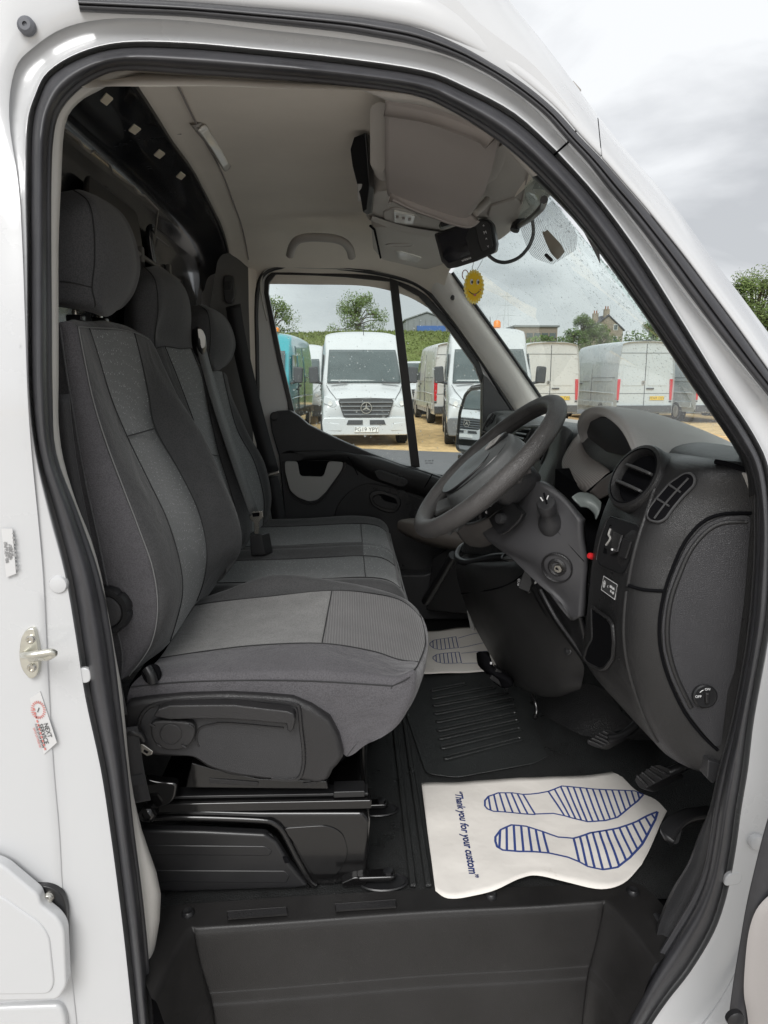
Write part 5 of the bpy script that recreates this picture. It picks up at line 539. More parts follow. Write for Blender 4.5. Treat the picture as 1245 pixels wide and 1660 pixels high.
def dots_mat():
    m = bpy.data.materials.new('dotted_print'); m.use_nodes = True; t = m.node_tree; t.nodes.clear(); N = t.nodes.new; K = t.links.new
    o = N('ShaderNodeOutputMaterial'); tr_ = N('ShaderNodeBsdfTransparent'); df = N('ShaderNodeBsdfDiffuse'); df.inputs[0].default_value = (0.16, 0.16, 0.16, 1)
    co = N('ShaderNodeTexCoord'); wv = N('ShaderNodeTexWave'); wv.bands_direction = 'Z'; wv.inputs['Scale'].default_value = 110
    wy = N('ShaderNodeTexWave'); wy.bands_direction = 'Y'; wy.inputs['Scale'].default_value = 90
    K(co.outputs['Object'], wv.inputs[0]); K(co.outputs['Object'], wy.inputs[0])
    a = N('ShaderNodeMath'); a.operation = 'MULTIPLY'; K(wv.outputs[1], a.inputs[0]); K(wy.outputs[1], a.inputs[1])
    b = N('ShaderNodeMapRange'); b.inputs[1].default_value = 0.12; b.inputs[2].default_value = 0.32; b.inputs[3].default_value = 0.55; b.inputs[4].default_value = 0.08; K(a.outputs[0], b.inputs[0])
    x = N('ShaderNodeMixShader'); K(b.outputs[0], x.inputs[0]); K(tr_.outputs[0], x.inputs[1]); K(df.outputs[0], x.inputs[2]); K(x.outputs[0], o.inputs[0]); return m

loft('sensor_patch', [[(.4074,.8024,1.8486),(.4284,.8558,1.8354),(.4643,.9207,1.8079),(.4828,.8814,1.787),(.4934,.8191,1.7703)],[(.3938,.6483,1.8367),(.4141,.6865,1.8246),(.446,.7398,1.8035),(.4674,.7249,1.7813),(.4837,.7247,1.7659)],[(.3731,.4821,1.8189),(.3909,.5027,1.8068),(.4179,.5425,1.791),(.4428,.5523,1.7695),(.4703,.6232,1.7595)],[(.3053,.1669,1.7611),(.3177,.1688,1.7495),(.3576,.2625,1.754),(.3963,.3303,1.7436),(.4532,.5183,1.7509)]], dots_mat(), ws, nu=3, nv=3)
mm_ = loft('mirror_mount', [[(.4168,.6312,1.8102),(.41,.613,1.8018),(.4151,.5914,1.8035)],[(.4382,.6723,1.7981),(.4242,.6298,1.7835),(.4304,.5929,1.7895)],[(.46,.7029,1.783),(.4403,.6468,1.7662),(.4457,.5943,1.7753)],[(.4752,.7003,1.7683),(.4609,.6678,1.7565),(.4621,.6207,1.7652)]], mat('mount_brown', (0.34, 0.31, 0.26), 0.5), ws, nu=3, nv=4)
obox('mount_clip', (.438,.6582,1.7597), (.0252,-.0053,-.0247), WN, (0, 1, 0.3), (0.022, 0.008, 0.008), M_DARK2, mm_)
tube('header_rubber', [(.2906,.1579,1.7595),(.3332,.3221,1.7912),(.3555,.4231,1.8066),(.3795,.5903,1.8259),(.3915,.7341,1.8413),(.3965,.8274,1.8496)], 0.006, M_BLACK, ws, n=8, smooth_n=4)
# rain on the glass: too many to count
rng = random.Random(5)
def rain(name, par, spots, nrm, rmin, rmax, m):
    v = []; f = []; nrm = V(nrm); a1 = nrm.cross(ZA).normalized(); a2 = nrm.cross(a1)
    for p in spots:
        r = rmin + (rmax - rmin) * rng.random() ** 4; b = len(v); k_ = 6; ph = rng.random()
        for q, (rr, h) in enumerate(((1.0, 0.0), (0.7, 0.35))):
            for k in range(k_):
                a = ph + 2 * math.pi * k / k_; v.append(V(p) + a1 * (r * rr * math.cos(a)) + a2 * (r * rr * math.sin(a) * 1.15) + nrm * (h * r))
        v.append(V(p) + nrm * (0.5 * r))
        for k in range(k_):
            j = (k + 1) % k_; f.append([b + k, b + j, b + k_ + j, b + k_ + k]); f.append([b + k_ + k, b + k_ + j, b + 2 * k_])
    o = mk(name, v, f, m, par, angle=180); o['kind'] = 'stuff'; return o
def drop_mat():
    m = bpy.data.materials.new('water_drop'); m.use_nodes = True; t = m.node_tree; t.nodes.clear(); N = t.nodes.new; K = t.links.new
    o = N('ShaderNodeOutputMaterial'); g = N('ShaderNodeBsdfGlass'); g.inputs['IOR'].default_value = 1.33; g.inputs['Roughness'].default_value = 0.02
    t_ = N('ShaderNodeBsdfTransparent'); x = N('ShaderNodeMixShader'); x.inputs[0].default_value = 0.5; K(g.outputs[0], x.inputs[1]); K(t_.outputs[0], x.inputs[2]); K(x.outputs[0], o.inputs[0]); return m
M_DROP = drop_mat()
sp = []
for k in range(8000):
    i, j, a_, b_ = rng.randrange(8), rng.randrange(4), rng.random(), rng.random()
    p_, q_, r_, t_ = V(WSR[j][i]), V(WSR[j][i + 1]), V(WSR[j + 1][i]), V(WSR[j + 1][i + 1])
    sp.append((p_ * (1 - a_) + q_ * a_) * (1 - b_) + (r_ * (1 - a_) + t_ * a_) * b_ + WN * 0.001)
rain('raindrops', ws, sp, WN, 0.0006, 0.0022, M_DROP)
ga, gb, gc, gd = [V(p) for p in [(-.2797,1.7395,1.867),(-.1949,1.7395,1.3292),(.2598,1.7395,1.1641),(.1731,1.7395,1.8509)]]
sp = []
for k in range(520):
    u, t_ = rng.random(), rng.random() ** 0.7
    p = (ga * (1 - u) + gd * u) * (1 - t_) + (gb * (1 - u) + gc * u) * t_; sp.append(p)
rain('raindrops', gl, sp, (0, 1, 0), 0.001, 0.0038, M_DROP)
ga, gb, gc, gd = [V(p) for p in [(.1866,1.7405,1.8361),(.2739,1.7405,1.1757),(.5013,1.7405,1.1743),(.4732,1.7405,1.5555)]]
sp = [(ga * (1 - u) + gd * u) * (1 - t_) + (gb * (1 - u) + gc * u) * t_ for u, t_ in ((rng.random(), rng.random()) for k in range(300))]
rain('raindrops', qg, sp, (0, 1, 0), 0.001, 0.0034, M_DROP)
# air freshener, monitor and cable hang in the cab
mo = empty('rear_view_monitor', (.2708,.75,1.8018))
tag(mo, 'black screen monitor with side buttons fixed under the overhead console', 'monitor')
slab('housing', [(.1971,.75,1.8238),(.2488,.75,1.8415),(.3067,.745,1.8569),(.3208,.745,1.8531),(.3309,.745,1.8439),(.3406,.745,1.8016),(.3383,.745,1.7842),(.2929,.75,1.7645),(.2477,.75,1.7506),(.2307,.75,1.7478),(.2149,.75,1.7639)], (0.012, 0.03, 0.006), M_BLACK, mo, bevel=0.004, seg=3)
scr = slab('screen', [(.2053,.7475,1.8207),(.2849,.7475,1.8466),(.3005,.7475,1.7856),(.2316,.7475,1.7596),(.2201,.7475,1.7689)], (0.0, 0.003, 0), M_SCREEN, mo, bevel=0.001)
slab('button_panel', [(.287,.744,1.8486),(.3048,.742,1.8536),(.3161,.742,1.8511),(.3248,.742,1.8406),(.3331,.742,1.7956),(.3069,.744,1.7851),(.2994,.744,1.8024)], (0.0, 0.006, 0), M_DARK2, mo, bevel=0.003, seg=2)
for k, s in enumerate(('+', 'M', '^', 'v')):
    text('button_mark', s, lerp((.3091,.7405,1.8402), (.3201,.7405,1.7966), k / 3), (1, 0, 0.3), (-0.3, 0, 1), 0.009, M_WPRINT, mo)
text('lettering', 'wisane', (.2719,.744,1.7687), (.1094,0,.0374), (0.2, 0, 1), 0.0085, M_WPRINT, mo)
obox('mount_bracket', (.2388,.78,1.8541), (1, 0, 0.3), (0, 1, 0), (-0.3, 0, 1), (0.05, 0.03, 0.012), M_BLACK, mo)
tube('power_cable', [(.3258,.76,1.7798),(.3447,.76,1.7678),(.3703,.765,1.766),(.3999,.77,1.778),(.422,.775,1.8022),(.4324,.78,1.8276),(.4316,.78,1.8507),(.425,.78,1.8708),(.4078,.78,1.868),(.3927,.775,1.8533)], 0.0042, M_BLACK, mo, n=7, smooth_n=5)
tube('cable_clip', [(.3853,.765,1.8351),(.3943,.77,1.855),(.4126,.775,1.8616),(.4334,.78,1.8763),(.4417,.78,1.8871)], [0.011, 0.008, 0.006, 0.010, 0.008], M_BLACK, mo, n=7, smooth_n=3)
af = empty('air_freshener', (.3,.8,1.7151))
tag(af, 'yellow smiling sun air freshener hanging on strings below the monitor', 'air freshener')
fc = V((.3007,.8,1.7151))
pts = []
for k in range(48):
    a = 2 * math.pi * k / 48; rr = 1.0 if k % 2 else 0.90
    pts.append(fc + Vector((0.0258 * rr * math.cos(a), 0.004 * math.cos(a), 0.041 * rr * math.sin(a))))
slab('card', pts, (0, 0.003, 0), M_SUNO, af, bevel=0)
slab('face', [fc + Vector((0.0225 * (1 if k % 2 else 0.82) * math.cos(2 * math.pi * k / 40), -0.0006 + 0.0035 * math.cos(2 * math.pi * k / 40), 0.036 * (1 if k % 2 else 0.84) * math.sin(2 * math.pi * k / 40))) for k in range(40)], (0, 0.0008, 0), M_SUNY, af, bevel=0)
for sx in (-1, 1):
    e = lathe('eye', [(0.0048, 0), (0.0048, -0.0006), (0, -0.0006)], fc + Vector((sx * 0.0075 + 0.001, -0.0022, 0.011)), (0, 1, 0), M_WPRINT, af, n=14, sx=0.75, sy=1.35)
    lathe('pupil', [(0.0024, 0), (0.0024, -0.0006), (0, -0.0006)], fc + Vector((sx * 0.0075 + 0.0022, -0.0030, 0.010)), (0, 1, 0), M_BPRINT, e, n=10, sy=1.5)
    tube('string', [fc + Vector((sx * 0.006, 0, 0.038)), V((.2982,.78,1.7637)) + Vector((sx * 0.010 + 0.008, 0, 0.01))], 0.0007, M_STITCH, af, n=4)
    lathe('cheek', [(0.002, 0), (0.002, -0.0005), (0, -0.0005)], fc + Vector((sx * 0.0145, -0.0028, -0.007)), (0, 1, 0), M_RPRINT, af, n=10)
tube('smile', [fc + Vector((x, -0.0030, -0.010 - 0.0072 * (1 - (x / 0.0125) ** 2))) for x in (-0.0125, -0.009, -0.004, 0, 0.004, 0.009, 0.0125)], 0.0009, M_BPRINT, af, n=5, smooth_n=3)
lathe('tongue', [(0.0032, 0), (0.0032, -0.0006), (0, -0.0006)], fc + Vector((0.002, -0.0032, -0.019)), (0, 1, 0), M_RPRINT, af, n=12)
tube('hook_ring', [fc + Vector((-0.022 + 0.007 * math.cos(a), -0.001, 0.027 + 0.011 * math.sin(a))) for a in (0.5, 1.2, 2, 2.8, 3.6, 4.3)], 0.0012, M_RPRINT, af, n=6, smooth_n=3)

# ================================================================ printed paper mats on the floor
def paper_h(x, y): return 0.0075 + 0.006 * max(0, (0.30 - y) / 0.1) * (0.4 + 0.6 * math.sin(x * 23 + 1.0)) + 0.003 * math.sin(x * 16 + y * 9) + 0.0035 * noise.noise(Vector((x * 14, y * 14, 2.0)))
def on_paper(p, up=0.0): return Vector((p[0], p[1], 0.603 + max(0.004, paper_h(p[0], p[1])) + up))
def paper(name, up_, lo_, label):
    U, L_ = cr(up_, 5), cr(lo_, 5); n = len(U); K_ = 22; v = []; f = []
    for k in range(K_ + 1):
        for a, b in zip(U, L_): v.append(on_paper(a.lerp(b, k / K_)))
    for k in range(K_):
        for i in range(n - 1): f.append([k * n + i, k * n + i + 1, (k + 1) * n + i + 1, (k + 1) * n + i])
    o = mk(name, v, f, M_PAPER, None, solid=0.0003, off=-1); return tag(o, label, 'paper mat', group='printed paper floor mats')
def ink(name, lines, parent, width, m):
    v = []; f = []
    for ln in lines:
        P = []
        for a, b in zip(ln[:-1], ln[1:]):
            a, b = V(a), V(b); k_ = max(1, int((b - a).length / 0.012)); P += [a.lerp(b, i / k_) for i in range(k_)]
        P.append(V(ln[-1])); b0 = len(v)
        for i, p in enumerate(P):
            t = P[min(i + 1, len(P) - 1)] - P[max(i - 1, 0)]; n_ = Vector((-t.y, t.x, 0)).normalized() * width / 2
            v += [on_paper(p + n_, 0.0008), on_paper(p - n_, 0.0008)]
        for i in range(len(P) - 1): f.append([b0 + 2 * i, b0 + 2 * i + 1, b0 + 2 * i + 3, b0 + 2 * i + 2])
    return mk(name, v, f, m, parent)

p1 = paper('paper_mat', [(.1555,.5019,.612),(.2137,.5015,.612),(.2844,.5079,.612),(.3642,.5191,.612),(.4496,.52,.612),(.5488,.5176,.612),(.626,.5319,.612),(.668,.5458,.612),(.6889,.4704,.612),(.6849,.4093,.612)], [(.1469,.1695,.612),(.1663,.1502,.612),(.2088,.1511,.612),(.2539,.158,.612),(.3034,.1806,.612),(.3332,.1872,.612),(.3847,.1702,.612),(.4404,.1533,.612),(.484,.1652,.612),(.5365,.2103,.612)], 'large white paper mat with blue shoe soles and thank you message by the pedals')
ink('sole_print', [[(.3734,.4526,.612),(.3503,.4584,.612),(.3206,.4599,.612),(.2958,.4448,.612),(.2844,.427,.612),(.2806,.4071,.612),(.2837,.396,.612),(.2949,.3868,.612),(.3393,.3825,.612),(.3811,.3783,.612)],[(.4324,.4638,.612),(.4672,.479,.612),(.5309,.4613,.612),(.5825,.4516,.612),(.6194,.4473,.612),(.6326,.4326,.612)],[(.4407,.3731,.612),(.483,.3521,.612),(.5191,.3524,.612),(.5483,.3614,.612),(.6091,.4086,.612),(.6326,.4326,.612)],[(.3734,.4526,.612),(.4088,.4579,.612),(.4324,.4638,.612)],[(.3817,.3804,.612),(.4195,.3806,.612),(.4407,.3731,.612)],[(.2954,.4441,.612),(.2897,.3911,.612)],[(.309,.4528,.612),(.304,.386,.612)],[(.3226,.4598,.612),(.3194,.3844,.612)],[(.3356,.4592,.612),(.3349,.3829,.612)],[(.3486,.4585,.612),(.3503,.3814,.612)],[(.3611,.4557,.612),(.3657,.3798,.612)],[(.3734,.4526,.612),(.3811,.3783,.612)],[(.4324,.4638,.612),(.4407,.3731,.612)],[(.4481,.4707,.612),(.451,.368,.612)],[(.4639,.4776,.612),(.4613,.3629,.612)],[(.4778,.4761,.612),(.4716,.3578,.612)],[(.491,.4724,.612),(.4817,.3528,.612)],[(.5042,.4687,.612),(.4937,.3522,.612)],[(.5174,.465,.612),(.5059,.3523,.612)],[(.5305,.4614,.612),(.5181,.3524,.612)],[(.544,.4588,.612),(.5313,.3562,.612)],[(.5575,.4563,.612),(.5447,.3603,.612)],[(.5709,.4537,.612),(.5588,.3695,.612)],[(.5844,.4513,.612),(.5732,.3807,.612)],[(.5982,.4498,.612),(.5878,.392,.612)],[(.612,.4482,.612),(.6027,.4035,.612)],[(.6236,.4427,.612),(.6176,.4172,.612)]], p1, 0.0040, M_INK)
ink('sole_print', [[(.3805,.3188,.612),(.3507,.3342,.612),(.3213,.3377,.612),(.2972,.325,.612),(.2818,.3043,.612),(.2791,.2912,.612),(.2792,.2744,.612),(.2876,.2631,.612),(.3165,.2544,.612),(.3719,.2481,.612)],[(.4365,.2985,.612),(.4759,.316,.612),(.5353,.327,.612),(.5824,.343,.612),(.6366,.3698,.612)],[(.4242,.2262,.612),(.4363,.2136,.612),(.4614,.2056,.612),(.4906,.2092,.612),(.5228,.2317,.612),(.5637,.2732,.612),(.6189,.3412,.612),(.6366,.3698,.612)],[(.3805,.3188,.612),(.4067,.3019,.612),(.4365,.2985,.612)],[(.3719,.2481,.612),(.4066,.2375,.612),(.4242,.2262,.612)],[(.2949,.3218,.612),(.2824,.2702,.612)],[(.3102,.3318,.612),(.295,.2609,.612)],[(.3258,.3372,.612),(.3099,.2564,.612)],[(.3405,.3354,.612),(.3252,.2535,.612)],[(.3547,.3321,.612),(.3408,.2517,.612)],[(.3677,.3255,.612),(.3563,.2499,.612)],[(.3805,.3188,.612),(.3719,.2481,.612)],[(.4365,.2985,.612),(.4242,.2262,.612)],[(.4514,.3051,.612),(.4347,.2153,.612)],[(.4664,.3118,.612),(.4481,.2098,.612)],[(.4813,.317,.612),(.4622,.2057,.612)],[(.4958,.3197,.612),(.4785,.2077,.612)],[(.5104,.3224,.612),(.4952,.2124,.612)],[(.525,.3251,.612),(.513,.2249,.612)],[(.54,.3286,.612),(.5308,.2398,.612)],[(.5554,.3339,.612),(.5484,.2577,.612)],[(.571,.3391,.612),(.5663,.2764,.612)],[(.5868,.3452,.612),(.5838,.2979,.612)],[(.6032,.3533,.612),(.6018,.32,.612)],[(.6198,.3615,.612),(.6201,.3431,.612)]], p1, 0.0046, M_INK)
tx = text('lettering', '“Thank you for your custom”', (0, 0, 0), (1, 0, 0), (0, 1, 0), 0.0235, M_INK, None, shear=0.25, bold=0.0007)
me_ = tx.data
bm = bmesh.new(); bm.from_mesh(me_); bmesh.ops.subdivide_edges(bm, edges=[e for e in bm.edges if e.calc_length() > 0.01], cuts=1)
ta, tb = V((.232,.4667,.612)), V((.22,.1961,.612)); td = (tb - ta).normalized(); tu = Vector((-td.y, td.x, 0)); tm = (ta + tb) / 2
xs = [v_.co.x for v_ in bm.verts]; kx = (tb - ta).length / (max(xs) - min(xs))
for v_ in bm.verts:
    q = tm + td * (v_.co.x * kx) + tu * (v_.co.y * kx); v_.co = on_paper(q, 0.0010)
bm.to_mesh(me_); bm.free(); tx.matrix_basis = Matrix(); attach(tx, p1); tx.name = 'lettering'
p2 = paper('paper_mat', [(.2309,1.482,.612),(.2937,1.4852,.612),(.3621,1.4947,.612),(.4245,1.5046,.612),(.5235,1.5128,.612),(.6394,1.5203,.612)], [(.1818,1.0939,.612),(.2293,1.0962,.612),(.3061,1.1016,.612),(.3843,1.1118,.612),(.503,1.125,.612),(.6237,1.1383,.612)], 'smaller looking white paper mat half hidden beyond the gear console')

ink('sole_print', [[(.3709,1.4188,.612),(.3123,1.4035,.612),(.2893,1.3927,.612),(.2731,1.364,.612),(.2705,1.341,.612),(.2798,1.3123,.612),(.2991,1.3002,.612),(.3635,1.3137,.612)],[(.2862,1.3871,.612),(.2787,1.3157,.612)],[(.3001,1.3978,.612),(.291,1.3053,.612)],[(.3143,1.404,.612),(.3047,1.3014,.612)],[(.3284,1.4077,.612),(.3193,1.3045,.612)],[(.3425,1.4114,.612),(.334,1.3076,.612)],[(.3567,1.4151,.612),(.3487,1.3106,.612)],[(.3709,1.4188,.612),(.3635,1.3137,.612)],[(.3777,1.4063,.612),(.4898,1.4563,.612)],[(.3677,1.3135,.612),(.4923,1.3589,.612)]], p2, 0.0030, M_INK)
ink('sole_print', [[(.3605,1.2807,.612),(.3051,1.2672,.612),(.2834,1.2575,.612),(.2682,1.2319,.612),(.2657,1.2113,.612),(.2745,1.1855,.612),(.2929,1.1746,.612),(.3539,1.1866,.612)],[(.2805,1.2526,.612),(.2735,1.1885,.612)],[(.2936,1.2621,.612),(.2852,1.1791,.612)],[(.307,1.2676,.612),(.2982,1.1756,.612)],[(.3203,1.2709,.612),(.312,1.1784,.612)],[(.3337,1.2741,.612),(.3259,1.1811,.612)],[(.3471,1.2774,.612),(.3399,1.1838,.612)],[(.3605,1.2807,.612),(.3539,1.1866,.612)],[(.367,1.2695,.612),(.4763,1.2804,.612)],[(.3531,1.1816,.612),(.4552,1.1765,.612)]], p2, 0.0030, M_INK)

# grit trodden into the floor and step: too many to count
rg = random.Random(21); gsp = []
for k in range(420):
    x = rg.uniform(-0.28, 0.75); y = rg.uniform(0.26, 0.75)
    if rg.random() < 0.5: y = 0.255 + 0.06 * rg.random()
    gsp.append((x, y, 0.6035))
rain('floor_grit', VAN, gsp, (0, 0, 1), 0.0006, 0.0026, mat('grit', (0.30, 0.26, 0.2), 0.9))
gsp = []
for st_ in BODY[9:26]:
    for k in range(26):
        j = rg.randrange(1, 5); t_ = rg.random(); p = lerp(st_[j], st_[j + 1], t_); q = BODY[min(BODY.index(st_) + 1, len(BODY) - 1)]
        p = lerp(p, lerp(q[j], q[j + 1], t_), rg.random()); gsp.append(p + Vector((0, -0.0008, 0)))
rain('raindrops', side, gsp, (0, -1, 0.15), 0.0006, 0.0022, M_DROP)

# ================================================================ seats
ds = empty('driver_seat', (-0.1, 0.43, 0.6), VAN); ds['label'] = 'single grey cloth driver seat nearest the open doorway'

BR = [[(-.4818,.22,1.5656),(-.442,.185,1.5826),(-.4236,.195,1.587),(-.4309,.235,1.5911),(-.4427,.3,1.5962),(-.447,.43,1.6053),(-.448,.55,1.6051),(-.4506,.62,1.6001),(-.4566,.67,1.5903),(-.4838,.66,1.5715)],[(-.474,.22,1.5469),(-.4316,.185,1.5763),(-.4098,.195,1.5762),(-.4166,.235,1.5789),(-.4297,.3,1.5823),(-.4269,.43,1.5889),(-.4283,.55,1.5896),(-.4261,.62,1.5838),(-.4283,.67,1.5786),(-.4654,.66,1.552)],[(-.473,.22,1.5044),(-.4276,.185,1.5135),(-.4043,.195,1.5275),(-.4078,.235,1.5304),(-.418,.3,1.5352),(-.4161,.43,1.5333),(-.4172,.55,1.5326),(-.4049,.62,1.5291),(-.4023,.67,1.5234),(-.436,.66,1.4928)],[(-.4731,.22,1.4468),(-.4234,.185,1.4624),(-.3958,.195,1.4667),(-.3941,.235,1.4675),(-.4023,.3,1.4688),(-.4057,.43,1.4677),(-.4075,.55,1.4686),(-.3786,.62,1.467),(-.3725,.67,1.4552),(-.411,.66,1.4192)],[(-.4741,.22,1.3781),(-.4179,.185,1.4008),(-.3807,.195,1.4017),(-.375,.235,1.4041),(-.3799,.3,1.403),(-.3905,.43,1.4008),(-.3979,.55,1.3996),(-.3358,.62,1.3814),(-.3228,.67,1.3623),(-.3648,.66,1.3235)],[(-.4702,.22,1.3079),(-.4102,.185,1.3281),(-.3597,.195,1.3311),(-.3471,.235,1.3301),(-.3481,.3,1.3259),(-.3538,.43,1.3158),(-.3537,.55,1.3099),(-.2947,.62,1.2936),(-.2804,.67,1.2615),(-.3216,.66,1.2252)],[(-.4663,.22,1.2361),(-.4001,.185,1.2585),(-.3389,.195,1.2628),(-.321,.235,1.2625),(-.3193,.3,1.2536),(-.3204,.43,1.2372),(-.3184,.55,1.2245),(-.2645,.62,1.2109),(-.2516,.67,1.1755),(-.2909,.66,1.1319)],[(-.4522,.22,1.1624),(-.3916,.185,1.1873),(-.3205,.195,1.1939),(-.3018,.235,1.188),(-.302,.3,1.1762),(-.3054,.43,1.1569),(-.3055,.55,1.14),(-.2649,.62,1.1338),(-.2514,.67,1.1072),(-.2869,.66,1.0589)],[(-.442,.22,1.0978),(-.3836,.185,1.1197),(-.3176,.195,1.1257),(-.3005,.235,1.1175),(-.302,.3,1.1134),(-.311,.43,1.0916),(-.3137,.55,1.0761),(-.2973,.62,1.0773),(-.293,.67,1.0562),(-.3164,.66,1.0298)],[(-.4256,.22,1.0428),(-.3747,.185,1.0612),(-.3332,.195,1.064),(-.3239,.235,1.0515),(-.3272,.3,1.0323),(-.3327,.43,1.0217),(-.3317,.55,1.0281),(-.3229,.62,1.0273),(-.3262,.67,1.009),(-.3463,.66,.9931)],[(-.4082,.22,.998),(-.3779,.185,1.0127),(-.3708,.195,1.0125),(-.3684,.235,1.0075),(-.362,.3,1.0035),(-.3669,.43,.9964),(-.3571,.55,.9937),(-.3521,.62,.9914),(-.3563,.67,.975),(-.369,.66,.9636)]]
br = loft('backrest', BR, [M_FABSIDE, M_FAB, M_SPECK], ds, nu=6, nv=6, colmat=[0, 0, 1, 1, 2, 2, 1, 1, 1], wob=0.003, rowmat=lambda c, r, s: 1 if (r == 0 and s == 2) else s)
def seam(name, rows, c, r, m, par, out_=(0, -0.0015, 0), a=0, b=None): return tube(name, [V(q[c]) + V(out_) for q in rows[a:b]], r, m, par, n=5, smooth_n=6)
seam('stitched_seam', BR, 2, 0.0010, M_STITCH, br, (0.002, -0.002, 0.001), 1)
seam('seam', BR, 1, 0.0018, M_FABHEAD, br, (0, -0.002, 0), 1)
seam('seam', BR, 4, 0.0011, M_SEAM, br, (0.0015, -0.001, 0.001), 1, 10)
seam('seam', BR, 6, 0.0011, M_SEAM, br, (0.0015, 0, 0.001), 1, 10)
tube('seam', [V(p) + Vector((0.0015, 0, 0.001)) for p in BR[4][4:7]], 0.0012, M_SEAM, br, n=5, smooth_n=5)
tube('stitched_seam', [V(p) + Vector((0.0015, 0, 0.002)) for p in BR[1][2:9]], 0.0010, M_STITCH, br, n=5, smooth_n=5)

HR = [[(-.5118,.34,1.798),(-.4725,.33,1.8018),(-.4529,.34,1.8083),(-.4497,.36,1.8143),(-.4612,.43,1.8283),(-.4739,.5,1.8398),(-.485,.54,1.8459),(-.5461,.54,1.8374)],[(-.5172,.31,1.7607),(-.4569,.29,1.7664),(-.4158,.3,1.7803),(-.4134,.345,1.7936),(-.4218,.43,1.806),(-.4356,.51,1.8152),(-.4475,.56,1.8193),(-.5212,.56,1.8025)],[(-.526,.31,1.7178),(-.4566,.28,1.7224),(-.4084,.295,1.738),(-.3966,.34,1.7508),(-.3986,.43,1.7645),(-.4147,.52,1.7753),(-.427,.57,1.7777),(-.5042,.57,1.7584)],[(-.5299,.31,1.6743),(-.4603,.28,1.6781),(-.4112,.295,1.6875),(-.3931,.34,1.6975),(-.3889,.43,1.7106),(-.4054,.52,1.72),(-.4184,.57,1.7216),(-.502,.57,1.7057)],[(-.5281,.31,1.6401),(-.465,.285,1.6444),(-.418,.295,1.6478),(-.4035,.34,1.6514),(-.4009,.43,1.6622),(-.4165,.52,1.6752),(-.4298,.57,1.6764),(-.5051,.57,1.6641)],[(-.5235,.32,1.6264),(-.4686,.29,1.6236),(-.4183,.305,1.6234),(-.4135,.345,1.6214),(-.4208,.43,1.6295),(-.4362,.52,1.645),(-.4445,.56,1.649),(-.5091,.56,1.6451)],[(-.5208,.35,1.6254),(-.4773,.33,1.6206),(-.4318,.33,1.6128),(-.4235,.36,1.6083),(-.4352,.43,1.6141),(-.4487,.5,1.628),(-.4555,.53,1.6331),(-.5112,.53,1.6363)],[(-.5119,.38,1.6263),(-.4871,.37,1.6234),(-.4558,.37,1.6184),(-.4469,.39,1.616),(-.4548,.43,1.6195),(-.4654,.48,1.6284),(-.4718,.5,1.6314),(-.5124,.5,1.6335)]]
hr = loft('headrest', HR, M_FABHEAD, ds, nu=5, nv=5, closed=True, wob=0.0015, capends=True)
seam('seam', HR, 2, 0.0012, M_SEAM, hr, (0.001, -0.001, 0), 0, 7)
tube('seam', [(-.4639,.282,1.6555),(-.442,.283,1.6529),(-.4177,.294,1.6477)], 0.0012, M_SEAM, hr, n=5, smooth_n=4)
for a, b in [((-.4712,.36,1.6308),(-.4716,.36,1.5997)),((-.4775,.5,1.6336),(-.476,.5,1.6061))]:
    p_ = tube('headrest_post', [a, b], 0.0055, M_CHROME, hr, n=10)
    obox('post_collar', V(b) + Vector((0, 0, 0.004)), (1, 0, 0), (0, 1, 0), (0, 0, 1), (0.028, 0.02, 0.012), M_BLACK, hr)

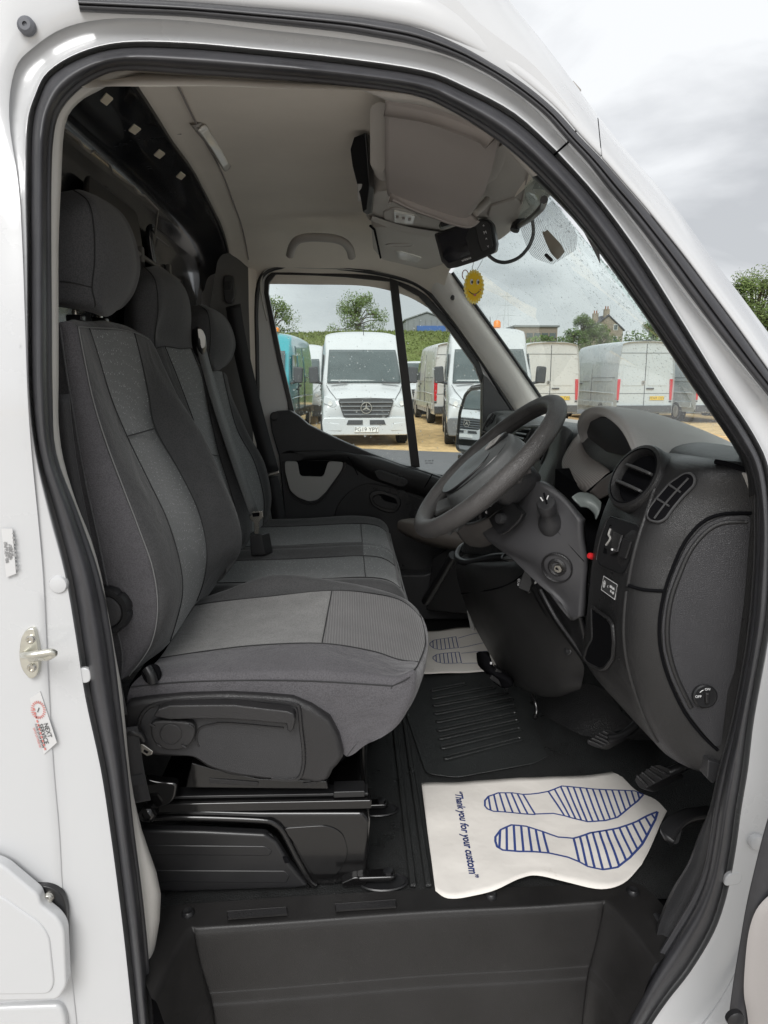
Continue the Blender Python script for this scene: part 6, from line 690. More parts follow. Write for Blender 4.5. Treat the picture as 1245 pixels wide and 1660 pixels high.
CU = [[(-.3698,.17,.9596),(-.3583,.165,1.0061),(-.3398,.195,1.0217),(-.3394,.27,1.0117),(-.3418,.43,1.0089),(-.3393,.57,1.0119),(-.3362,.615,1.0146),(-.3465,.66,.9886),(-.3481,.66,.9557)],[(-.2853,.17,.9432),(-.2805,.165,1.0129),(-.2765,.195,1.0269),(-.2696,.27,1.0219),(-.2855,.43,1.0144),(-.2895,.57,1.0196),(-.2804,.615,1.0325),(-.2847,.66,1.0085),(-.2909,.66,.9622)],[(-.174,.17,.9326),(-.1705,.165,1.0137),(-.1658,.195,1.0301),(-.168,.27,1.0327),(-.1762,.43,1.0228),(-.1858,.57,1.0292),(-.1761,.615,1.0627),(-.1743,.66,1.0425),(-.176,.66,.9829)],[(-.0924,.17,.9138),(-.0696,.165,1.0104),(-.0605,.195,1.0279),(-.0507,.27,1.0339),(-.0466,.43,1.0296),(-.0396,.57,1.0411),(-.0377,.615,1.0506),(-.0317,.66,1.03),(-.0324,.66,.973)],[(-.0256,.17,.8827),(.0219,.165,1.0029),(.0269,.195,1.0194),(.0377,.27,1.0181),(.0553,.43,1.0174),(.0543,.57,1.0326),(.0545,.615,1.0318),(.0604,.66,1.0107),(.0472,.66,.9641)],[(-.008,.17,.8708),(.0691,.165,.9986),(.0751,.195,1.0095),(.0867,.27,1.0007),(.1155,.43,.998),(.1159,.57,1.0145),(.1165,.615,1.0104),(.1228,.66,.9871),(.1055,.66,.9479)],[(.0046,.17,.875),(.0957,.165,1.0133),(.1067,.195,1.0133),(.1226,.27,.9952),(.1523,.43,.9735),(.1576,.57,.9751),(.1535,.615,.9803),(.1521,.66,.9654),(.1348,.66,.9321)],[(.0151,.17,.8838),(.098,.165,.9782),(.1132,.195,.984),(.1307,.27,.97),(.1588,.43,.9521),(.1718,.57,.9415),(.1681,.615,.9474),(.1641,.66,.9392),(.1378,.66,.9167)],[(.0235,.17,.8904),(.0734,.165,.9232),(.0913,.195,.9301),(.1119,.27,.9164),(.1442,.43,.8933),(.1612,.57,.8905),(.1599,.615,.9027),(.1556,.66,.901),(.1277,.66,.8938)],[(.0256,.17,.8926),(.0328,.165,.8985),(.0444,.195,.8877),(.0633,.27,.8566),(.0973,.43,.8262),(.114,.57,.8323),(.1144,.615,.843),(.1058,.66,.8399),(.091,.66,.8558)]]
cu = loft('cushion', CU, [M_FABSIDE, M_FABSIDE, M_CUSH, M_RIBFAB, M_FAB], ds, nu=6, nv=6, colmat=[0, 1, 1, 2, 2, 4, 4, 4], wob=0.002, rowmat=lambda c, r, s: (3 if (s == 2 and 3 <= r < 6) else (0 if r >= 6 else s)))
seam('seam', CU, 1, 0.0012, M_SEAM, cu, (0, -0.0015, 0.001), 0, 6)
seam('seam', CU, 3, 0.0011, M_SEAM, cu, (0, 0, 0.0015), 0, 7)
seam('seam', CU, 5, 0.0011, M_SEAM, cu, (0, 0, 0.0015), 0, 7)
tube('seam', [V(p) + Vector((0, 0, 0.0015)) for p in CU[3][3:6]], 0.0012, M_SEAM, cu, n=5, smooth_n=5)
tube('seam', [V(CU[5][1])] + [V(p) + Vector((0.001, -0.001, 0)) for p in CU[6][1:7]], 0.0012, M_SEAM, cu, n=5, smooth_n=5)
tube('seam', [V(CU[5][1]), V(lerp(CU[5][0], CU[5][1], 0.5)) + Vector((0.004, -0.001, 0)), V(CU[5][0])], 0.0014, M_SEAM, cu, n=5, smooth_n=4)
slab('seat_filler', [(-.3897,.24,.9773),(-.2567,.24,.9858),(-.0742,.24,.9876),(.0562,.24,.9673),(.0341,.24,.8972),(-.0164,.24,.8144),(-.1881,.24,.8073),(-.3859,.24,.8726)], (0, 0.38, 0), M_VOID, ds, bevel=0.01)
# lumbar wheel low on the backrest
kw = empty('lumbar_wheel', (-.3863,.17,1.1383), ds)
pr = []
x_, y_, z_ = frame_of((0.05, 1, 0)); o_ = V((-.3915,.185,1.1334))
v = []; f = []; n_ = 84
for h, rr in ((0.0, 0.040), (-0.012, 0.040), (-0.017, 0.037), (-0.017, 0.029), (-0.014, 0.027)):
    for k in range(n_):
        a = 2 * math.pi * k / n_; g = (0.0026 if rr > 0.035 else 0) * (max(0, math.cos(a * 7)) ** 8)
        v.append(o_ + x_ * ((rr - g) * math.cos(a)) + y_ * ((rr - g) * math.sin(a)) + z_ * h)
for i in range(4):
    for k in range(n_): f.append([i * n_ + k, i * n_ + (k + 1) % n_, (i + 1) * n_ + (k + 1) % n_, (i + 1) * n_ + k])
f.append([4 * n_ + k for k in range(n_)])
mk('grip', v, f, M_BLACK, kw, angle=50)
lathe('cap', [(0.026, -0.012), (0.0255, -0.0155), (0.023, -0.0165), (0, -0.0168)], o_, (0.05, 1, 0), M_DARK, kw, n=28)
tube('tilt_lever', [(-.3291,.16,1.0407),(-.3215,.155,1.03),(-.3193,.155,1.0183)], 0.008, M_BLACK, ds, n=8, smooth_n=3)
slab('lever_slot', [(-.3423,.163,1.0323),(-.3277,.163,1.0447),(-.3121,.163,1.0422),(-.3073,.163,1.023),(-.32,.163,1.0083),(-.3346,.163,1.0129)], (0, 0.01, 0), M_VOID, ds, bevel=0.003, r=0.008)
# plastic side shield with its lift handle
sh = slab('side_shield', [(-.3644,.148,.9864),(-.3317,.148,.992),(-.2676,.148,.9969),(-.1984,.148,.9974),(-.139,.148,.9928),(-.0942,.148,.9874),(-.0644,.148,.9727),(-.0345,.148,.9502),(-.0197,.148,.918),(-.0119,.148,.8812),(-.0224,.148,.8658),(-.0307,.148,.8571),(-.0392,.148,.837),(-.0567,.148,.833),(-.0823,.148,.8383),(-.1436,.148,.8425),(-.2042,.148,.8521),(-.2389,.148,.8677),(-.2612,.148,.886),(-.318,.148,.8899),(-.3476,.148,.8951),(-.3595,.148,.9108),(-.3706,.148,.922)], (0, 0.05, 0), M_DARK2, ds, bevel=0.010, seg=4)
slab('shield_recess', [(-.3423,.1465,.9566),(-.3336,.1465,.9703),(-.3151,.1465,.9838),(-.2676,.1465,.9891),(-.1985,.1465,.9896),(-.1291,.1465,.9847),(-.0893,.1465,.9773),(-.0829,.1465,.9478),(-.0789,.1465,.8983),(-.0795,.1465,.8706),(-.0882,.1465,.8462),(-.1331,.1465,.8475),(-.1936,.1465,.8583),(-.2354,.1465,.8729),(-.2566,.1465,.8912),(-.3172,.1465,.8973),(-.3389,.1465,.9165)], (0, 0.004, 0), M_DARK, sh, bevel=0.0015, r=0.012)
tube('shield_edge', [(-.3466,.147,.9218),(-.3426,.147,.9542),(-.3326,.147,.9733),(-.3132,.147,.9846),(-.2677,.147,.9899),(-.1985,.147,.9904),(-.1291,.147,.9855),(-.0913,.147,.9782),(-.0845,.147,.9693),(-.0822,.147,.9367),(-.079,.147,.8981),(-.0807,.147,.8647),(-.0924,.147,.8449),(-.1331,.147,.8472)], 0.0035, M_DARK2, sh, n=6, smooth_n=4)
tube('shield_edge', [(-.2498,.1465,.9086),(-.253,.1465,.925),(-.2452,.1465,.9412),(-.2251,.1465,.9471),(-.2001,.1465,.9487),(-.1104,.1465,.9376)], 0.002, M_DARK2, sh, n=6, smooth_n=4)
lv = slab('lift_handle', [(-.3131,.122,.9746),(-.3047,.122,.987),(-.2861,.122,.9928),(-.2331,.122,.9926),(-.1847,.122,.9914),(-.1363,.122,.9839),(-.1022,.122,.9789),(-.0916,.122,.9744),(-.0888,.122,.9647),(-.0922,.122,.9478),(-.0973,.122,.9415),(-.1021,.122,.9448),(-.1038,.122,.9566),(-.1468,.122,.962),(-.1954,.122,.9674),(-.2439,.122,.9687),(-.2874,.122,.9687)], (0, 0.022, 0), M_DARK2, ds, bevel=0.007, seg=4)
slab('handle_boss', [(-.3215,.132,.9592),(-.3028,.132,.963),(-.2659,.132,.9599),(-.2515,.132,.9553),(-.2503,.132,.9381),(-.258,.132,.9211),(-.2723,.132,.9107),(-.2931,.132,.9091),(-.3113,.132,.9161),(-.3212,.132,.9314)], (0, 0.015, 0), M_DARK2, lv, bevel=0.004, seg=3, r=0.012)
lathe('boss_cap', [(0.0175, 0.002), (0.0175, -0.001), (0.0165, -0.0015), (0.016, -0.0005), (0, -0.0005)], (-.2893,.1315,.9394), (0, 1, 0), M_DARK2, lv, n=26)
for p in [(-.3176,.131,.9554),(-.2572,.131,.9527),(-.3089,.131,.9198),(-.2698,.131,.9177)]: obox('boss_rib', p, (1, 0, -0.7), (0, 1, 0), (0.7, 0, 1), (0.009, 0.004, 0.004), M_DARK2, lv, bevel=0.001)
# steel pedestal, rails and battery box cover
ped = slab('seat_pedestal', [(-.3636,.2,.7563),(-.2911,.2,.761),(-.163,.2,.752),(.0214,.2,.7459),(.0333,.2,.7286),(.0321,.2,.692),(.0274,.2,.6177),(-.0128,.2,.6042),(-.0352,.2,.5975),(-.074,.2,.6003),(-.0903,.2,.616),(-.1113,.2,.6602),(-.1297,.2,.7074),(-.1466,.2,.7238),(-.367,.2,.7361)], (0, 0.40, 0), M_STEEL, ds, bevel=0.012, seg=4)
slab('pedestal_pressing', [(-.1259,.1975,.7199),(-.0444,.1975,.7232),(-.0162,.1975,.7077),(-.0056,.1975,.6644),(-.0236,.1975,.6278),(-.0482,.1975,.6125),(-.0658,.1975,.6182),(-.085,.1975,.6488),(-.1059,.1975,.6962)], (0, 0.006, 0), M_STEEL, ped, bevel=0.004, seg=3, r=0.02)
tube('pressing_bead', [(-.3658,.198,.747),(-.2914,.198,.7469),(-.1632,.198,.7378),(-.1365,.198,.7296),(-.1208,.198,.7109),(-.1001,.198,.6613),(-.0791,.198,.6171),(-.0661,.198,.6041)], 0.006, M_STEEL, ped, n=8, smooth_n=4)
tube('pressing_bead', [(-.3664,.196,.7269),(-.2495,.196,.7204),(-.1584,.196,.7136),(-.1361,.196,.6983),(-.1112,.196,.6509),(-.0793,.196,.6024)], 0.0035, M_STEEL, ped, n=8, smooth_n=4)
slab('pedestal_foot', [(-.0215,.19,.6124),(.0039,.19,.6238),(.0227,.19,.6206),(.0271,.19,.6055),(-.0172,.19,.6022)], (0, 0.02, 0), M_STEEL, ped, bevel=0.003, r=0.006)
bx_ = slab('battery_cover', [(-.3682,.185,.7334),(-.2578,.185,.7272),(-.1516,.185,.7175),(-.1328,.185,.7012),(-.1102,.185,.6567),(-.0785,.185,.6111),(-.1004,.185,.6083),(-.2092,.185,.6089),(-.3063,.185,.6091),(-.3757,.185,.6131)], (0, 0.02, 0), M_BLACK, ds, bevel=0.006, seg=3)
for y0 in (1371, 1415):
    slab('cover_rib', [V(p) for p in ([(-.3695,.1835,.7059),(-.1521,.1835,.6957),(-.1395,.1835,.6856),(-.1462,.1835,.6762),(-.3707,.1835,.6869)] if y0 == 1371 else [(-.3726,.1835,.6568),(-.119,.1835,.6459),(-.1106,.1835,.6358),(-.1174,.1835,.6213),(-.374,.1835,.6338)])], (0, 0.004, 0), M_BLACK, bx_, bevel=0.0025, seg=3, r=0.004)
slab('cover_slot', [(-.1226,.183,.6732),(-.1139,.183,.6729),(-.1099,.183,.663),(-.1186,.183,.6609)], (0, 0.003, 0), M_VOID, bx_, bevel=0, r=0.002)
rl_ = obox('seat_rail', (-.1507,.21,.7679), (1, 0, -0.012), (0, 1, 0), (0.012, 0, 1), (0.37, 0.04, 0.018), M_STEEL, ds, bevel=0.003)
obox('rail_top', (-.1509,.215,.7816), (1, 0, -0.012), (0, 1, 0), (0.012, 0, 1), (0.36, 0.03, 0.006), M_BLACK, rl_, bevel=0.002)
obox('seat_rail', (.0283,.56,.5489), (1, 0, -0.012), (0, 1, 0), (0.012, 0, 1), (0.40, 0.04, 0.018), M_STEEL, ds, bevel=0.003)
obox('rail_end', (-.0045,.21,.7849), (1, 0, 0), (0, 1, 0), (0, 0, 1), (0.055, 0.035, 0.012), M_BLACK, rl_, bevel=0.002)
slab('frame_side', [(-.2737,.19,.8555),(-.2377,.19,.843),(-.1595,.19,.8221),(-.0428,.19,.8138),(-.0398,.19,.7973),(-.2866,.19,.8073)], (0, 0.02, 0), M_STEEL, ds, bevel=0.003)
slab('frame_slot', [(-.2454,.188,.8259),(-.1595,.188,.8163),(-.1618,.188,.8093),(-.2437,.188,.8165)], (0, 0.003, 0), M_DARK2, ds, bevel=0.001, r=0.003)
slab('frame_slot', [(-.0854,.188,.8117),(-.0576,.188,.8155),(-.062,.188,.8074),(-.0834,.188,.8058)], (0, 0.003, 0), M_DARK2, ds, bevel=0.001, r=0.003)
obox('front_leg', (.0102,.52,.6778), (1, 0, 0), (0, 1, 0), (0, 0, 1), (0.05, 0.06, 0.14), mat('leg_green_black', (0.03, 0.035, 0.034), 0.4), ds, bevel=0.006)
for p, s in [((.0543,.42,.6511),1),((.0564,.2,.6341),1)]:
    a_ = V(p); 
    lathe('floor_recess', [(0.046, 0.002), (0.043, 0.004), (0.030, -0.001), (0, -0.001)], (a_.x, a_.y, 0.603), (0, 0, 1), M_BLACK, ds, n=22, sx=1.0, sy=0.55)
    slab('foot_plate', [(a_.x - 0.05, a_.y - 0.012, 0.612), (a_.x + 0.022, a_.y - 0.012, 0.612), (a_.x + 0.022, a_.y + 0.012, 0.612), (a_.x - 0.05, a_.y + 0.012, 0.612)], (0, 0, 0.012), M_STEEL, ds, bevel=0.004, seg=3, r=0.01)
    lathe('bolt_head', [(0.009, 0), (0.009, 0.006), (0.005, 0.007), (0, 0.007)], (a_.x + 0.008, a_.y, 0.622), (0, 0, 1), M_BLACK, ds, n=6)
# driver's belt along the door pillar
db = strip('driver_seat_belt', [(-.4049,.1,1.4782),(-.4044,.105,1.3901),(-.3978,.11,1.3075),(-.3879,.115,1.2119),(-.38,.12,1.142),(-.3734,.125,1.0595),(-.3655,.13,.974)], (1, 0.1, 0.12), 0.020, M_BELT, VAN)
tube('belt_loop', [(-.3561,.125,.9467),(-.3464,.125,.9476),(-.3367,.13,.9404),(-.3349,.135,.9291)], 0.006, M_BLACK, db, n=8, smooth_n=3)
strip('belt_tail', [(-.3558,.12,.9578),(-.3553,.13,.8936),(-.3535,.14,.8437),(-.3509,.145,.8126)], (1, 0.1, 0.1), 0.036, M_BELT, db)
obox('belt_stitch', (-.3491,.135,.8588), (1, 0, 0.15), (0, 1, 0), (-0.15, 0, 1), (0.022, 0.003, 0.018), mat('belt_stitching', (0.035, 0.035, 0.037), 0.8), db, bevel=0.0005)
tg = slab('belt_tongue', [(-.3435,.13,.9245),(-.3339,.13,.9232),(-.319,.13,.9109),(-.3213,.13,.9045),(-.3292,.13,.9026),(-.3404,.13,.9115)], (0, 0.004, 0), M_CHROME, db, bevel=0.001)
slab('tongue_slot', [(-.3323,.1295,.9148),(-.3257,.1295,.9103),(-.3288,.1295,.9072),(-.3344,.1295,.9117)], (0, 0.001, 0), M_VOID, tg, bevel=0)
slab('anchor_bracket', [(-.3501,.17,.8399),(-.324,.17,.8323),(-.2934,.17,.8291),(-.299,.17,.8006),(-.312,.17,.7883),(-.33,.17,.782),(-.3475,.17,.7826)], (0, 0.02, 0), M_STEEL, db, bevel=0.006, seg=3, r=0.01)
lathe('anchor_bolt', [(0.016, 0.01), (0.016, 0.0), (0.012, -0.006), (0.009, -0.008), (0.008, -0.004), (0, -0.004)], (-.3407,.15,.7864), (0.1, 1, 0), M_STEEL, db, n=6)

# ------------------------------------------------ double passenger bench
pb = empty('passenger_bench', (-0.1, 1.14, 0.6), VAN); pb['label'] = 'double grey cloth bench beyond the driver seat'

MB = [[(-.5002,.82,1.7403),(-.4842,.8,1.7444),(-.475,.82,1.757),(-.4668,.86,1.7658),(-.4699,.93,1.7748),(-.4723,1,1.7776),(-.4744,1.04,1.7756),(-.4829,1.06,1.7705),(-.5392,1.04,1.7627)],[(-.5117,.8,1.6895),(-.4812,.76,1.6987),(-.441,.78,1.7216),(-.4282,.83,1.7241),(-.4264,.93,1.7413),(-.433,1.02,1.7453),(-.4373,1.06,1.7424),(-.4493,1.09,1.738),(-.5203,1.08,1.7203)],[(-.5215,.8,1.6479),(-.4827,.75,1.6505),(-.435,.77,1.6593),(-.426,.82,1.6683),(-.4108,.93,1.6895),(-.4184,1.03,1.6965),(-.424,1.07,1.6925),(-.4377,1.1,1.6823),(-.5148,1.08,1.6721)],[(-.5252,.8,1.5919),(-.4848,.75,1.5961),(-.4452,.77,1.6043),(-.4465,.82,1.6103),(-.4251,.93,1.6218),(-.4216,1.03,1.6332),(-.4272,1.07,1.6294),(-.4393,1.1,1.6165),(-.5136,1.08,1.6069)],[(-.5089,.76,1.5483),(-.4759,.73,1.5584),(-.4447,.76,1.5678),(-.4344,.81,1.5756),(-.4244,.93,1.5748),(-.4215,1.04,1.5808),(-.4222,1.08,1.5709),(-.4346,1.12,1.5588),(-.5023,1.1,1.5414)],[(-.4994,.76,1.4783),(-.4553,.73,1.4898),(-.4177,.76,1.4994),(-.4081,.81,1.5009),(-.4019,.93,1.4994),(-.3956,1.04,1.5026),(-.3869,1.08,1.4993),(-.3968,1.12,1.4873),(-.4559,1.1,1.4569)],[(-.4768,.76,1.3856),(-.4302,.73,1.3945),(-.3887,.76,1.404),(-.3777,.81,1.4071),(-.377,.93,1.3974),(-.3774,1.04,1.3913),(-.3559,1.08,1.3925),(-.3618,1.12,1.3764),(-.4267,1.1,1.3535)],[(-.4529,.76,1.3055),(-.4023,.73,1.3115),(-.3611,.76,1.3225),(-.3536,.81,1.3218),(-.3574,.93,1.3046),(-.3583,1.04,1.2896),(-.3273,1.08,1.2938),(-.3307,1.12,1.2773),(-.3881,1.1,1.2479)],[(-.4302,.76,1.1938),(-.372,.73,1.2061),(-.3308,.76,1.223),(-.3251,.81,1.2224),(-.3284,.93,1.195),(-.3274,1.04,1.1716),(-.2968,1.08,1.179),(-.2979,1.12,1.158),(-.3583,1.1,1.122)],[(-.4061,.76,1.0946),(-.348,.73,1.1012),(-.3091,.76,1.1089),(-.3026,.81,1.1051),(-.3067,.93,1.0863),(-.3073,1.04,1.0653),(-.2922,1.08,1.0618),(-.2947,1.12,1.0438),(-.3446,1.1,1.0211)],[(-.4019,.76,1.0326),(-.3582,.73,1.0404),(-.3344,.76,1.0395),(-.3282,.81,1.0418),(-.3287,.93,1.0271),(-.33,1.04,1.0171),(-.315,1.08,1.0163),(-.3178,1.12,1.0029),(-.3546,1.1,.9934)]]
mb = loft('backrest', MB, [M_FAB, M_SPECK, M_FABHEAD], pb, nu=5, nv=5, colmat=[0, 0, 0, 1, 1, 0, 0, 0], wob=0.003, rowmat=lambda c, r, s: 2 if r < 4 else s)
seam('seam', MB, 2, 0.0012, M_SEAM, mb, (0.002, 0, 0.001), 0, 5)
seam('seam', MB, 3, 0.0012, M_SEAM, mb, (0.002, 0, 0.001), 4)
seam('seam', MB, 5, 0.0012, M_SEAM, mb, (0.002, 0, 0.001), 4)
tube('seam', [V(p) + Vector((0.002, 0, 0.001)) for p in MB[4][2:7]], 0.0012, M_SEAM, mb, n=5, smooth_n=4)
tube('seam', [V(p) + Vector((0.002, 0, 0.001)) for p in MB[7][3:6]], 0.0012, M_SEAM, mb, n=5, smooth_n=4)
LB = [[(-.4755,1.2,1.5081),(-.4442,1.18,1.5151),(-.4215,1.2,1.5188),(-.4148,1.24,1.521),(-.4127,1.35,1.5239),(-.4125,1.46,1.5231),(-.4074,1.5,1.5174),(-.4108,1.53,1.5053),(-.4617,1.5,1.489)],[(-.4658,1.18,1.4374),(-.4346,1.16,1.4468),(-.4136,1.19,1.4549),(-.4086,1.24,1.4538),(-.4042,1.35,1.4515),(-.3994,1.46,1.4491),(-.392,1.5,1.4421),(-.3967,1.54,1.4307),(-.4588,1.52,1.4066)],[(-.4443,1.18,1.3297),(-.4041,1.16,1.3401),(-.3824,1.19,1.3468),(-.3784,1.24,1.3432),(-.378,1.35,1.3352),(-.3716,1.46,1.3313),(-.3508,1.5,1.3284),(-.3528,1.54,1.3128),(-.422,1.52,1.2914)],[(-.4037,1.18,1.2288),(-.369,1.16,1.2403),(-.3463,1.19,1.2513),(-.3412,1.24,1.2491),(-.3349,1.35,1.2363),(-.3199,1.46,1.2277),(-.298,1.5,1.223),(-.299,1.54,1.2055),(-.3697,1.52,1.1739)],[(-.3724,1.18,1.1072),(-.3321,1.16,1.1199),(-.3121,1.19,1.1332),(-.306,1.24,1.1303),(-.3015,1.35,1.1155),(-.2908,1.46,1.1011),(-.2743,1.5,1.1008),(-.2771,1.54,1.0788),(-.336,1.52,1.0433)],[(-.3577,1.18,1.0119),(-.3173,1.16,1.0256),(-.3025,1.19,1.0378),(-.2999,1.24,1.0328),(-.2987,1.35,1.0173),(-.2959,1.46,1.0069),(-.2877,1.5,1.0073),(-.2929,1.54,.9836),(-.339,1.52,.955)]]
lb = loft('backrest', LB, [M_FAB, M_SPECK], pb, nu=5, nv=5, colmat=[0, 0, 0, 1, 1, 0, 0, 0], wob=0.003)
seam('seam', LB, 5, 0.0012, M_SEAM, lb, (0.002, 0, 0.001), 0)
LH = [[(-.498,1.26,1.7058),(-.4609,1.25,1.7105),(-.44,1.26,1.7152),(-.434,1.28,1.7181),(-.4354,1.35,1.7222),(-.4383,1.42,1.7241),(-.4437,1.46,1.7249),(-.5003,1.46,1.7177)],[(-.5074,1.23,1.6739),(-.4508,1.21,1.6815),(-.4085,1.22,1.6934),(-.3999,1.265,1.7003),(-.397,1.35,1.7014),(-.4005,1.43,1.7005),(-.4059,1.48,1.6987),(-.4734,1.48,1.6842)],[(-.5145,1.23,1.633),(-.4507,1.2,1.6403),(-.4006,1.215,1.6533),(-.3828,1.26,1.6603),(-.3737,1.35,1.6631),(-.3788,1.44,1.6635),(-.3848,1.49,1.6608),(-.4552,1.49,1.6441)],[(-.5167,1.23,1.5917),(-.4528,1.2,1.5978),(-.4017,1.215,1.605),(-.3779,1.26,1.6101),(-.3631,1.35,1.6137),(-.3688,1.44,1.6142),(-.3757,1.49,1.6114),(-.4517,1.49,1.5978)],[(-.5135,1.23,1.5594),(-.4555,1.205,1.5652),(-.4074,1.215,1.5675),(-.3868,1.26,1.567),(-.3732,1.35,1.5698),(-.378,1.44,1.5746),(-.385,1.49,1.572),(-.4533,1.49,1.5615)],[(-.5067,1.24,1.5458),(-.4575,1.21,1.5452),(-.4054,1.225,1.5437),(-.3949,1.265,1.5388),(-.3912,1.35,1.5404),(-.3954,1.44,1.5481),(-.3987,1.48,1.5489),(-.4577,1.48,1.5457)],[(-.4988,1.27,1.5426),(-.4594,1.25,1.5395),(-.4146,1.25,1.532),(-.4023,1.28,1.5258),(-.4044,1.35,1.5266),(-.4089,1.42,1.5345),(-.4118,1.45,1.537),(-.4632,1.45,1.54)],[(-.4852,1.3,1.5413),(-.4627,1.29,1.5392),(-.4323,1.29,1.5345),(-.4209,1.31,1.5309),(-.4231,1.35,1.5315),(-.4268,1.4,1.5362),(-.4304,1.42,1.5375),(-.4682,1.42,1.5395)]]
lh = loft('headrest', LH, M_FABHEAD, pb, nu=5, nv=5, closed=True, wob=0.0015, capends=True)
seam('seam', LH, 2, 0.0012, M_SEAM, lh, (0.001, -0.001, 0), 0, 7)
bc = []
for x, z in ((-0.36, 1.01), (-0.2, 1.012), (-0.05, 1.018), (0.04, 1.02), (0.095, 1.012), (0.128, 0.99), (0.142, 0.955), (0.138, 0.90), (0.115, 0.80)):
    k = 1 if x < 0.13 else 0.3
    bc.append([(x, y, z + (dz * k if dz > -0.05 else dz)) for y, dz in ((0.70, -0.12), (0.695, -0.035), (0.725, 0.0), (0.79, -0.012), (0.90, -0.02), (1.02, -0.014), (1.075, 0.002), (1.10, -0.004), (1.125, 0.002), (1.18, -0.012), (1.32, -0.02), (1.46, -0.01), (1.53, 0.004), (1.565, -0.02), (1.57, -0.12))])
bq = loft('bench_cushion', bc, [M_FAB, M_SPECK], pb, nu=4, nv=5, colmat=[0, 0, 0, 1, 1, 0, 0, 0, 0, 1, 1, 0, 0, 0], wob=0.003, rowmat=lambda c, r, s: 0 if r >= 5 else (1 if (r >= 3 and 3 <= c <= 10) else s))
for c in (3, 5, 9, 11): seam('seam', bc, c, 0.0016, M_SEAM, bq, (0, 0, 0.001), 0, 6)
for a, b in ((3, 6), (9, 12)): tube('seam', [V(p) + Vector((0, 0, 0.001)) for p in bc[3][a:b]], 0.0012, M_SEAM, bq, n=5, smooth_n=4)
tube('piping', [V(p) + Vector((0.002, 0, 0.001)) for p in bc[6][1:14]], 0.0022, M_STITCH, bq, n=5, smooth_n=4)
tube('piping', [V(p) + Vector((0.001, -0.001, 0)) for p in [r[1] for r in bc[:7]]], 0.002, M_STITCH, bq, n=5, smooth_n=4)
box('bench_base', (-0.34, 0.74, 0.62), (0.08, 1.54, 0.90), M_STEEL, pb, bevel=0.01)
# belt of the middle place: guide, webbing, buckle
mbt = strip('middle_seat_belt', [(-.4082,1.1,1.5983),(-.3917,1.08,1.5411),(-.3682,1.06,1.4576),(-.3395,1.055,1.3564),(-.3056,1.05,1.245),(-.2658,1.03,1.1307)], (0.30, 1, 0.12), 0.05, mat('grey_webbing', (0.10, 0.10, 0.099), 0.55, bump=('weave', 300, 0.5, 0.001)), VAN)
loft('belt_guide', [[(-.4268,1.1,1.633),(-.4089,1.08,1.64),(-.3979,1.09,1.6325),(-.3941,1.11,1.6172)],[(-.4313,1.1,1.6082),(-.4061,1.06,1.6126),(-.3937,1.08,1.6072),(-.3919,1.11,1.5921)],[(-.4261,1.1,1.5783),(-.4063,1.07,1.5804),(-.3969,1.08,1.5743),(-.3963,1.11,1.5687)],[(-.4167,1.1,1.5616),(-.4062,1.09,1.563),(-.4012,1.09,1.5613),(-.4,1.11,1.5619)]], M_BLACK, mbt, nu=4, nv=4)
slab('guide_plate', [(-.404,1.055,1.635),(-.3919,1.06,1.6321),(-.3855,1.065,1.613),(-.3877,1.07,1.5871),(-.398,1.07,1.5805),(-.4029,1.06,1.6094)], (0, 0.004, 0), mat('dull_chrome', (0.35, 0.35, 0.34), 0.3, metal=1.0), mbt, bevel=0.001, r=0.006)
slab('belt_tongue', [(-.2779,1.02,1.1362),(-.242,1.02,1.1394),(-.2391,1.02,1.1219),(-.2516,1.02,1.1079),(-.2544,1.02,1.0727),(-.2664,1.02,1.0728),(-.267,1.02,1.1063),(-.2787,1.02,1.1152)], (0.002, 0.004, 0), M_CHROME, mbt, bevel=0.0015)
slab('tongue_slot', [(-.271,1.018,1.1331),(-.2488,1.018,1.1346),(-.2508,1.018,1.1241),(-.2679,1.018,1.1225)], (0, 0.001, 0), M_VOID, mbt, bevel=0)
slab('buckle_stalk', [(-.2817,1.03,1.0672),(-.2471,1.03,1.0704),(-.2386,1.03,1.0095),(-.2803,1.03,1.0064)], (0.02, 0.03, 0), M_DARK2, mbt, bevel=0.004, seg=3)
rb_ = slab('red_buckle', [(-.2489,1.12,1.0077),(-.2378,1.12,1.0132),(-.1983,1.12,.9996),(-.2057,1.12,.9941)], (0, 0.02, -0.012), mat('buckle_red', (0.62, 0.12, 0.12), 0.45), pb, bevel=0.002)

# ================================================================ dashboard
da = empty('dashboard', (0.7, 0.9, 1.2), VAN)
prof = []
for y, dx, dz in ((0.10, 0.06, -0.01), (0.3, 0.05, 0.0), (0.6, 0.03, -0.01), (0.72, 0.02, 0.0), (0.80, 0.0, 0.0), (1.0, -0.02, 0.0), (1.2, -0.01, 0.0), (1.45, 0.0, 0.0), (1.68, -0.01, 0.0)):
    prof.append([(1.0 - abs(y - 0.9) * 0.42, y, 1.30), (0.84 - abs(y - 0.9) * 0.25, y, 1.365 + dz), (0.62 + dx, y, 1.385 + dz), (0.545 + dx, y, 1.38 + dz), (0.52 + dx, y, 1.35 + dz), (0.525 + dx, y, 1.25), (0.56 + dx, y, 1.08), (0.62 + dx, y, 0.98), (0.80, y, 0.95)])
db_ = loft('dash_body', prof, [M_DASH, M_MIDDASH, M_DARK], da, nu=4, nv=4, colmat=[0, 0, 1, 1, 1, 2, 2, 2])
# end module beside the doorway

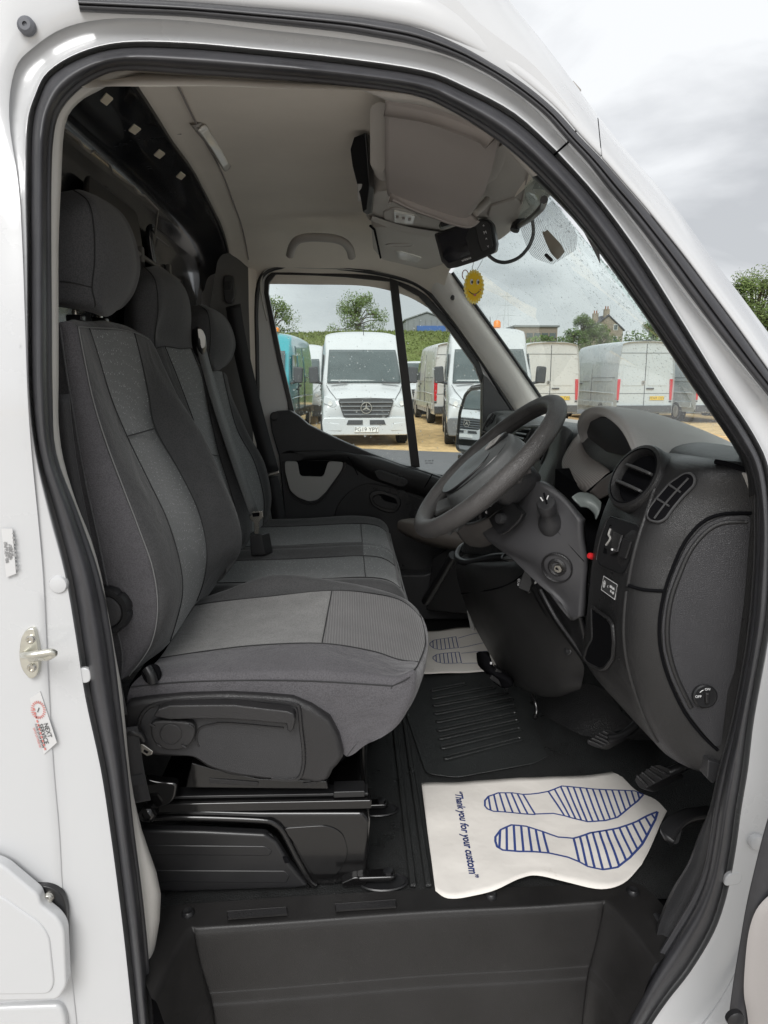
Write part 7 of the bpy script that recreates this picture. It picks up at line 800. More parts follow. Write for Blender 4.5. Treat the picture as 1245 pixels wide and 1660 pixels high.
em = loft('end_module', [[(.6374,.44,1.3535),(.5735,.36,1.3598),(.5578,.28,1.3727),(.5526,.2,1.3778),(.5628,.12,1.3795),(.5935,.062,1.3785)],[(.5983,.42,1.3412),(.5314,.33,1.3473),(.5212,.24,1.3633),(.5196,.15,1.3676),(.5389,.09,1.3654),(.5962,.062,1.3604)],[(.5643,.42,1.2962),(.4923,.33,1.31),(.49,.24,1.3179),(.491,.14,1.3182),(.5334,.09,1.3195),(.6004,.062,1.3182)],[(.543,.42,1.2407),(.4719,.33,1.264),(.4697,.24,1.2642),(.4648,.14,1.2669),(.5182,.09,1.2721),(.6041,.062,1.2716)],[(.5344,.42,1.178),(.4577,.33,1.2057),(.4535,.24,1.2098),(.4531,.14,1.2177),(.5125,.09,1.2239),(.6069,.062,1.2243)],[(.5257,.42,1.1143),(.4531,.33,1.1404),(.4481,.24,1.1521),(.4481,.14,1.1707),(.5014,.09,1.1799),(.6082,.062,1.182)],[(.5247,.42,1.0232),(.4494,.33,1.0555),(.4448,.24,1.0751),(.4449,.14,1.1094),(.4961,.09,1.1212),(.6072,.062,1.1233)],[(.5226,.42,.9502),(.4458,.33,.9874),(.4454,.24,1.0056),(.4504,.14,1.0552),(.5003,.09,1.0651),(.6052,.062,1.0635)],[(.5379,.42,.9094),(.4663,.33,.9429),(.4687,.24,.9544),(.4664,.14,1.0009),(.5096,.09,1.0079),(.6027,.062,1.0076)],[(.5937,.42,.8535),(.5184,.33,.8843),(.5133,.24,.8971),(.4928,.14,.9343),(.5297,.09,.944),(.5965,.062,.9465)],[(.6643,.42,.7893),(.5843,.33,.8202),(.5687,.24,.8309),(.5387,.14,.8712),(.5553,.09,.8795),(.5879,.062,.8875)],[(.6943,.44,.7783),(.6353,.37,.7911),(.6146,.28,.8049),(.5801,.18,.8438),(.5876,.13,.854),(.6104,.1,.8621)]], M_DASH2, da, nu=6, nv=6)
def patch(name, pts, m, par, thick, n=None):
    """thin raised piece lying on a curved surface: fan of the outline about its centre"""
    P = [V(p) for p in pts]; c = sum(P, Vector()) / len(P); k = len(P)
    n = V(n).normalized() if n else sum(((P[i] - c).cross(P[(i + 1) % k] - c) for i in range(k)), Vector()).normalized()
    if n.dot(Vector((-0.3, -1, 0.3))) < 0: n = -n
    v = P + [p + n * thick for p in P] + [c + n * thick]
    f = [[i, (i + 1) % k, k + (i + 1) % k, k + i] for i in range(k)] + [[k + i, k + (i + 1) % k, 2 * k] for i in range(k)]
    return mk(name, v, f, m, par, angle=40)
fp = patch('fuse_panel', rnd_poly([(.5935,.0658,1.3029),(.5587,.0771,1.2992),(.5339,.0852,1.2845),(.5133,.0924,1.2526),(.4991,.0963,1.2098),(.4896,.0966,1.1704),(.4859,.0964,1.1254),(.4905,.0952,1.0831),(.5047,.0907,1.0374),(.5305,.084,.9857),(.5578,.0766,.9498),(.5758,.0694,.9308),(.5823,.0675,.936),(.5841,.0677,1.0253),(.5919,.0661,1.0594),(.5955,.0659,1.1735)], 0.01), mat('panel_grain', (0.033, 0.0327, 0.036), 0.36, bump=('grain', 460, 0.35, 0.001), var=0.08), em, 0.007)
tube('panel_gap', [(.5943,.0634,1.3048),(.5579,.0755,1.302),(.5315,.0845,1.2874),(.5107,.0916,1.2553),(.4958,.0958,1.2098),(.4862,.0961,1.1701),(.4826,.0959,1.125),(.4873,.0947,1.0815),(.5017,.0903,1.0346),(.5277,.0835,.9817),(.5559,.0755,.9452),(.5785,.0654,.9237)], 0.0028, M_VOID, em, n=6, smooth_n=4)
tube('panel_gap', [(.4473,.1387,1.1741),(.4626,.1138,1.1741),(.4873,.0955,1.1772)], 0.0028, M_VOID, em, n=6, smooth_n=4)
tube('panel_ridge', [(.5199,.1947,1.3674),(.4931,.1693,1.3285),(.4723,.1492,1.287),(.4588,.1418,1.2485),(.4513,.1414,1.2082),(.4478,.142,1.1722)], 0.004, M_DASH2, em, n=8, smooth_n=5)
tube('panel_ridge', [(.4475,.1451,1.163),(.4453,.143,1.1199),(.4474,.1417,1.0783),(.4559,.1408,1.0359),(.4722,.1401,.987),(.4957,.1374,.9328),(.5148,.1374,.9022)], 0.004, M_DASH2, em, n=8, smooth_n=5)
tube('panel_ridge', [(.5882,.0623,1.2924),(.5576,.0715,1.2893),(.5372,.0778,1.2759),(.5178,.0844,1.2457),(.5047,.0873,1.2067),(.4945,.0881,1.1668),(.4917,.0878,1.1248),(.4959,.0865,1.0865),(.5098,.0829,1.0425),(.535,.0766,.9918)], 0.004, M_DASH2, fp, n=8, smooth_n=5)
# airbag key switch
kc = V((.5505,.0677,1.0151)); kn = (-0.1, -1, 0.1)
kb = lathe('key_switch', [(0.0185, -0.004), (0.0185, 0.002), (0.0165, 0.004), (0.012, 0.0035), (0, 0.0035)], kc, kn, M_BLACK, em, n=30)
obox('key_slot', kc + Vector((0, -0.006, 0)), (1, 0, 0.1), (0, 1, 0), (-0.1, 0, 1), (0.006, 0.008, 0.018), M_DARK2, kb, bevel=0.002)
text('lettering', 'OFF', kc + Vector((-0.0125, -0.0042, 0.001)), (1, 0, 0), (0, 0, 1), 0.0058, M_WPRINT, kb)
text('lettering', 'ON', kc + Vector((0.001, -0.0042, 0.0128)), (1, 0, 0), (0, 0, 1), 0.0055, M_WPRINT, kb)
tube('arrow_mark', [kc + Vector((0.013 * math.cos(a), -0.004, 0.013 * math.sin(a))) for a in (2.0, 2.25, 2.5)], 0.0006, M_WPRINT, kb, n=4)
obox('switch_mark', kc + Vector((-0.001, -0.0042, -0.0125)), (1, 0, 1), (0, 1, 0), (-1, 0, 1), (0.007, 0.0004, 0.003), M_WPRINT, kb, bevel=0)
M_VBAR = mat('vent_bar_grey', (0.06, 0.06, 0.061), 0.4)
# round vent on the fascia
vn = Vector((-0.85, -0.22, 0.46)).normalized(); vc = V((.4961,.2258,1.3305)) + vn * 0.012
rv = lathe('round_vent', [(0.060, -0.035), (0.060, 0.004), (0.057, 0.010), (0.049, 0.012), (0.045, 0.006), (0.043, -0.02), (0.0, -0.024)], vc, vn, [M_DASH2], da, n=40)
lathe('vent_bore', [(0.0428, -0.007), (0.0428, -0.003), (0, -0.003)], vc, vn, M_VOID, rv, n=30)
vx = Vector((0, 1, 0)); vx = (vx - vn * vx.dot(vn)).normalized(); vy = vn.cross(vx)
for s in (-1, 1):
    slab('vent_blade', rnd_poly([vc + vy * (s * 0.016) + vx * a + vn * b for a, b in ((-0.037, -0.002), (0.037, -0.002), (0.037, 0.012), (0, 0.017), (-0.037, 0.012))], 0.01), vy * 0.005, M_VBAR, rv, bevel=0.0018, seg=2)
tube('vent_seal', [vc + (vx * math.cos(a) + vy * math.sin(a)) * 0.050 + vn * 0.011 for a in [2 * math.pi * k / 40 for k in range(40)]], 0.0018, M_VOID, rv, n=5, closed=True)
# bean shaped side vent
bv = patch('side_vent', rnd_poly([(.5141,.1154,1.3576),(.5191,.1055,1.3585),(.5211,.0984,1.3523),(.5199,.0977,1.3436),(.5087,.1061,1.3262),(.4962,.1101,1.3069),(.4858,.1118,1.2891),(.4783,.1174,1.2834),(.4716,.1283,1.2836),(.4701,.1371,1.288),(.4739,.1416,1.2974),(.4854,.138,1.3166),(.4999,.131,1.34)], 0.006), M_VOID, em, 0.0008)
tube('vent_rim', rnd_poly([(.5147,.1162,1.3582),(.5199,.1055,1.3589),(.5221,.0979,1.3523),(.5209,.0973,1.3427),(.5096,.1056,1.3252),(.4971,.1094,1.3059),(.4868,.1111,1.2881),(.4796,.1159,1.2823),(.4713,.129,1.2823),(.4698,.1391,1.2876),(.4742,.1439,1.2977),(.4855,.1409,1.317),(.5002,.133,1.3405)], 0.006), 0.0022, M_VBAR, bv, n=6, closed=True)
tube('vent_bar', [(.5148,.1046,1.3522),(.5008,.1143,1.3295),(.487,.1194,1.3083),(.4741,.1221,1.2869)], 0.0016, M_VBAR, bv, n=6, smooth_n=4)
for a in [[(.4972,.1302,1.3387),(.5059,.1077,1.3302)],[(.4827,.137,1.3156),(.4917,.1125,1.308)]]: tube('vent_bar', a, 0.0017, M_VBAR, bv, n=6)
# switch panel, warning sticker, cubby
sp_ = patch('switch_panel', rnd_poly([(.4647,.2766,1.2584),(.4625,.158,1.2684),(.4622,.144,1.2633),(.4563,.1403,1.2389),(.4463,.1531,1.1928),(.445,.1649,1.1865),(.4478,.2691,1.1745),(.4472,.2842,1.1797),(.4524,.2828,1.2189),(.4615,.282,1.2506)], 0.006), M_BLACK, em, 0.0012)
tube('panel_edge', rnd_poly([(.4647,.2781,1.2605),(.4627,.1569,1.2698),(.4626,.141,1.264),(.4565,.1385,1.2383),(.4462,.151,1.1913),(.4445,.1642,1.1846),(.4471,.271,1.1717),(.4467,.2901,1.1782),(.4518,.2884,1.2188),(.4612,.2856,1.2523)], 0.006), 0.0012, M_DARK2, sp_, n=5, closed=True)
for l in [[(.459,.2398,1.2401),(.4549,.1938,1.2438),(.4477,.1901,1.2171),(.4486,.221,1.204)],[(.4528,.18,1.2417),(.4533,.15,1.2432),(.4471,.1526,1.2148),(.446,.1791,1.2113)]]: patch('switch_key', l, M_DARK2, sp_, 0.003)
patch('slider_slot', [(.4603,.2669,1.2475),(.4617,.2532,1.2481),(.4494,.2481,1.1992),(.4487,.2608,1.1971),(.4545,.2665,1.2285)], M_VOID, sp_, 0.0008)
tube('slider', [(.4576,.2573,1.2422),(.4544,.2559,1.2314),(.4535,.2443,1.2273),(.4501,.2539,1.2139)], 0.002, M_BINPANEL, sp_, n=6, smooth_n=3)
obox('switch_mark', (.4463,.2147,1.2152), (1, 0, 0), (0, 1, 0), (0, 0, 1), (0.003, 0.003, 0.003), M_WPRINT, sp_, bevel=0)
lathe('red_button', [(0.006, -0.004), (0.0062, 0.004), (0.005, 0.008), (0, 0.009)], (.4513,.325,1.1751), (-0.8, -0.4, 0.3), M_RED, da, n=14)

sk = patch('speed_sticker', [(.4479,.2515,1.1601),(.4435,.1713,1.1668),(.4417,.1727,1.1376),(.4462,.2545,1.1309)], M_BPRINT, em, 0.0004)
tube('sticker_border', [(.447,.2481,1.1588),(.4427,.1738,1.165),(.4411,.1763,1.1387),(.4455,.252,1.1328)], 0.0006, M_WPRINT, sk, n=4, closed=True)
sx = V((-.0045,-.0781,.006)); sy = V((.0018,.0006,.0284))
text('lettering', '100 km/h', (.4426,.1955,1.1533), sx, sy, 0.0066, M_WPRINT, sk)
text('lettering', '62 mph', (.4419,.1926,1.1466), sx, sy, 0.0066, M_WPRINT, sk)
text('lettering', '<', (.4444,.22,1.1481), sx, sy, 0.009, M_WPRINT, sk)
c_ = V((.4457,.2398,1.1467))
tube('dial_mark', [c_ + sx.normalized() * (0.0042 * math.cos(a)) + sy.normalized() * (0.0062 * math.sin(a)) for a in [2 * math.pi * k / 16 for k in range(16)]], 0.0005, M_WPRINT, sk, n=4, closed=True)
tube('dial_mark', [c_, c_ + sx.normalized() * 0.003 + sy.normalized() * 0.004], 0.0006, M_WPRINT, sk, n=4)
tube('cubby_lip', rnd_poly([(.4407,.2811,1.0925),(.4416,.2641,1.0922),(.4386,.1904,1.0994),(.438,.1707,1.0953),(.4394,.1642,1.0691),(.4425,.1727,1.0368),(.4464,.2125,1.002),(.4473,.2376,.989),(.4413,.2847,.9813),(.4386,.2987,.9857),(.4366,.2828,1.0097),(.4394,.2622,1.0392),(.4401,.2716,1.064)], 0.006), 0.0035, M_DASH2, em, n=7, closed=True)
patch('cubby', rnd_poly([(.4397,.2811,1.0925),(.4406,.2641,1.0923),(.4376,.1905,1.0994),(.437,.1708,1.0953),(.4384,.1641,1.069),(.4416,.1726,1.0366),(.4454,.2124,1.0017),(.4463,.2375,.9887),(.4403,.2845,.981),(.4376,.2987,.9855),(.4356,.2827,1.0097),(.4384,.2621,1.0393),(.4391,.2716,1.0641)], 0.006), M_VOID, em, 0.0006)
# binnacle hood and cluster

rim = [(.5521,.7,1.3444),(.5287,.68,1.389),(.5171,.62,1.427),(.5197,.55,1.4432),(.5246,.47,1.4413),(.5271,.38,1.4162),(.5263,.31,1.3687)]; inn = [(.5636,.69,1.3409),(.5432,.67,1.3798),(.5299,.61,1.4086),(.5314,.55,1.4225),(.5285,.47,1.4192),(.5275,.39,1.3981),(.5253,.32,1.3598)]
hood = [[V(p) + Vector((0.09, 0, -0.01)) for p in inn], inn, [lerp(a, b, 0.5) + Vector((-0.006, 0, 0.002)) for a, b in zip(inn, rim)], rim]
for dx, dz in ((0.03, -0.001), (0.10, -0.012), (0.2, -0.045), (0.34, -0.105)):
    hood.append([V(p) + Vector((dx, (0.45 - p[1]) * -0.25 * (dx / 0.34) * (1 if p[1] > 0.45 else 0.9), dz + (0.02 * dx / 0.34 if i in (0, 6) else 0))) for i, p in enumerate(rim)])
bh = loft('instrument_hood', hood, mat('hood_grey', (0.62, 0.60, 0.58), 0.62, bump=('grain', 420, 0.4, 0.001), var=0.03), da, nu=5, nv=4)
bh.data.materials.append(M_BLACK)
for p_ in bh.data.polygons:
    pass
slab('cluster_lens', [V(p) + Vector((0.004, 0.003, -0.001)) for p in inn], (0.02, 0, 0), mat('cluster_black', (0.010, 0.010, 0.014), 0.35), da, bevel=0)
loft('cluster_surround', [[(.5392,.71,1.3725),(.5505,.7,1.3473),(.5655,.69,1.3337)],[(.517,.7,1.3431),(.5306,.64,1.3207),(.5522,.6,1.3182)],[(.4965,.68,1.3063),(.5048,.6,1.2979),(.5324,.47,1.3119)],[(.4941,.62,1.2744),(.4965,.55,1.2776),(.5143,.47,1.2931)],[(.5054,.55,1.2615),(.5033,.52,1.2636),(.4996,.48,1.2738)]], mat('surround_ribbed', (0.33, 0.30, 0.28), 0.6, bump=('ribs', 120, 0.4, 0.001)), da, nu=4, nv=4, solid=0.006)
loft('cluster_plinth', [[(.4911,.47,1.2742),(.5189,.45,1.3084),(.5434,.36,1.3519)],[(.4965,.47,1.2677),(.5186,.43,1.2951),(.5333,.35,1.3357)],[(.5052,.45,1.2608),(.5159,.42,1.2781),(.5157,.36,1.3054)]], mat('plinth_brown', (0.09, 0.08, 0.075), 0.55), da, nu=4, nv=4, solid=0.005)
tube('plinth_seal', [(.4912,.485,1.2705),(.5105,.47,1.2931),(.5261,.46,1.312),(.5398,.42,1.3318),(.5391,.35,1.3542)], 0.0035, M_VOID, da, n=6, smooth_n=4)
loft('column_gaiter', [[(.4384,.42,1.2714),(.464,.45,1.275),(.4895,.45,1.271),(.4984,.42,1.2598)],[(.4417,.41,1.2657),(.4646,.42,1.2662),(.4839,.41,1.2579),(.4884,.4,1.245)],[(.4546,.41,1.2533),(.473,.42,1.2488),(.4825,.41,1.2382),(.4819,.4,1.2303)]], mat('pale_trim', (0.26, 0.29, 0.28), 0.35), da, nu=4, nv=4, solid=0.003)
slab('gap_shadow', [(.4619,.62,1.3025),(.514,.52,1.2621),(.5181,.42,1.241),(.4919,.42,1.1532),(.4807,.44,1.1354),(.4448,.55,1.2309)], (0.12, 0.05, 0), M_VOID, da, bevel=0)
# centre stack with its vents
cs = loft('centre_stack', [[(.5179,.8,1.3901),(.5151,.74,1.3909),(.5289,.72,1.3776)],[(.5169,.82,1.3704),(.5117,.74,1.3674),(.5183,.72,1.3514)],[(.5182,.84,1.3299),(.5109,.76,1.318),(.5119,.74,1.2992)],[(.5098,.86,1.2851),(.5019,.78,1.2746),(.5077,.76,1.2544)],[(.4939,.9,1.218),(.4865,.8,1.2175),(.4975,.78,1.1973)]], M_MIDDASH, da, nu=4, nv=4, solid=0.02)
sf = slab('stack_face', [(.4513,1.2,1.3132),(.4876,1.2,1.3615),(.4983,.98,1.3789),(.5142,.84,1.3845),(.523,.83,1.3696),(.513,.86,1.2851),(.4939,.9,1.218),(.4777,1.18,1.1758)], (0.04, 0.04, 0.0), M_MIDDASH, da, bevel=0.006, seg=3)
for l in [[(.4857,1.13,1.3263),(.5012,1.1,1.3572),(.5041,1,1.3625),(.4898,1.02,1.3251)],[(.5025,.92,1.3011),(.5097,.88,1.3406),(.5139,.86,1.3391),(.5054,.88,1.2892)]]:
    q = [V(p) + Vector((-0.006, -0.01, 0)) for p in l]; c_ = sum(q, Vector()) / 4
    vv = slab('centre_vent', q, (0.006, 0.006, 0), M_VOID, sf, bevel=0)
    tube('vent_rim', [c_ + (p - c_) * 1.12 for p in q], 0.004, M_MIDDASH, sf, n=6, closed=True)
    for k in (0.33, 0.66): tube('vent_blade', [lerp(q[0], q[1], k) + Vector((-0.003, -0.003, 0)), lerp(q[3], q[2], k) + Vector((-0.003, -0.003, 0))], 0.0035, M_DARK2, sf, n=6)
lathe('radio_knob', [(0.013, 0), (0.012, 0.014), (0, 0.015)], (.4789,1.14,1.3255), (-1, -0.3, 0.3), M_DARK, sf, n=18)
# far side vent pod
pv = slab('far_vent_pod', [(.472,1.6,1.314),(.4809,1.58,1.3416),(.511,1.56,1.386),(.524,1.56,1.3902),(.5547,1.52,1.3834),(.5431,1.52,1.3409),(.505,1.52,1.3089)], (0.05, 0.05, 0), M_MIDDASH, da, bevel=0.008, seg=3)
tube('vent_rim', [(.4782,1.575,1.3223),(.4878,1.56,1.3515),(.508,1.545,1.3824),(.5147,1.545,1.3781),(.5045,1.555,1.3474),(.4884,1.57,1.3183)], 0.004, M_DARK, pv, n=6, closed=True)
tube('vent_blade', [(.4883,1.56,1.3342),(.503,1.55,1.3628)], 0.005, M_DARK, pv, n=6)
loft('lower_dash_end', [[(.2903,1.5,1.0236),(.3594,1.45,1.0174),(.4679,1.4,1.0157)],[(.1859,1.5,1.0158),(.2704,1.42,1.0179),(.4379,1.35,1.0011)],[(.1686,1.5,.9938),(.2581,1.4,.9837),(.4145,1.33,.9681)],[(.1832,1.52,.9627),(.2649,1.42,.949),(.4189,1.35,.9317)],[(.2762,1.56,.9071),(.3357,1.5,.9071),(.4592,1.45,.8955)]], mat('lower_dash_brown', (0.12, 0.105, 0.092), 0.5, bump=('noise', 500, 0.1, 0.001)), da, nu=4, nv=4)
slab('far_kick_panel', [(.2921,1.5,.8738),(.3716,1.45,.9408),(.502,1.45,.9172),(.5091,1.45,.6693),(.2778,1.55,.6626)], (0.05, 0.1, 0), M_BLACK, da, bevel=0.006)

# ================================================================ steering wheel and column
sw = empty('steering_wheel', (0.2807, 0.48, 1.3274), VAN)
wc = Vector((0.2807, 0.48, 1.3274)); wt = Vector((0.72, 0, 0.695)).normalized(); wn = Vector((-0.695, 0, 0.72)).normalized(); wu = Vector((0, 1, 0))
def wp(u, v, n=0.0): return wc + wu * u + wt * v + wn * n
v = []; f = []; NS, NR = 72, 14
for i in range(NS):
    a = 2 * math.pi * i / NS; d = wu * math.cos(a) + wt * math.sin(a)
    for k in range(NR):
        b = 2 * math.pi * k / NR; v.append(wc + d * (0.1785 + 0.0190 * math.cos(b)) + wn * (0.0185 * math.sin(b)))
for i in range(NS):
    for k in range(NR): f.append([i * NR + k, i * NR + (k + 1) % NR, ((i + 1) % NS) * NR + (k + 1) % NR, ((i + 1) % NS) * NR + k])
rimo = mk('rim', v, f, M_WHEEL, sw)
tube('rim_seam', [wc + (wu * math.cos(a) + wt * math.sin(a)) * 0.1605 for a in [2 * math.pi * k / 60 for k in range(60)]], 0.0012, M_BLACK, rimo, n=5, closed=True)
for a0 in (R_(8), R_(172), R_(232), R_(308)):
    d = wu * math.cos(a0) + wt * math.sin(a0); e = wn.cross(d)
    loft('spoke', [[wc + d * r + e * (wd * s) + wn * (h - 0.010 * abs(s) ** 2) for s in (-1, -0.6, 0, 0.6, 1)] for r, wd, h in ((0.06, 0.036, -0.005), (0.10, 0.028, -0.012), (0.14, 0.022, -0.008), (0.175, 0.024, -0.002))], M_MIDDASH if a0 > 3.2 else M_WHEEL, sw, nu=3, nv=4, solid=0.018, off=-1)
hubp = [(-0.085, 0.035), (-0.06, 0.068), (0, 0.082), (0.06, 0.068), (0.085, 0.035), (0.088, -0.02), (0.06, -0.085), (0, -0.105), (-0.06, -0.085), (-0.088, -0.02)]
hub = loft('hub_pad', [[wp(u * k, vv_ * k, n_) for u, vv_ in hubp] for k, n_ in ((1.0, -0.045), (1.04, -0.02), (1.0, 0.004), (0.92, 0.016), (0.6, 0.023), (0.2, 0.026))], [M_MIDDASH], sw, nu=4, nv=4, closed=True, capends=True)
tube('pad_seam', [wp(u * 0.86, vv_ * 0.86 - 0.006, 0.0185) for u, vv_ in hubp], 0.0014, M_BLACK, hub, n=5, closed=True, smooth_n=4)
slab('horn_pad', rnd_poly([wp(u * 0.72, vv_ * 0.72 - 0.03, 0.021) for u, vv_ in hubp], 0.03), wn * 0.004, M_BLACK, hub, bevel=0.003, seg=3)
bdg = lathe('badge', [(0.028, -0.004), (0.028, 0.002), (0.025, 0.0035), (0, 0.003)], wp(0, 0.040, 0.022), wn, M_BLACK, hub, n=28, sx=0.85, sy=1.2)
for s in (1, -1):
    for (u0, v0), (u1, v1) in (((0, 0.020), (0.012, 0)), ((0.012, 0), (0, -0.020))):
        tube('emblem', [wp(s * u0, 0.040 + v0, 0.027), wp(s * u1, 0.040 + v1, 0.0270)], 0.0022, M_BINPANEL, bdg, n=6)
co_ = empty('steering_column', (0.36, 0.45, 1.24), VAN)
loft('column_shroud', [[wc - wn * h + wu * (a * s) + wt * (b * s + o_) for a, b in ((-0.07, -0.05), (-0.08, 0.0), (-0.065, 0.05), (0, 0.062), (0.065, 0.05), (0.08, 0), (0.07, -0.05), (0, -0.06))] for h, s, o_ in ((0.03, 0.8, 0.01), (0.045, 0.85, 0.01), (0.06, 0.85, 0.012), (0.075, 0.8, 0.015), (0.085, 0.7, 0.02))], M_DARK, co_, nu=4, nv=4, closed=True, capends=True)
loft('lower_shroud', [[(.2256,.56,1.1971),(.2525,.52,1.1982),(.2899,.48,1.2216)],[(.2454,.57,1.1604),(.2747,.53,1.1717),(.3049,.5,1.1991)],[(.2701,.6,1.1365),(.2964,.57,1.1404),(.3241,.53,1.1658)]], mat('shroud_brown', (0.08, 0.074, 0.07), 0.5), co_, nu=4, nv=4, solid=0.01)

cp = loft('column_panel', [[(.3559,.47,1.2778),(.3747,.43,1.3023),(.4123,.4,1.2797),(.4414,.36,1.2374)],[(.32,.5,1.2174),(.353,.45,1.2242),(.3955,.4,1.2213),(.4456,.36,1.2026)],[(.287,.52,1.1845),(.3344,.46,1.1711),(.3918,.4,1.1657),(.4566,.36,1.154)],[(.3375,.48,1.1414),(.3625,.45,1.1382),(.4061,.4,1.1216),(.4551,.36,1.1135)],[(.3857,.43,1.0928),(.3983,.42,1.0878),(.4269,.4,1.0755),(.454,.36,1.0664)],[(.4399,.38,1.0372),(.4462,.38,1.0358),(.4477,.37,1.0392),(.4514,.36,1.0464)]], mat('column_plastic', (0.056, 0.0555, 0.059), 0.38, bump=('grain', 900, 0.25, 0.0006), var=0.06), co_, nu=5, nv=5, solid=0.02, off=0)
tube('panel_crease', [(.4031,.3808,1.2097),(.4265,.365,1.1811),(.4477,.3544,1.1577)], 0.0016, M_VOID, cp, n=5)
kn2 = V((-.5865,-.784,-.2034))
ig = lathe('ignition_surround', [(0.031, -0.002), (0.0315, 0.012), (0.030, 0.0135), (0.028, 0.011), (0.026, -0.0), (0.0205, 0.002), (0.019, 0.010), (0.015, 0.013), (0.008, 0.008), (0, 0.008)], (.4098,.3904,1.1405), kn2, M_DARK2, cp, n=36)
lathe('key_barrel', [(0.0085, 0.006), (0.0085, 0.015), (0.0075, 0.0165), (0, 0.0165)], (.4128,.388,1.141), kn2, M_CHROME, ig, n=20)
obox('key_slot', V((.4128,.388,1.141)) + kn2 * 0.0168, (1, 0, -0.4), kn2, (0.4, 0, 1), (0.009, 0.0015, 0.003), M_VOID, ig, bevel=0)
# wiper stalk end
ax = V((.3686,.36,1.2795)) - V((.3954,.4,1.2238))
stk = lathe('wiper_stalk', [(0.026, -0.012), (0.026, 0.002), (0.022, 0.012), (0.0165, 0.022), (0.0165, 0.038), (0.0185, 0.040), (0.0185, 0.056), (0.0165, 0.060), (0.0, 0.061)], (.3941,.4,1.225), ax, M_DARK, co_, n=26)
for a, b in [((.355,.345,1.2845),(.3599,.345,1.2775)),((.3699,.345,1.2878),(.3668,.345,1.2797))]: tube('stalk_mark', [a, b], 0.0012, M_WPRINT, stk, n=5)
obox('knob_slot', (.3635,.342,1.2826), ax.cross(YA), ax.cross(XA), ax, (0.004, 0.026, 0.004), M_VOID, stk, bevel=0)
# light switch block
lsn = V((-.8045,-.5698,.1676))
lsw = patch('light_switch', [(.2911,.4874,1.231),(.3183,.4508,1.2691),(.3288,.428,1.2631),(.3459,.4067,1.2418),(.3415,.4097,1.2284),(.3214,.4282,1.2027),(.3085,.4411,1.194),(.2996,.457,1.2064)], M_BLACK, co_, 0.014, None)
tube('switch_edge', [(.3353,.3976,1.2433),(.3298,.4019,1.2293),(.3116,.4181,1.2043),(.2997,.4298,1.1954)], 0.0022, M_DARK2, lsw, n=6, smooth_n=3)
tube('switch_gap', [(.283,.4626,1.2229),(.2978,.4485,1.2402),(.3088,.4335,1.2524)], 0.0014, M_DARK2, lsw, n=5)
lathe('dimmer_knob', [(0.011, -0.004), (0.011, 0.010), (0.009, 0.014), (0, 0.014)], (.3054,.4338,1.227), lsn, M_DARK, lsw, n=16)
for s, p in [('«',(.2958,.462,1.2607)),('≡',(.2887,.4677,1.2473)),('«',(.2798,.4747,1.233))]: text('lettering', s, p, (1, 0, 0.4), (-0.4, 0, 1), 0.011, M_WPRINT, lsw)

# ================================================================ gear console, pedals, side trims
gc_ = empty('gear_console', (0.4, 0.7, 0.8), VAN)

gco = loft('console_body', [[(.3577,.97,1.0418),(.3696,.82,1.0741),(.3993,.62,1.1042),(.3856,.48,1.1063)],[(.2934,.93,1.0105),(.3195,.76,1.0464),(.3741,.6,1.0779),(.3866,.48,1.0795)],[(.2945,.92,.961),(.3287,.72,.9945),(.3829,.57,1.0246),(.4096,.47,1.0283)],[(.3218,.92,.8779),(.3494,.7,.9299),(.4013,.54,.9627),(.4428,.45,.9766)],[(.3559,.9,.8043),(.3809,.68,.8499),(.4303,.52,.898),(.4859,.44,.9143)],[(.4002,.88,.7308),(.4185,.68,.7771),(.4534,.54,.8173),(.489,.45,.8672)],[(.4398,.86,.6848),(.4485,.7,.7266),(.474,.58,.7742),(.5019,.5,.8286)],[(.4891,.92,.6735),(.4861,.78,.7058),(.5044,.68,.7428),(.5299,.62,.7824)]], mat('console_dark', (0.026, 0.0255, 0.0255), 0.34, bump=('grain', 900, 0.25, 0.0006), var=0.12, vscale=7), gc_, nu=5, nv=5)
tube('console_seam', [(.3048,.921,.9216),(.3324,.7045,.9958),(.3596,.627,1.0309),(.376,.5793,1.0606),(.3817,.5496,1.0832)], 0.0016, M_VOID, gco, n=5, smooth_n=4)
for p in [(.3884,.5326,1.0484),(.4584,.4579,.9358)]:
    lathe('screw_head', [(0.0085, -0.002), (0.0085, 0.002), (0.006, 0.003), (0.004, 0.0005), (0, 0.0005)], p, (-0.6, -0.7, 0.3), M_BLACK, gco, n=14)
obox('accessory_socket', (.3825,.5159,1.0753), (1, -0.6, -0.3), (0.5, 0.8, 0), (0.3, 0, 1), (0.026, 0.02, 0.042), M_BLACK, gco, bevel=0.002)
text('lettering', 'ECO', (.3673,.5316,1.0662), (0, 0, 1), (-1, 0.6, 0), 0.008, M_WPRINT, gco)
tube('gaiter_rim', [(.2902,.9,1.0269),(.3094,.96,1.0413),(.3542,1,1.0455),(.422,.95,1.0632),(.4316,.78,1.0861),(.392,.66,1.0943),(.3493,.72,1.0752),(.3101,.84,1.0304)], 0.010, M_BLACK, gc_, n=8, closed=True, smooth_n=4)
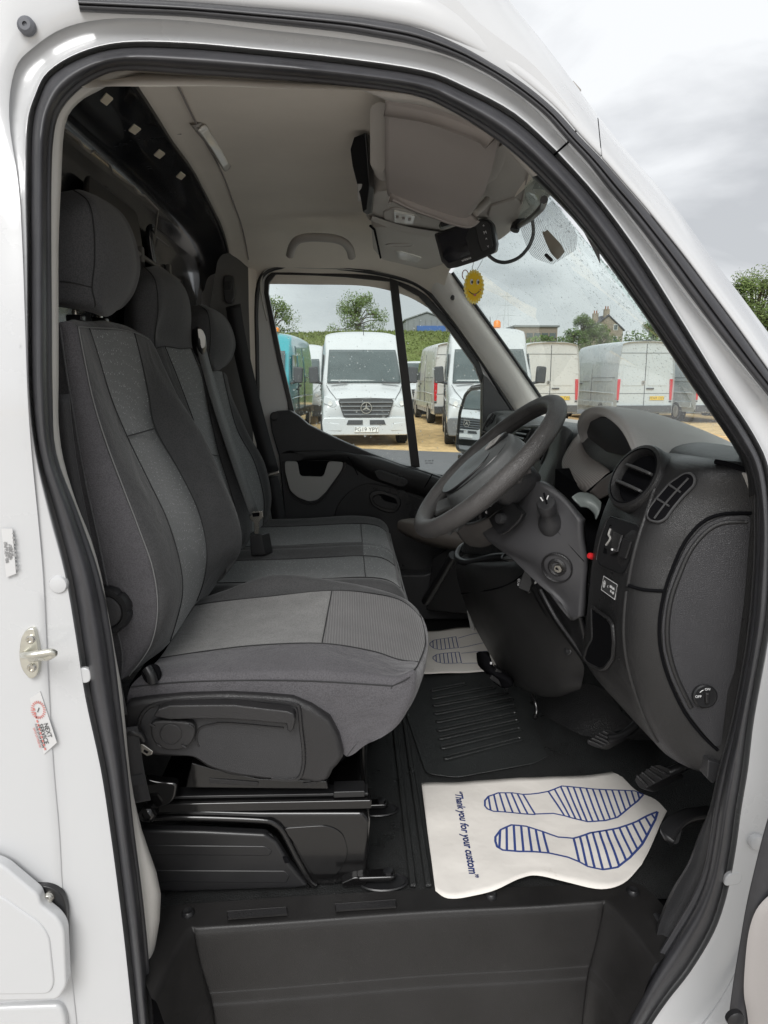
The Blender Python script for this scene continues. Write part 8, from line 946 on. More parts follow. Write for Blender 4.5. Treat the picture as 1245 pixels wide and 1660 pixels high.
loft('gear_gaiter', [[(.3032,.88,1.0487),(.3462,.78,1.06),(.3922,.68,1.0968),(.4284,.8,1.0878),(.3964,.95,1.0601),(.3316,.97,1.0492)],[(.3058,.86,1.0818),(.3455,.78,1.0871),(.3858,.7,1.1147),(.415,.8,1.1104),(.3882,.93,1.0854),(.331,.95,1.0782)],[(.3022,.86,1.0984),(.3427,.8,1.1016),(.3724,.75,1.122),(.3921,.82,1.1224),(.3722,.92,1.1048),(.3237,.93,1.0998)],[(.3116,.86,1.1148),(.341,.81,1.1187),(.3598,.78,1.1312),(.3752,.84,1.1314),(.3596,.9,1.1226),(.3266,.91,1.1175)]], mat('gaiter_leather', (0.018, 0.018, 0.018), 0.4, bump=('noise', 60, 0.5, 0.006)), gc_, nu=5, nv=5, closed=True, wob=0.008)
lathe('gear_lever', [(0.012, 0), (0.011, 0.05), (0.016, 0.08), (0.02, 0.11), (0, 0.125)], (.3472,.86,1.1193), (-0.2, 0, 1), M_BLACK, gc_, n=18)
lathe('cup_ring', [(0.022, 0), (0.022, 0.004), (0.018, 0.005), (0.016, 0.001), (0, 0.001)], (.3704,.63,1.0977), (-0.3, -0.2, 1), M_BLACK, gc_, n=20)
slab('console_side', [(.334,.94,.8657),(.3616,.93,.7966),(.4047,.9,.7169),(.4226,.9,.6984),(.4122,.98,.7208),(.363,1,.8265)], (0.05, 0.03, 0), M_BLACK, gc_, bevel=0.003)
tube('diagonal_brace', [(.2495,1.3,.7786),(.3011,1.05,.9977)], 0.014, M_BLACK, gc_, n=8)
loft('wiring_plug', [[(.3493,.86,.7738),(.3546,.82,.7931),(.3674,.8,.7804)],[(.3535,.86,.7437),(.3583,.8,.7566),(.3705,.78,.758)],[(.3708,.86,.7256),(.3906,.78,.7371),(.4086,.76,.7421)],[(.3884,.86,.7021),(.4011,.78,.7129),(.4187,.76,.7283)]], M_VOID, gc_, nu=3, nv=3, solid=0.02)
obox('plug_body', (.3928,.79,.7327), (1, 0, -0.7), (0, 1, 0), (0.7, 0, 1), (0.06, 0.03, 0.035), M_BLACK, gc_, bevel=0.003)
obox('white_clip', (.3614,.77,.781), (1, 0, 0), (0, 1, 0), (0, 0, 1), (0.005, 0.004, 0.006), M_WPRINT, gc_, bevel=0.001)
slab('grey_label', [(.3236,.93,.8692),(.3345,.92,.8456),(.3421,.92,.815),(.3352,.93,.8151)], (0.004, 0.004, 0), mat('label_grey', (0.3, 0.3, 0.29), 0.5), gc_, bevel=0)
tube('column_rod', [(.4408,.66,.7406),(.4451,.64,.7308),(.4462,.63,.7117),(.438,.62,.701)], 0.006, M_STEEL, gc_, n=8, smooth_n=3)
loft('knee_trim', [[(.387,.5,1.0668),(.3993,.46,1.0851),(.4211,.42,1.0577),(.4596,.38,1.0381)],[(.4101,.49,1.0217),(.4313,.45,1.0279),(.4487,.42,1.0114),(.4679,.38,.9995)],[(.4394,.47,.9802),(.4566,.44,.9774),(.4668,.41,.9685),(.4762,.38,.9605)],[(.486,.46,.9115),(.4894,.44,.9225),(.4917,.42,.9239),(.498,.4,.9188)]], M_BLACK, da, nu=4, nv=4, solid=0.01)
tube('knee_ridge', [(.3918,.45,1.075),(.4193,.43,1.0216),(.452,.425,.9764),(.4779,.42,.9417)], 0.004, M_DARK, da, n=6, smooth_n=4)
tube('knee_ridge', [(.4119,.43,1.0742),(.4347,.42,1.0379),(.4588,.41,1.0016)], 0.004, M_DARK, da, n=6, smooth_n=4)
loft('tunnel_cover', [[(.4909,.95,.5808),(.5241,.85,.6425),(.5793,.72,.7427),(.6128,.62,.7679)],[(.4937,.92,.548),(.5255,.82,.6157),(.5812,.72,.7059),(.6378,.62,.7278)],[(.4798,.86,.5234),(.5302,.8,.5721),(.5931,.7,.6566),(.6775,.6,.6892)],[(.4572,.8,.5076),(.5365,.76,.5456),(.6043,.68,.6165),(.7255,.6,.6481)],[(.3554,.71,.5096),(.5233,.71,.5168),(.6476,.7,.5362),(.7804,.64,.5587)]], mat('tunnel_rubber', (0.036, 0.036, 0.037), 0.36, bump=('grain', 210, 0.6, 0.002), var=0.12), VAN, nu=5, nv=5)
pe = empty('pedals', (0.6, 0.35, 0.7), VAN)
def pedal(name, pts, arm, ribs, d):
    P = slab(name, pts, d, M_BLACK, pe, bevel=0.006, seg=3, r=0.012)
    q = [V(p) for p in pts]
    for k in range(1, ribs):
        t = k / ribs; tube('pad_rib', [lerp(q[0], q[1], t) - V(d) * 0.12, lerp(q[3], q[2], t) - V(d) * 0.12], 0.0022, M_DARK2, P, n=5)
    tube('pedal_arm', arm, 0.010, M_BLACK, P, n=8, smooth_n=3)
pedal('clutch_pedal', [(.5174,.49,.7072),(.5552,.46,.7544),(.5834,.45,.7416),(.5478,.48,.6971)], [(.5563,.46,.7356),(.59,.46,.7419),(.6331,.47,.7718),(.6606,.48,.8312)], 6, (0.02, 0.012, -0.012))
pedal('brake_pedal', [(.5481,.3,.7342),(.5842,.28,.7762),(.6205,.27,.763),(.5625,.29,.7136)], [(.6098,.28,.7574),(.6389,.28,.7721),(.6652,.3,.7924),(.6784,.32,.8269)], 5, (0.025, 0.012, -0.015))
acc = loft('accelerator_pedal', [[(.5464,.17,.7133),(.5465,.15,.7116),(.5578,.14,.7063)],[(.5686,.19,.7173),(.5684,.17,.7186),(.5774,.16,.7155)],[(.6042,.21,.7176),(.6024,.19,.721),(.609,.18,.7202)],[(.6498,.22,.717),(.6463,.2,.7203),(.6482,.19,.7195)],[(.6909,.22,.7157),(.6834,.2,.7191),(.6803,.19,.7184)]], M_BLACK, pe, nu=4, nv=5, solid=0.012)
for k in (0.15, 0.5, 0.85):
    tube('pad_rib', [lerp(a, b, k) + Vector((0, -0.001, 0.002)) for a, b in [((.5465,.168,.7159),(.5566,.138,.7102)),((.5686,.188,.7198),(.5762,.158,.7182)),((.6042,.208,.7202),(.6078,.178,.7228)),((.6497,.218,.7196),(.6469,.188,.7221))]], 0.0028, M_DARK2, acc, n=6, smooth_n=4)
slab('pedal_stop', [(.5477,.16,.7117),(.5881,.17,.724),(.5718,.15,.6986),(.5554,.15,.6968)], (0.01, 0.02, 0), M_BLACK, pe, bevel=0.004, r=0.006)

loft('kick_trim', [[(.5923,.04,1.3625),(.5877,.045,1.3645),(.5885,.052,1.3613),(.5909,.062,1.3577),(.6468,.15,1.3452)],[(.5959,.04,1.3085),(.5913,.045,1.3104),(.5934,.052,1.3067),(.5973,.062,1.3025),(.6538,.15,1.2851)],[(.6038,.04,1.2302),(.5991,.045,1.2317),(.6002,.052,1.2285),(.6031,.062,1.2243),(.6602,.15,1.2001)],[(.6053,.04,1.1207),(.6005,.045,1.1218),(.6015,.052,1.1182),(.6043,.062,1.1135),(.6615,.15,1.0794)],[(.5951,.04,.989),(.5901,.045,.9896),(.5909,.052,.985),(.5935,.062,.9789),(.6499,.15,.933)],[(.5825,.04,.9049),(.5773,.045,.9053),(.5775,.052,.8996),(.5795,.062,.892),(.6347,.15,.8385)],[(.577,.04,.8344),(.5717,.045,.8345),(.5706,.052,.831),(.5712,.062,.8255),(.6258,.15,.7661)],[(.5738,.04,.7806),(.5684,.045,.7805),(.562,.052,.7796),(.5571,.062,.7766),(.6105,.15,.7129)],[(.5686,.04,.726),(.563,.045,.7257),(.5527,.052,.7275),(.5438,.062,.727),(.5961,.15,.6589)],[(.5526,.04,.6754),(.547,.045,.6749),(.5328,.052,.6771),(.52,.062,.677),(.5702,.15,.6045)],[(.5266,.04,.6198),(.5207,.045,.6191),(.5101,.052,.6181),(.5009,.062,.6145),(.5494,.15,.5365)],[(.4912,.04,.544),(.4852,.045,.543),(.4895,.052,.545),(.4954,.062,.5443),(.5435,.15,.4601)],[(.4544,.04,.4449),(.4481,.045,.4436),(.4505,.052,.4483),(.4543,.062,.45),(.4988,.15,.3575)]], M_DARK, VAN, nu=3, nv=4)
slab('trim_clip', [(.5597,.058,.9119),(.5822,.058,.9049),(.5805,.058,.8795),(.5714,.058,.8691),(.5605,.058,.8801)], (0, 0.03, 0), M_DARK, VAN, bevel=0.003)
slab('sill_trim_end', [(.4993,.06,.5953),(.5139,.06,.6087),(.5332,.06,.6008),(.5113,.06,.5596),(.5005,.06,.5636)], (0, 0.04, 0), M_DARK, VAN, bevel=0.004)
slab('pillar_cap', [(.5769,.058,1.3647),(.5813,.058,1.3665),(.5945,.058,1.3446),(.5956,.058,1.3336),(.5899,.058,1.3355)], (0, 0.03, 0), M_GREYTRIM, VAN, bevel=0.002)
tube('demister_slot', [(.5514,.0985,1.3781),(.5625,.0822,1.376),(.578,.0673,1.3701),(.5904,.0604,1.3671)], 0.004, M_VOID, em, n=6, smooth_n=3)

# ================================================================ the yard outside
M_GRAVEL = mat('golden_gravel', (0.66, 0.465, 0.235), 0.95, spec=0.2, var=0.35, vscale=3.0, bump=('noise', 14, 1.0, 0.05), dirt=((0.28, 0.19, 0.10), 9.0, 0.52, 0.6))
M_ASPH = mat('asphalt', (0.13, 0.13, 0.135), 0.8, var=0.15, vscale=4, bump=('noise', 60, 0.5, 0.01))
M_GRASS = mat('grass_bank', (0.16, 0.195, 0.065), 0.95, var=0.3, vscale=1.6, bump=('noise', 5, 1.0, 0.2), spec=0.1, dirt=((0.16, 0.17, 0.07), 0.35, 0.5, 0.7))
gv = []; gf = []
xs_ = [-400, -200, -120, -80, -60, -45, -30, -20, -12, -6, 0, 6, 12, 20, 30, 45, 60, 80, 120, 200, 400]
ys_ = [-300, -100, -40, -15, -6, 0, 6, 14, 25, 36, 44, 50, 56, 62, 70, 85, 110, 150, 220, 400, 900]
def gz(x, y):
    t = min(1, max(0, (y - 40) / 26)); t = t * t * (3 - 2 * t); k_ = min(1, max(0, (x - 8) / 17)); r = 5.7 * (1 - 0.36 * k_ * k_ * (3 - 2 * k_)) * t + max(0, min(y, 220) - 66) * 0.055 * t
    return r * (1.0 + 0.12 * math.sin(x * 0.06)) * (0.8 + 0.2 * min(1, max(0, (30 - x) / 30)))
gr = loft('ground', [[(x, y, 0.0) for x in xs_] for y in ys_[:11]], M_GRAVEL, None, nu=1, nv=1); gr['kind'] = 'structure'
gb = loft('grass_hill', [[(x, y, gz(x, y) - (0.02 if y <= 40 else 0)) for x in xs_] for y in (40, 43, 46, 50, 54, 58, 62, 66, 75, 85, 110, 150, 220, 400, 900)], M_GRASS, None, nu=2, nv=2); gb['kind'] = 'structure'
a_, b_ = V((-.0682,14.6999,0)), V((6.9298,11.4542,0)); dd = (b_ - a_)
rd = mk('asphalt_lane', [tuple(a_ - dd * 6 + Vector((0, 0, 0.012))), tuple(b_ + dd * 3 + Vector((0, 0, 0.012))), tuple(b_ + dd * 3 + Vector((0, -9.0, 0.012))), tuple(a_ - dd * 6 + Vector((0, -9.0, 0.012)))], [[0, 1, 2, 3]], M_ASPH); rd['kind'] = 'structure'
ap = mk('bounce_pavement', [(-40, -30, 0.008), (40, -30, 0.008), (40, 5.2, 0.008), (-40, 5.2, 0.008)], [[0, 1, 2, 3]], mat('bounce_concrete', (0.52, 0.49, 0.45), 0.9, var=0.12, vscale=1.5, bump=('noise', 40, 0.4, 0.01))); ap['kind'] = 'structure'  # unseen pale ground, added to bounce neutral light into the cab
r2_ = mk('asphalt_lane', [(-40, 30, 0.012), (60, 30, 0.012), (60, 37, 0.012), (-40, 37, 0.012)], [[0, 1, 2, 3]], M_ASPH); r2_['kind'] = 'structure'

# ---------------------------------------------------------------- parked vans
M_VWIN = mat('van_window', (0.085, 0.105, 0.105), 0.07, coat=0.3, var=0.15, vscale=2)
M_TYRE = mat('tyre', (0.02, 0.02, 0.02), 0.85)
M_LAMP = mat('headlamp', (0.55, 0.57, 0.58), 0.12, coat=0.6)
M_TAIL = mat('tail_lamp', (0.55, 0.02, 0.03), 0.2, coat=0.5)
M_YPLATE = mat('yellow_plate', (0.75, 0.5, 0.03), 0.5)
M_WPLATE = mat('white_plate', (0.75, 0.75, 0.73), 0.5)
M_AMBER = mat('amber_lens', (0.85, 0.25, 0.02), 0.3)
M_GAP = mat('shut_line', (0.10, 0.105, 0.11), 0.7)
M_VPLAS = mat('van_plastic', (0.055, 0.058, 0.062), 0.6)
def van(label, loc, rot, paint, H=2.68, L=6.0, bumper=None, plate=None, beacon=None, rear_win=False, rear_plate=None, cat='van'):
    r = empty('parked_van', loc); r.rotation_euler = (0, 0, rot)
    tag(r, label, cat, group='vans parked in the yard'); LOCAL[0] = True
    def sec(y, top, w, zb=0.36):
        m1 = zb + (top - zb) * 0.30; m2 = zb + (top - zb) * 0.62
        tw = 0.80 if top > 2 else 0.86
        return [(-w * 0.97, y, zb), (-w, y, m1), (-w * 0.985, y, m2), (-w * (tw + 0.10), y, top - 0.17), (-w * (tw + 0.02), y, top - 0.05), (-w * 0.5, y, top + 0.005), (0, y, top + 0.02), (w * 0.5, y, top + 0.005), (w * (tw + 0.02), y, top - 0.05), (w * (tw + 0.10), y, top - 0.17), (w * 0.985, y, m2), (w, y, m1), (w * 0.97, y, zb)]
    rows = [sec(0.06, 0.52, 0.86, 0.30), sec(0.0, 0.80, 0.93, 0.28), sec(0.05, 1.02, 0.97, 0.30), sec(0.22, 1.16, 0.99, 0.33), sec(0.80, 1.40, 1.0), sec(1.05, 1.66, 1.0), sec(1.58, 2.18, 1.0), sec(1.95, H - 0.12, 1.0), sec(2.5, H - 0.02, 1.0), sec(4.0, H, 1.0), sec(L - 0.08, H - 0.03, 1.0), sec(L, H - 0.10, 0.97)]
    loft('body', rows, paint, r, nu=3, nv=3, capends=True, angle=50)
    bm_ = bumper or paint
    slab('bumper', rnd_poly([(-0.96, -0.03, 0.26), (0.96, -0.03, 0.26), (0.99, -0.03, 0.55), (0.95, -0.03, 0.66), (-0.95, -0.03, 0.66), (-0.99, -0.03, 0.55)], 0.08), (0, 0.30, 0), bm_, r, bevel=0.03, seg=3)
    ws_ = loft('windscreen', [[(x, 0.80 + 0.06 * (abs(x) / 0.9) ** 2, 1.405 - 0.0 * abs(x)) for x in (-0.86, -0.45, 0, 0.45, 0.86)], [(x * 0.97, 1.14 + 0.05 * (abs(x) / 0.9) ** 2, 1.80) for x in (-0.86, -0.45, 0, 0.45, 0.86)], [(x * 0.93, 1.52 + 0.05 * (abs(x) / 0.9) ** 2, 2.17) for x in (-0.86, -0.45, 0, 0.45, 0.86)]], M_VWIN, r, nu=3, nv=4, solid=0.03)
    ws_.location = (0, -0.05, 0.015)
    for s in (-1, 1):
        tube('wiper', [(s * 0.1 - 0.3, 0.76, 1.43), (s * 0.1 + 0.4, 0.83, 1.50)], 0.012, M_VPLAS, r, n=5)
        hl_ = slab('headlight', rnd_poly([(s * 0.95, 0.02, 0.98), (s * 0.93, 0.06, 1.13), (s * 0.72, 0.02, 1.06), (s * 0.64, 0.0, 0.93), (s * 0.75, 0.0, 0.87)], 0.03), (0, 0.12, 0), M_LAMP, r, bevel=0.01)
        lathe('lamp_bowl', [(0.055, 0.0), (0.05, -0.012), (0.035, -0.006), (0, -0.01)], (s * 0.80, -0.002, 0.97), (0, 1, 0), M_WPLATE, hl_, n=14)
        m_ = slab('door_mirror', rnd_poly([(s * 1.05, 1.0, 1.42), (s * 1.27, 1.0, 1.40), (s * 1.29, 1.0, 1.78), (s * 1.07, 1.0, 1.80)], 0.05), (0, 0.14, 0), M_VPLAS, r, bevel=0.03)
        tube('mirror_arm', [(s * 0.95, 1.1, 1.40), (s * 1.15, 1.05, 1.44)], 0.035, M_VPLAS, m_, n=6)
        slab('side_window', [(s * 0.985, 1.35, 1.46), (s * 0.985, 2.30, 1.46), (s * 0.94, 2.30, 2.10), (s * 0.945, 1.72, 2.10)], (s * 0.02, 0, 0.004), M_VWIN, r, bevel=0.004)
        for yy in (2.42, 3.75): tube('door_line', [(s * 1.0, yy, 0.5), (s * 1.012, yy, 1.05), (s * 0.998, yy, 1.7), (s * 0.93, yy, 2.35)], 0.011, M_GAP, r, n=4)
        tube('door_line', [(s * 1.006, 3.75, 1.55), (s * 1.006, L - 0.1, 1.55)], 0.010, M_GAP, r, n=4)
        slab('door_handle', [(s * 1.0, 2.12, 1.22), (s * 1.0, 2.32, 1.22), (s * 1.0, 2.32, 1.27), (s * 1.0, 2.12, 1.27)], (s * 0.035, 0, 0), M_VPLAS, r, bevel=0.01)
        slab('door_handle', [(s * 1.0, 2.55, 1.30), (s * 1.0, 2.80, 1.30), (s * 1.0, 2.80, 1.36), (s * 1.0, 2.55, 1.36)], (s * 0.035, 0, 0), M_VPLAS, r, bevel=0.01)
        slab('side_moulding', [(s * 0.99, 0.9, 0.52), (s * 0.99, L - 0.2, 0.52), (s * 0.99, L - 0.2, 0.72), (s * 0.99, 0.9, 0.72)], (s * 0.03, 0, 0), M_VPLAS if bumper else paint, r, bevel=0.01)
        for yy in (0.98, L - 1.25):
            wl = lathe('wheel', [(0.33, -0.12), (0.36, -0.09), (0.36, 0.09), (0.33, 0.12), (0.22, 0.12), (0.20, 0.09), (0, 0.09)], (s * 0.90, yy, 0.36), (s, 0, 0), M_TYRE, r, n=22)
            lathe('rim', [(0.20, 0.0), (0.21, 0.03), (0.14, 0.045), (0.06, 0.03), (0, 0.03)], (s * 0.985, yy, 0.36), (s, 0, 0), M_BINPANEL, wl, n=16)
        tl = slab('tail_lamp', rnd_poly([(s * 0.99, L - 0.04, 0.80), (s * 0.99, L - 0.04, 1.50), (s * 0.86, L - 0.01, 1.50), (s * 0.89, L - 0.01, 0.80)], 0.02), (0, 0.05, 0), M_TAIL, r, bevel=0.01)
        slab('reverse_lens', [(s * 0.985, L + 0.012, 0.80), (s * 0.985, L + 0.012, 0.93), (s * 0.89, L + 0.012, 0.93), (s * 0.89, L + 0.012, 0.80)], (0, 0.004, 0), M_WPLATE, tl, bevel=0)
        if rear_win: slab('rear_window', rnd_poly([(s * 0.10, L + 0.0, 1.45), (s * 0.78, L + 0.0, 1.45), (s * 0.72, L - 0.01, 2.1), (s * 0.10, L - 0.01, 2.1)], 0.06), (0, 0.012, 0), M_VWIN, r, bevel=0.004)
    g = slab('grille', rnd_poly([(-0.62, -0.045, 1.02), (-0.50, -0.05, 0.66), (0.50, -0.05, 0.66), (0.62, -0.045, 1.02), (0.58, -0.02, 1.07), (-0.58, -0.02, 1.07)], 0.06), (0, 0.08, 0), M_VPLAS, r, bevel=0.012)
    for k in range(4):
        z = 0.72 + 0.09 * k; wd = 0.50 + 0.03 * k
        obox('grille_bar', (0, -0.06, z), (1, 0, 0), (0, 1, 0), (0, 0, 1), (2 * wd, 0.03, 0.032), mat('grille_grey', (0.16, 0.17, 0.18), 0.4), g, bevel=0.008)
    tube('star_ring', [(0.12 * math.cos(a), -0.085, 0.87 + 0.12 * math.sin(a)) for a in [2 * math.pi * k / 20 for k in range(20)]], 0.014, M_CHROME, g, n=6, closed=True)
    for k in range(3):
        a = math.pi / 2 + k * 2 * math.pi / 3; u = Vector((math.cos(a), 0, math.sin(a))); p_ = Vector((-u.z, 0, u.x)); c = Vector((0, -0.085, 0.87))
        slab('star_arm', [c - p_ * 0.026, c + u * 0.115, c + p_ * 0.026], (0, -0.02, 0), M_CHROME, g, bevel=0)
    for s in (-1, 1): 
        lg = slab('lower_grille', [(s * 0.08, -0.055, 0.50), (s * 0.44, -0.05, 0.50), (s * 0.40, -0.05, 0.60), (s * 0.08, -0.055, 0.60)], (0, 0.03, 0), M_VPLAS, r, bevel=0.004)
    slab('bonnet_vent', [(-0.78, 0.62, 1.40), (-0.40, 0.62, 1.425), (-0.40, 0.70, 1.44), (-0.78, 0.70, 1.42)], (0, 0, 0.008), M_VPLAS, r, bevel=0)
    slab('bonnet_vent', [(0.40, 0.62, 1.425), (0.78, 0.62, 1.40), (0.78, 0.70, 1.42), (0.40, 0.70, 1.44)], (0, 0, 0.008), M_VPLAS, r, bevel=0)
    np_ = slab('number_plate', [(-0.27, -0.062, 0.33), (0.27, -0.062, 0.33), (0.27, -0.062, 0.45), (-0.27, -0.062, 0.45)], (0, 0.02, 0), M_WPLATE, r, bevel=0.003)
    if plate: text('lettering', plate, (0, -0.064, 0.388), (1, 0, 0), (0, 0, 1), 0.125, M_BPRINT, np_)
    for s in (-1, 1):
        for y0, y1 in ((2.6, 3.6), (3.9, L - 0.35)):
            q = rnd_poly([(s * 1.004, y0, 1.42), (s * 1.004, y1, 1.42), (s * 0.955, y1, 2.12), (s * 0.955, y0, 2.12)], 0.08)
            slab('panel_pressing', q, (s * 0.012, 0, 0.002), paint, r, bevel=0.008)
        tube('swage_line', [(s * 1.012, 0.9, 1.02), (s * 1.016, 3.0, 1.06), (s * 1.012, L - 0.15, 1.02)], 0.014, paint, r, n=5)
        for z in (0.75, 1.7, 2.2): obox('door_hinge', (s * 0.93 if z < 2 else s * 0.87, L + 0.005, z), (1, 0, 0), (0, 1, 0), (0, 0, 1), (0.10, 0.03, 0.05), M_VPLAS if z < 1 else paint, r, bevel=0.008)
        slab('rear_panel', rnd_poly([(s * 0.10, L + 0.004, 1.28), (s * 0.80, L + 0.004, 1.28), (s * 0.76, L - 0.01, H - 0.50), (s * 0.10, L - 0.01, H - 0.50)], 0.07), (0, 0.012, 0), paint, r, bevel=0.008)
        slab('fog_bezel', rnd_poly([(s * 0.55, -0.05, 0.36), (s * 0.90, -0.03, 0.36), (s * 0.92, -0.03, 0.56), (s * 0.60, -0.05, 0.52)], 0.04), (0, 0.03, 0), bm_ if bumper else paint, r, bevel=0.012)
        tube('bonnet_line', [(s * 0.66, 0.04, 1.06), (s * 0.80, 0.40, 1.235), (s * 0.88, 0.72, 1.37)], 0.008, M_GAP, r, n=4)
    tube('bonnet_line', [(-0.64, -0.0, 1.065), (0, -0.03, 1.085), (0.64, 0.0, 1.065)], 0.008, M_GAP, r, n=4)
    tube('aerial', [(0.05, 1.9, H - 0.12), (0.05, 1.86, H + 0.02), (0.02, 1.7, H + 0.2)], 0.008, M_VPLAS, r, n=5)
    # rear
    tube('rear_door_line', [(0, L + 0.005, 0.62), (0, L + 0.012, 1.5), (0, L - 0.0, H - 0.12)], 0.012, M_GAP, r, n=4)
    for z in (1.02, H - 0.42): tube('rear_crease', [(-0.88, L + 0.004, z), (0.88, L + 0.004, z)], 0.009, M_GAP, r, n=4)
    slab('rear_bumper', [(-0.97, L - 0.02, 0.38), (0.97, L - 0.02, 0.38), (0.97, L - 0.02, 0.62), (-0.97, L - 0.02, 0.62)], (0, 0.10, 0), M_VPLAS, r, bevel=0.02)
    rp = slab('rear_plate', [(-0.70, L + 0.012, 0.80), (-0.20, L + 0.012, 0.80), (-0.20, L + 0.012, 0.93), (-0.70, L + 0.012, 0.93)], (0, 0.012, 0), M_YPLATE, r, bevel=0.003)
    if rear_plate: text('lettering', rear_plate, (-0.45, L + 0.026, 0.865), (-1, 0, 0), (0, 0, 1), 0.12, M_BPRINT, rp)
    slab('rear_handle', [(-0.32, L + 0.005, 1.16), (-0.06, L + 0.005, 1.16), (-0.06, L + 0.005, 1.21), (-0.32, L + 0.005, 1.21)], (0, 0.04, 0), M_VPLAS, r, bevel=0.01)
    lathe('rear_emblem', [(0.075, 0), (0.075, 0.015), (0.055, 0.015), (0.05, 0.0)], (0.06, L + 0.01, 1.38), (0, 1, 0), M_BINPANEL, r, n=18)
    obox('brake_lamp', (0, L - 0.05, H - 0.02), (1, 0, 0), (0, 1, 0), (0, 0, 1), (0.3, 0.06, 0.05), M_VPLAS, r)
    if beacon == 'bar':
        obox('roof_beacon', (0, 1.95 + 0.3, H + 0.05), (1, 0, 0), (0, 1, 0), (0, 0, 1), (1.1, 0.25, 0.12), M_AMBER, r, bevel=0.03)
    elif beacon: lathe('roof_beacon', [(0.09, 0), (0.09, 0.12), (0.06, 0.17), (0, 0.18)], (0.25, 2.4, H), (0, 0, 1), M_AMBER, r, n=14)
    LOCAL[0] = False
    return r
P_W = mat('yard_white', (0.57, 0.585, 0.59), 0.22, coat=0.5, var=0.03, vscale=1.2, dirt=((0.5, 0.48, 0.44), 2.5, 0.62, 0.3))
P_C = mat('yard_cream', (0.57, 0.57, 0.555), 0.28, coat=0.4, var=0.03, vscale=1.2, dirt=((0.5, 0.46, 0.4), 2.5, 0.6, 0.35))
P_S = mat('yard_silver', (0.50, 0.54, 0.56), 0.26, coat=0.5, var=0.04, vscale=1.2)
P_T = mat('yard_teal', (0.05, 0.32, 0.36), 0.2, coat=0.8, var=0.04, vscale=1.2)
PI = math.pi
van('white van facing the doorway, numbered PG19 YPY, with star badge on its grille', (0.40, 15.1, 0), 0.03, P_W, plate='PG19 YPY')
van('white van with dark grey front bumper standing beside the far A-pillar', (3.15, 14.6, 0), -0.12, P_W, bumper=mat('grey_bumper', (0.13, 0.135, 0.14), 0.6), plate='PJ68 XKD', beacon=True, H=2.75)
van('teal blue van with orange roof beacon bar at the edge of the yard', (-2.45, 15.9, 0), -0.06, P_T, bumper=M_VPLAS, beacon='bar', H=2.7)
van('white van parked close behind the teal van', (-1.85, 23.2, 0), -0.03, P_W, bumper=M_VPLAS, H=2.75)
van('small distant white van glimpsed between the numbered van and the red lamped van', (3.3, 29.5, 0), 0.0, P_W, H=2.3, bumper=M_VPLAS)
van('white van showing its red tail lamp and back doors behind the grey bumper van', (3.66, 28.5, 0), PI + 0.02, P_C, H=2.7, rear_plate='YF17 BNO')
van('cream white van with plain back doors seen just over the steering wheel', (6.75, 29.3, 0), PI + 0.02, P_C, H=2.75, rear_plate='MV66 TWL', rear_win=False)
van('silver grey van with white back doors and yellow number plate behind the windscreen', (9.85, 29.0, 0), PI + 0.03, P_S, H=2.78, rear_plate='FD69 OSV')
van('silver van cut off by the windscreen pillar, beside the yellow plated van', (12.75, 29.2, 0), PI + 0.02, P_S, H=2.66)
van('white low van with hidden nose beyond the rearmost silver vans', (15.9, 29.4, 0), PI, P_W, H=2.5)
van('white van seen far back between teal van and numbered van', (-0.75, 32.0, 0), 0.0, P_W, H=2.45)
van('white van reflected in the door mirror, larger of the two vans there', (-17.6, 19.0, 0), 0.86, P_W)
van('white van reflected in the door mirror, smaller of the two vans there', (-20.0, 23.5, 0), 0.80, P_W, H=2.5, bumper=M_VPLAS)

# ---------------------------------------------------------------- buildings on the rise
M_STONE = mat('sandstone', (0.30, 0.25, 0.19), 0.9, var=0.3, vscale=1.4, bump=('grain', 2.2, 0.8, 0.05))
M_SLATE = mat('roof_slate', (0.10, 0.10, 0.11), 0.7, var=0.2, vscale=2)
M_CLAD = mat('grey_cladding', (0.20, 0.21, 0.215), 0.5, var=0.08, vscale=0.5)
def house(label, name, c, w_, d_, base, eav, ridge, wall, roofm, cat='house'):
    r = empty(name, (c[0], c[1], base)); tag(r, label, cat)
    x, y = c
    slab('wall', [(x - w_ / 2, y, base - 3), (x + w_ / 2, y, base - 3), (x + w_ / 2, y, eav), (x, y, ridge), (x - w_ / 2, y, eav)], (0, d_, 0), wall, r, bevel=0)
    for s in (-1, 1):
        slab('roof', [(x + s * (w_ / 2 + 0.35), y - 0.3, eav - 0.15), (x, y - 0.3, ridge + 0.12), (x, y + d_ + 0.3, ridge + 0.12), (x + s * (w_ / 2 + 0.35), y + d_ + 0.3, eav - 0.15)], (0, 0, 0.22), roofm, r, bevel=0)
    return r
hs = house('sandstone house with pitched roof and two chimneys above the parked vans', 'stone_house', (54.5, 150), 6.6, 9, 8.5, 11.6, 14.5, M_STONE, M_SLATE)
for x, y, h in ((54.3, 150.6, 16.3), (52.6, 152.5, 15.6)):
    ch = box('chimney', (x - 0.55, y - 0.4, 13.2), (x + 0.55, y + 0.4, h - 0.4), M_STONE, hs, bevel=0)
    for k in (-0.25, 0.25): lathe('chimney_pot', [(0.14, 0), (0.12, 0.6), (0, 0.6)], (x + k, y, h - 0.4), (0, 0, 1), mat('terracotta', (0.3, 0.13, 0.07), 0.8), ch, n=10)
for x, z in ((53.0, 12.2), (56.2, 12.2), (53.0, 9.8), (56.2, 9.8)):
    wf = box('window', (x - 0.45, 149.93, z - 0.6), (x + 0.45, 149.99, z + 0.6), M_WPLATE, hs, bevel=0)
    box('pane', (x - 0.36, 149.9, z - 0.5), (x + 0.36, 149.95, z + 0.5), M_VWIN, wf, bevel=0)
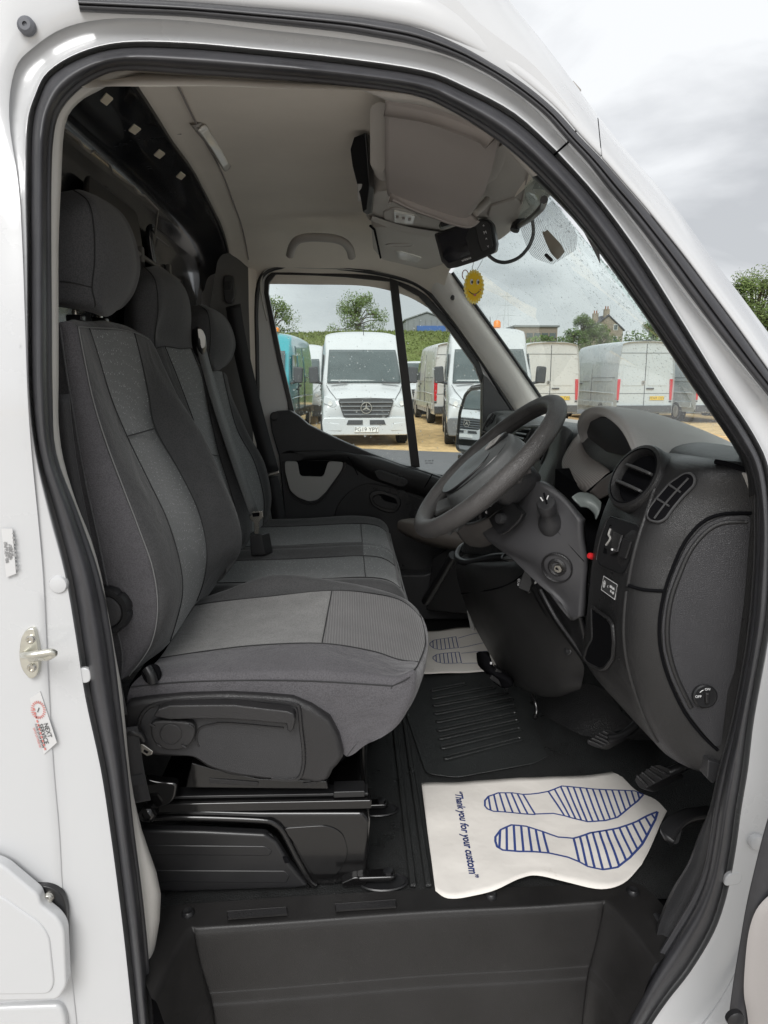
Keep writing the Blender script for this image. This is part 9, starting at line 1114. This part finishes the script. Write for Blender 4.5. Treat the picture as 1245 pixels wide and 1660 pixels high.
sh_ = house('grey metal clad industrial shed on the grassy rise', 'industrial_shed', (16.4, 150), 8.6, 18, 10.8, 13.6, 14.9, M_CLAD, M_CLAD, 'shed')
for k in range(7): box('wall_rib', (12.5 + k * 1.2, 149.9, 11.2), (12.56 + k * 1.2, 149.99, 13.5), mat('rib_grey', (0.14, 0.15, 0.15), 0.5), sh_, bevel=0)
box('blue_plinth', (14.3, 149.0, 10.4), (20.2, 149.9, 12.3), mat('blue_sheet', (0.05, 0.12, 0.33), 0.5), sh_, bevel=0)
s2 = house('low dark shed to one side of the grey industrial shed', 'industrial_shed', (24.3, 152), 6.5, 12, 10.5, 12.2, 12.9, M_CLAD, M_SLATE, 'shed')
wb = empty('warehouse', (34, 125, 7)); tag(wb, 'long brown and grey warehouse with flat roof, left of the stone house', 'warehouse')
box('wall', (29.2, 125, 4), (36.6, 140, 10.4), mat('warehouse_brown', (0.25, 0.2, 0.16), 0.7, var=0.1), wb, bevel=0)
box('roof', (28.9, 124.7, 10.4), (36.9, 140.3, 10.7), M_CLAD, wb, bevel=0)
for k in range(5): box('window_band', (29.8 + k * 1.35, 124.9, 8.6), (30.9 + k * 1.35, 124.98, 9.4), M_VWIN, wb, bevel=0)
box('grey_extension', (22.5, 126, 4), (29.2, 140, 9.6), M_CLAD, wb, bevel=0)
ct = empty('storage_container', (9.3, 62, 4)); tag(ct, 'bright blue storage container at the top of the bank', 'container')
box('box_wall', (8.9, 62, 3.2), (10.4, 66, 5.3), mat('container_blue', (0.05, 0.16, 0.5), 0.5), ct, bevel=0.03)
for k in range(5): box('box_rib', (9.0 + k * 0.3, 61.93, 3.3), (9.08 + k * 0.3, 61.99, 5.2), mat('container_blue', (0, 0, 0)), ct, bevel=0)
for i, (px, d_, h) in enumerate(((526, 48, 2.4), (537, 48, 2.6), (549, 50, 2.2), (471, 48, 2.4))):
    x = (px - 565) / 1151 * d_; t_ = tube('fence_post', [(x, d_ - 0.94, gz(x, d_) - 0.2), (x, d_ - 0.94, gz(x, d_) + h)], 0.06, mat('post_timber', (0.30, 0.25, 0.18), 0.9), None, n=8)
    tag(t_, ('thin timber post on the bank, nearest the teal van', 'tall timber post beside the numbered van on the bank', 'shorter timber post close to the numbered van roof', 'timber post on the bank above the teal van')[i], 'post', group='timber posts on the bank')
M_PYL = mat('hazed_zinc', (0.42, 0.44, 0.45), 0.6)  # paled grey, distance haze painted into the metal's colour
py_ = empty('pylon', (44, 260, 12)); tag(py_, 'slender lattice pylon standing on the skyline left of the stone house', 'pylon')
for s in (-1, 1): tube('leg', [(57 + s * 1.6, 260, 8), (57 + s * 0.2, 260, 32)], 0.05, M_PYL, py_, n=4)
for k, z in enumerate((24, 27.5, 30.5)): tube('cross_arm', [(57 - 3.2 + k * 0.5, 260, z), (57 + 3.2 - k * 0.5, 260, z)], 0.05, M_PYL, py_, n=4)

# ---------------------------------------------------------------- trees and hedges
M_LEAF = mat('leaf_green', (0.09, 0.14, 0.035), 0.8, var=0.3, vscale=0.5)
M_LEAF2 = mat('leaf_light', (0.14, 0.19, 0.055), 0.8, var=0.3, vscale=0.5)
M_BARK = mat('bark', (0.09, 0.07, 0.05), 0.9)
def tree(label, x, y, zb, h, wd, n, leaf, lm, seed, density=1.0, name='tree'):
    rg = random.Random(seed); r = empty(name, (x, y, zb)); tag(r, label, 'tree', group='trees beyond the yard')
    tube('trunk', [(x, y, zb - 1), (x + 0.05, y, zb + h * 0.25), (x - 0.05, y, zb + h * 0.5), (x, y, zb + h * 0.85)], [wd * 0.035, wd * 0.03, wd * 0.022, wd * 0.01], M_BARK, r, n=7)
    clumps = []
    for k in range(20 + int(3 * wd)):
        a = rg.random() * 6.283; q = rg.random() ** 0.5 * wd * 0.47; zc = zb + h * (0.16 + 0.78 * rg.random()); q *= 1.15 - 0.75 * max(0, (zc - zb) / h - 0.55) * 2
        c = Vector((x + math.cos(a) * q, y + math.sin(a) * q * 0.8, zc)); clumps.append((c, wd * (0.075 + 0.10 * rg.random())))
        tube('branch', [(x, y, zb + h * (0.2 + 0.3 * rg.random())), lerp((x, y, zc), c, 0.55), c], wd * 0.009, M_BARK, r, n=4)
    v = []; f = []; mi = []
    for c, s in clumps:
        for k in range(int(n / len(clumps))):
            d = Vector((rg.gauss(0, 1), rg.gauss(0, 1), rg.gauss(0, 0.8))); d = d.normalized() * s * rg.random() ** 0.4 * 1.25; p = c + d
            u = Vector((rg.gauss(0, 1), rg.gauss(0, 1), rg.gauss(0, 1))).normalized(); w2 = u.orthogonal().normalized(); l = leaf * (0.6 + 0.8 * rg.random()); b = len(v)
            v += [p - u * l, p + w2 * l * 0.45, p + u * l, p - w2 * l * 0.45]; f.append([b, b + 1, b + 2, b + 3]); mi.append(rg.randrange(2))
    mk('crown', v, f, lm, r, smooth=False, midx=mi); return r
tree('open crowned green tree rising behind the numbered white van', 1.0, 80, 5.4, 5.4, 5.6, 5200, 0.105, [M_LEAF, M_LEAF2], 3)
tree('green tree rising above the teal van roof', -8.2, 78, 5.0, 4.8, 5.0, 5200, 0.105, [M_LEAF, M_LEAF2], 4)
tree('round dark bushy tree just left of the stone house', 46.0, 140, 7.5, 6.2, 6.2, 4500, 0.16, [M_LEAF, M_LEAF], 5)
tree('low bushy tree against the side of the stone house', 50.2, 142, 7.5, 4.6, 4.6, 3500, 0.16, [M_LEAF, M_LEAF2], 6)
tree('small dark tree just right of the stone house', 59.5, 138, 7.0, 5.4, 5.6, 4000, 0.16, [M_LEAF, M_LEAF], 7)
tree('broad green tree above the yellow plated van', 57.0, 118, 5.5, 7.4, 9.0, 7000, 0.16, [M_LEAF, M_LEAF2], 8)
tree('leafy tree outside the windscreen pillar against the sky', 29.2, 50, 2.6, 6.2, 6.0, 17000, 0.095, [M_LEAF, M_LEAF2], 9)
tree('fuller leafy tree at the outer edge beside the pillar tree', 33.6, 52, 2.6, 5.6, 6.0, 17000, 0.095, [M_LEAF, M_LEAF2], 10)
tree('dark low tree under the long warehouse', 36.6, 116, 6.0, 3.2, 4.4, 1000, 0.22, [M_LEAF, M_LEAF], 11)
tree('tree reflected in the door mirror behind the white vans', -27, 29, 0, 8.5, 8.0, 2600, 0.25, [M_LEAF, M_LEAF2], 12)
tree('second tree reflected in the door mirror', -33, 31, 0, 8.0, 8.5, 2600, 0.25, [M_LEAF, M_LEAF], 13)
# rough grass on the bank: too many blades to count
rg = random.Random(8); v = []; f = []
for k in range(16000):
    x = rg.uniform(-14, 16); y = rg.uniform(41, 68); z = gz(x, y); h = 0.06 + 0.22 * rg.random() ** 2; a = rg.random() * 6.28; b = len(v)
    v += [(x - 0.10 * math.cos(a), y - 0.10 * math.sin(a), z - 0.01), (x + 0.10 * math.cos(a), y + 0.10 * math.sin(a), z - 0.01), (x + rg.uniform(-.15, .15), y, z + h)]; f.append([b, b + 1, b + 2])
gt = mk('rough_grass', v, f, M_GRASS, None, smooth=False); tag(gt, kind='stuff')
hd_ = []
rg = random.Random(9); v = []; f = []
for k in range(7000):
    x = rg.uniform(18, 80); y = 72 + rg.uniform(-1.2, 1.2); hh = 1.5 + 0.9 * math.sin(x * 0.7) + 0.8 * math.sin(x * 0.23); z = gz(x, y) + rg.random() * max(0.5, hh); b = len(v)
    u = Vector((rg.gauss(0, 1), rg.gauss(0, 1), rg.gauss(0, 1))).normalized(); w2 = u.orthogonal().normalized(); p = Vector((x, y, z))
    v += [p - u * 0.2, p + w2 * 0.12, p + u * 0.2, p - w2 * 0.12]; f.append([b, b + 1, b + 2, b + 3])
hg = mk('hedge_foliage', v, f, [M_LEAF], None, smooth=False); tag(hg, kind='stuff')
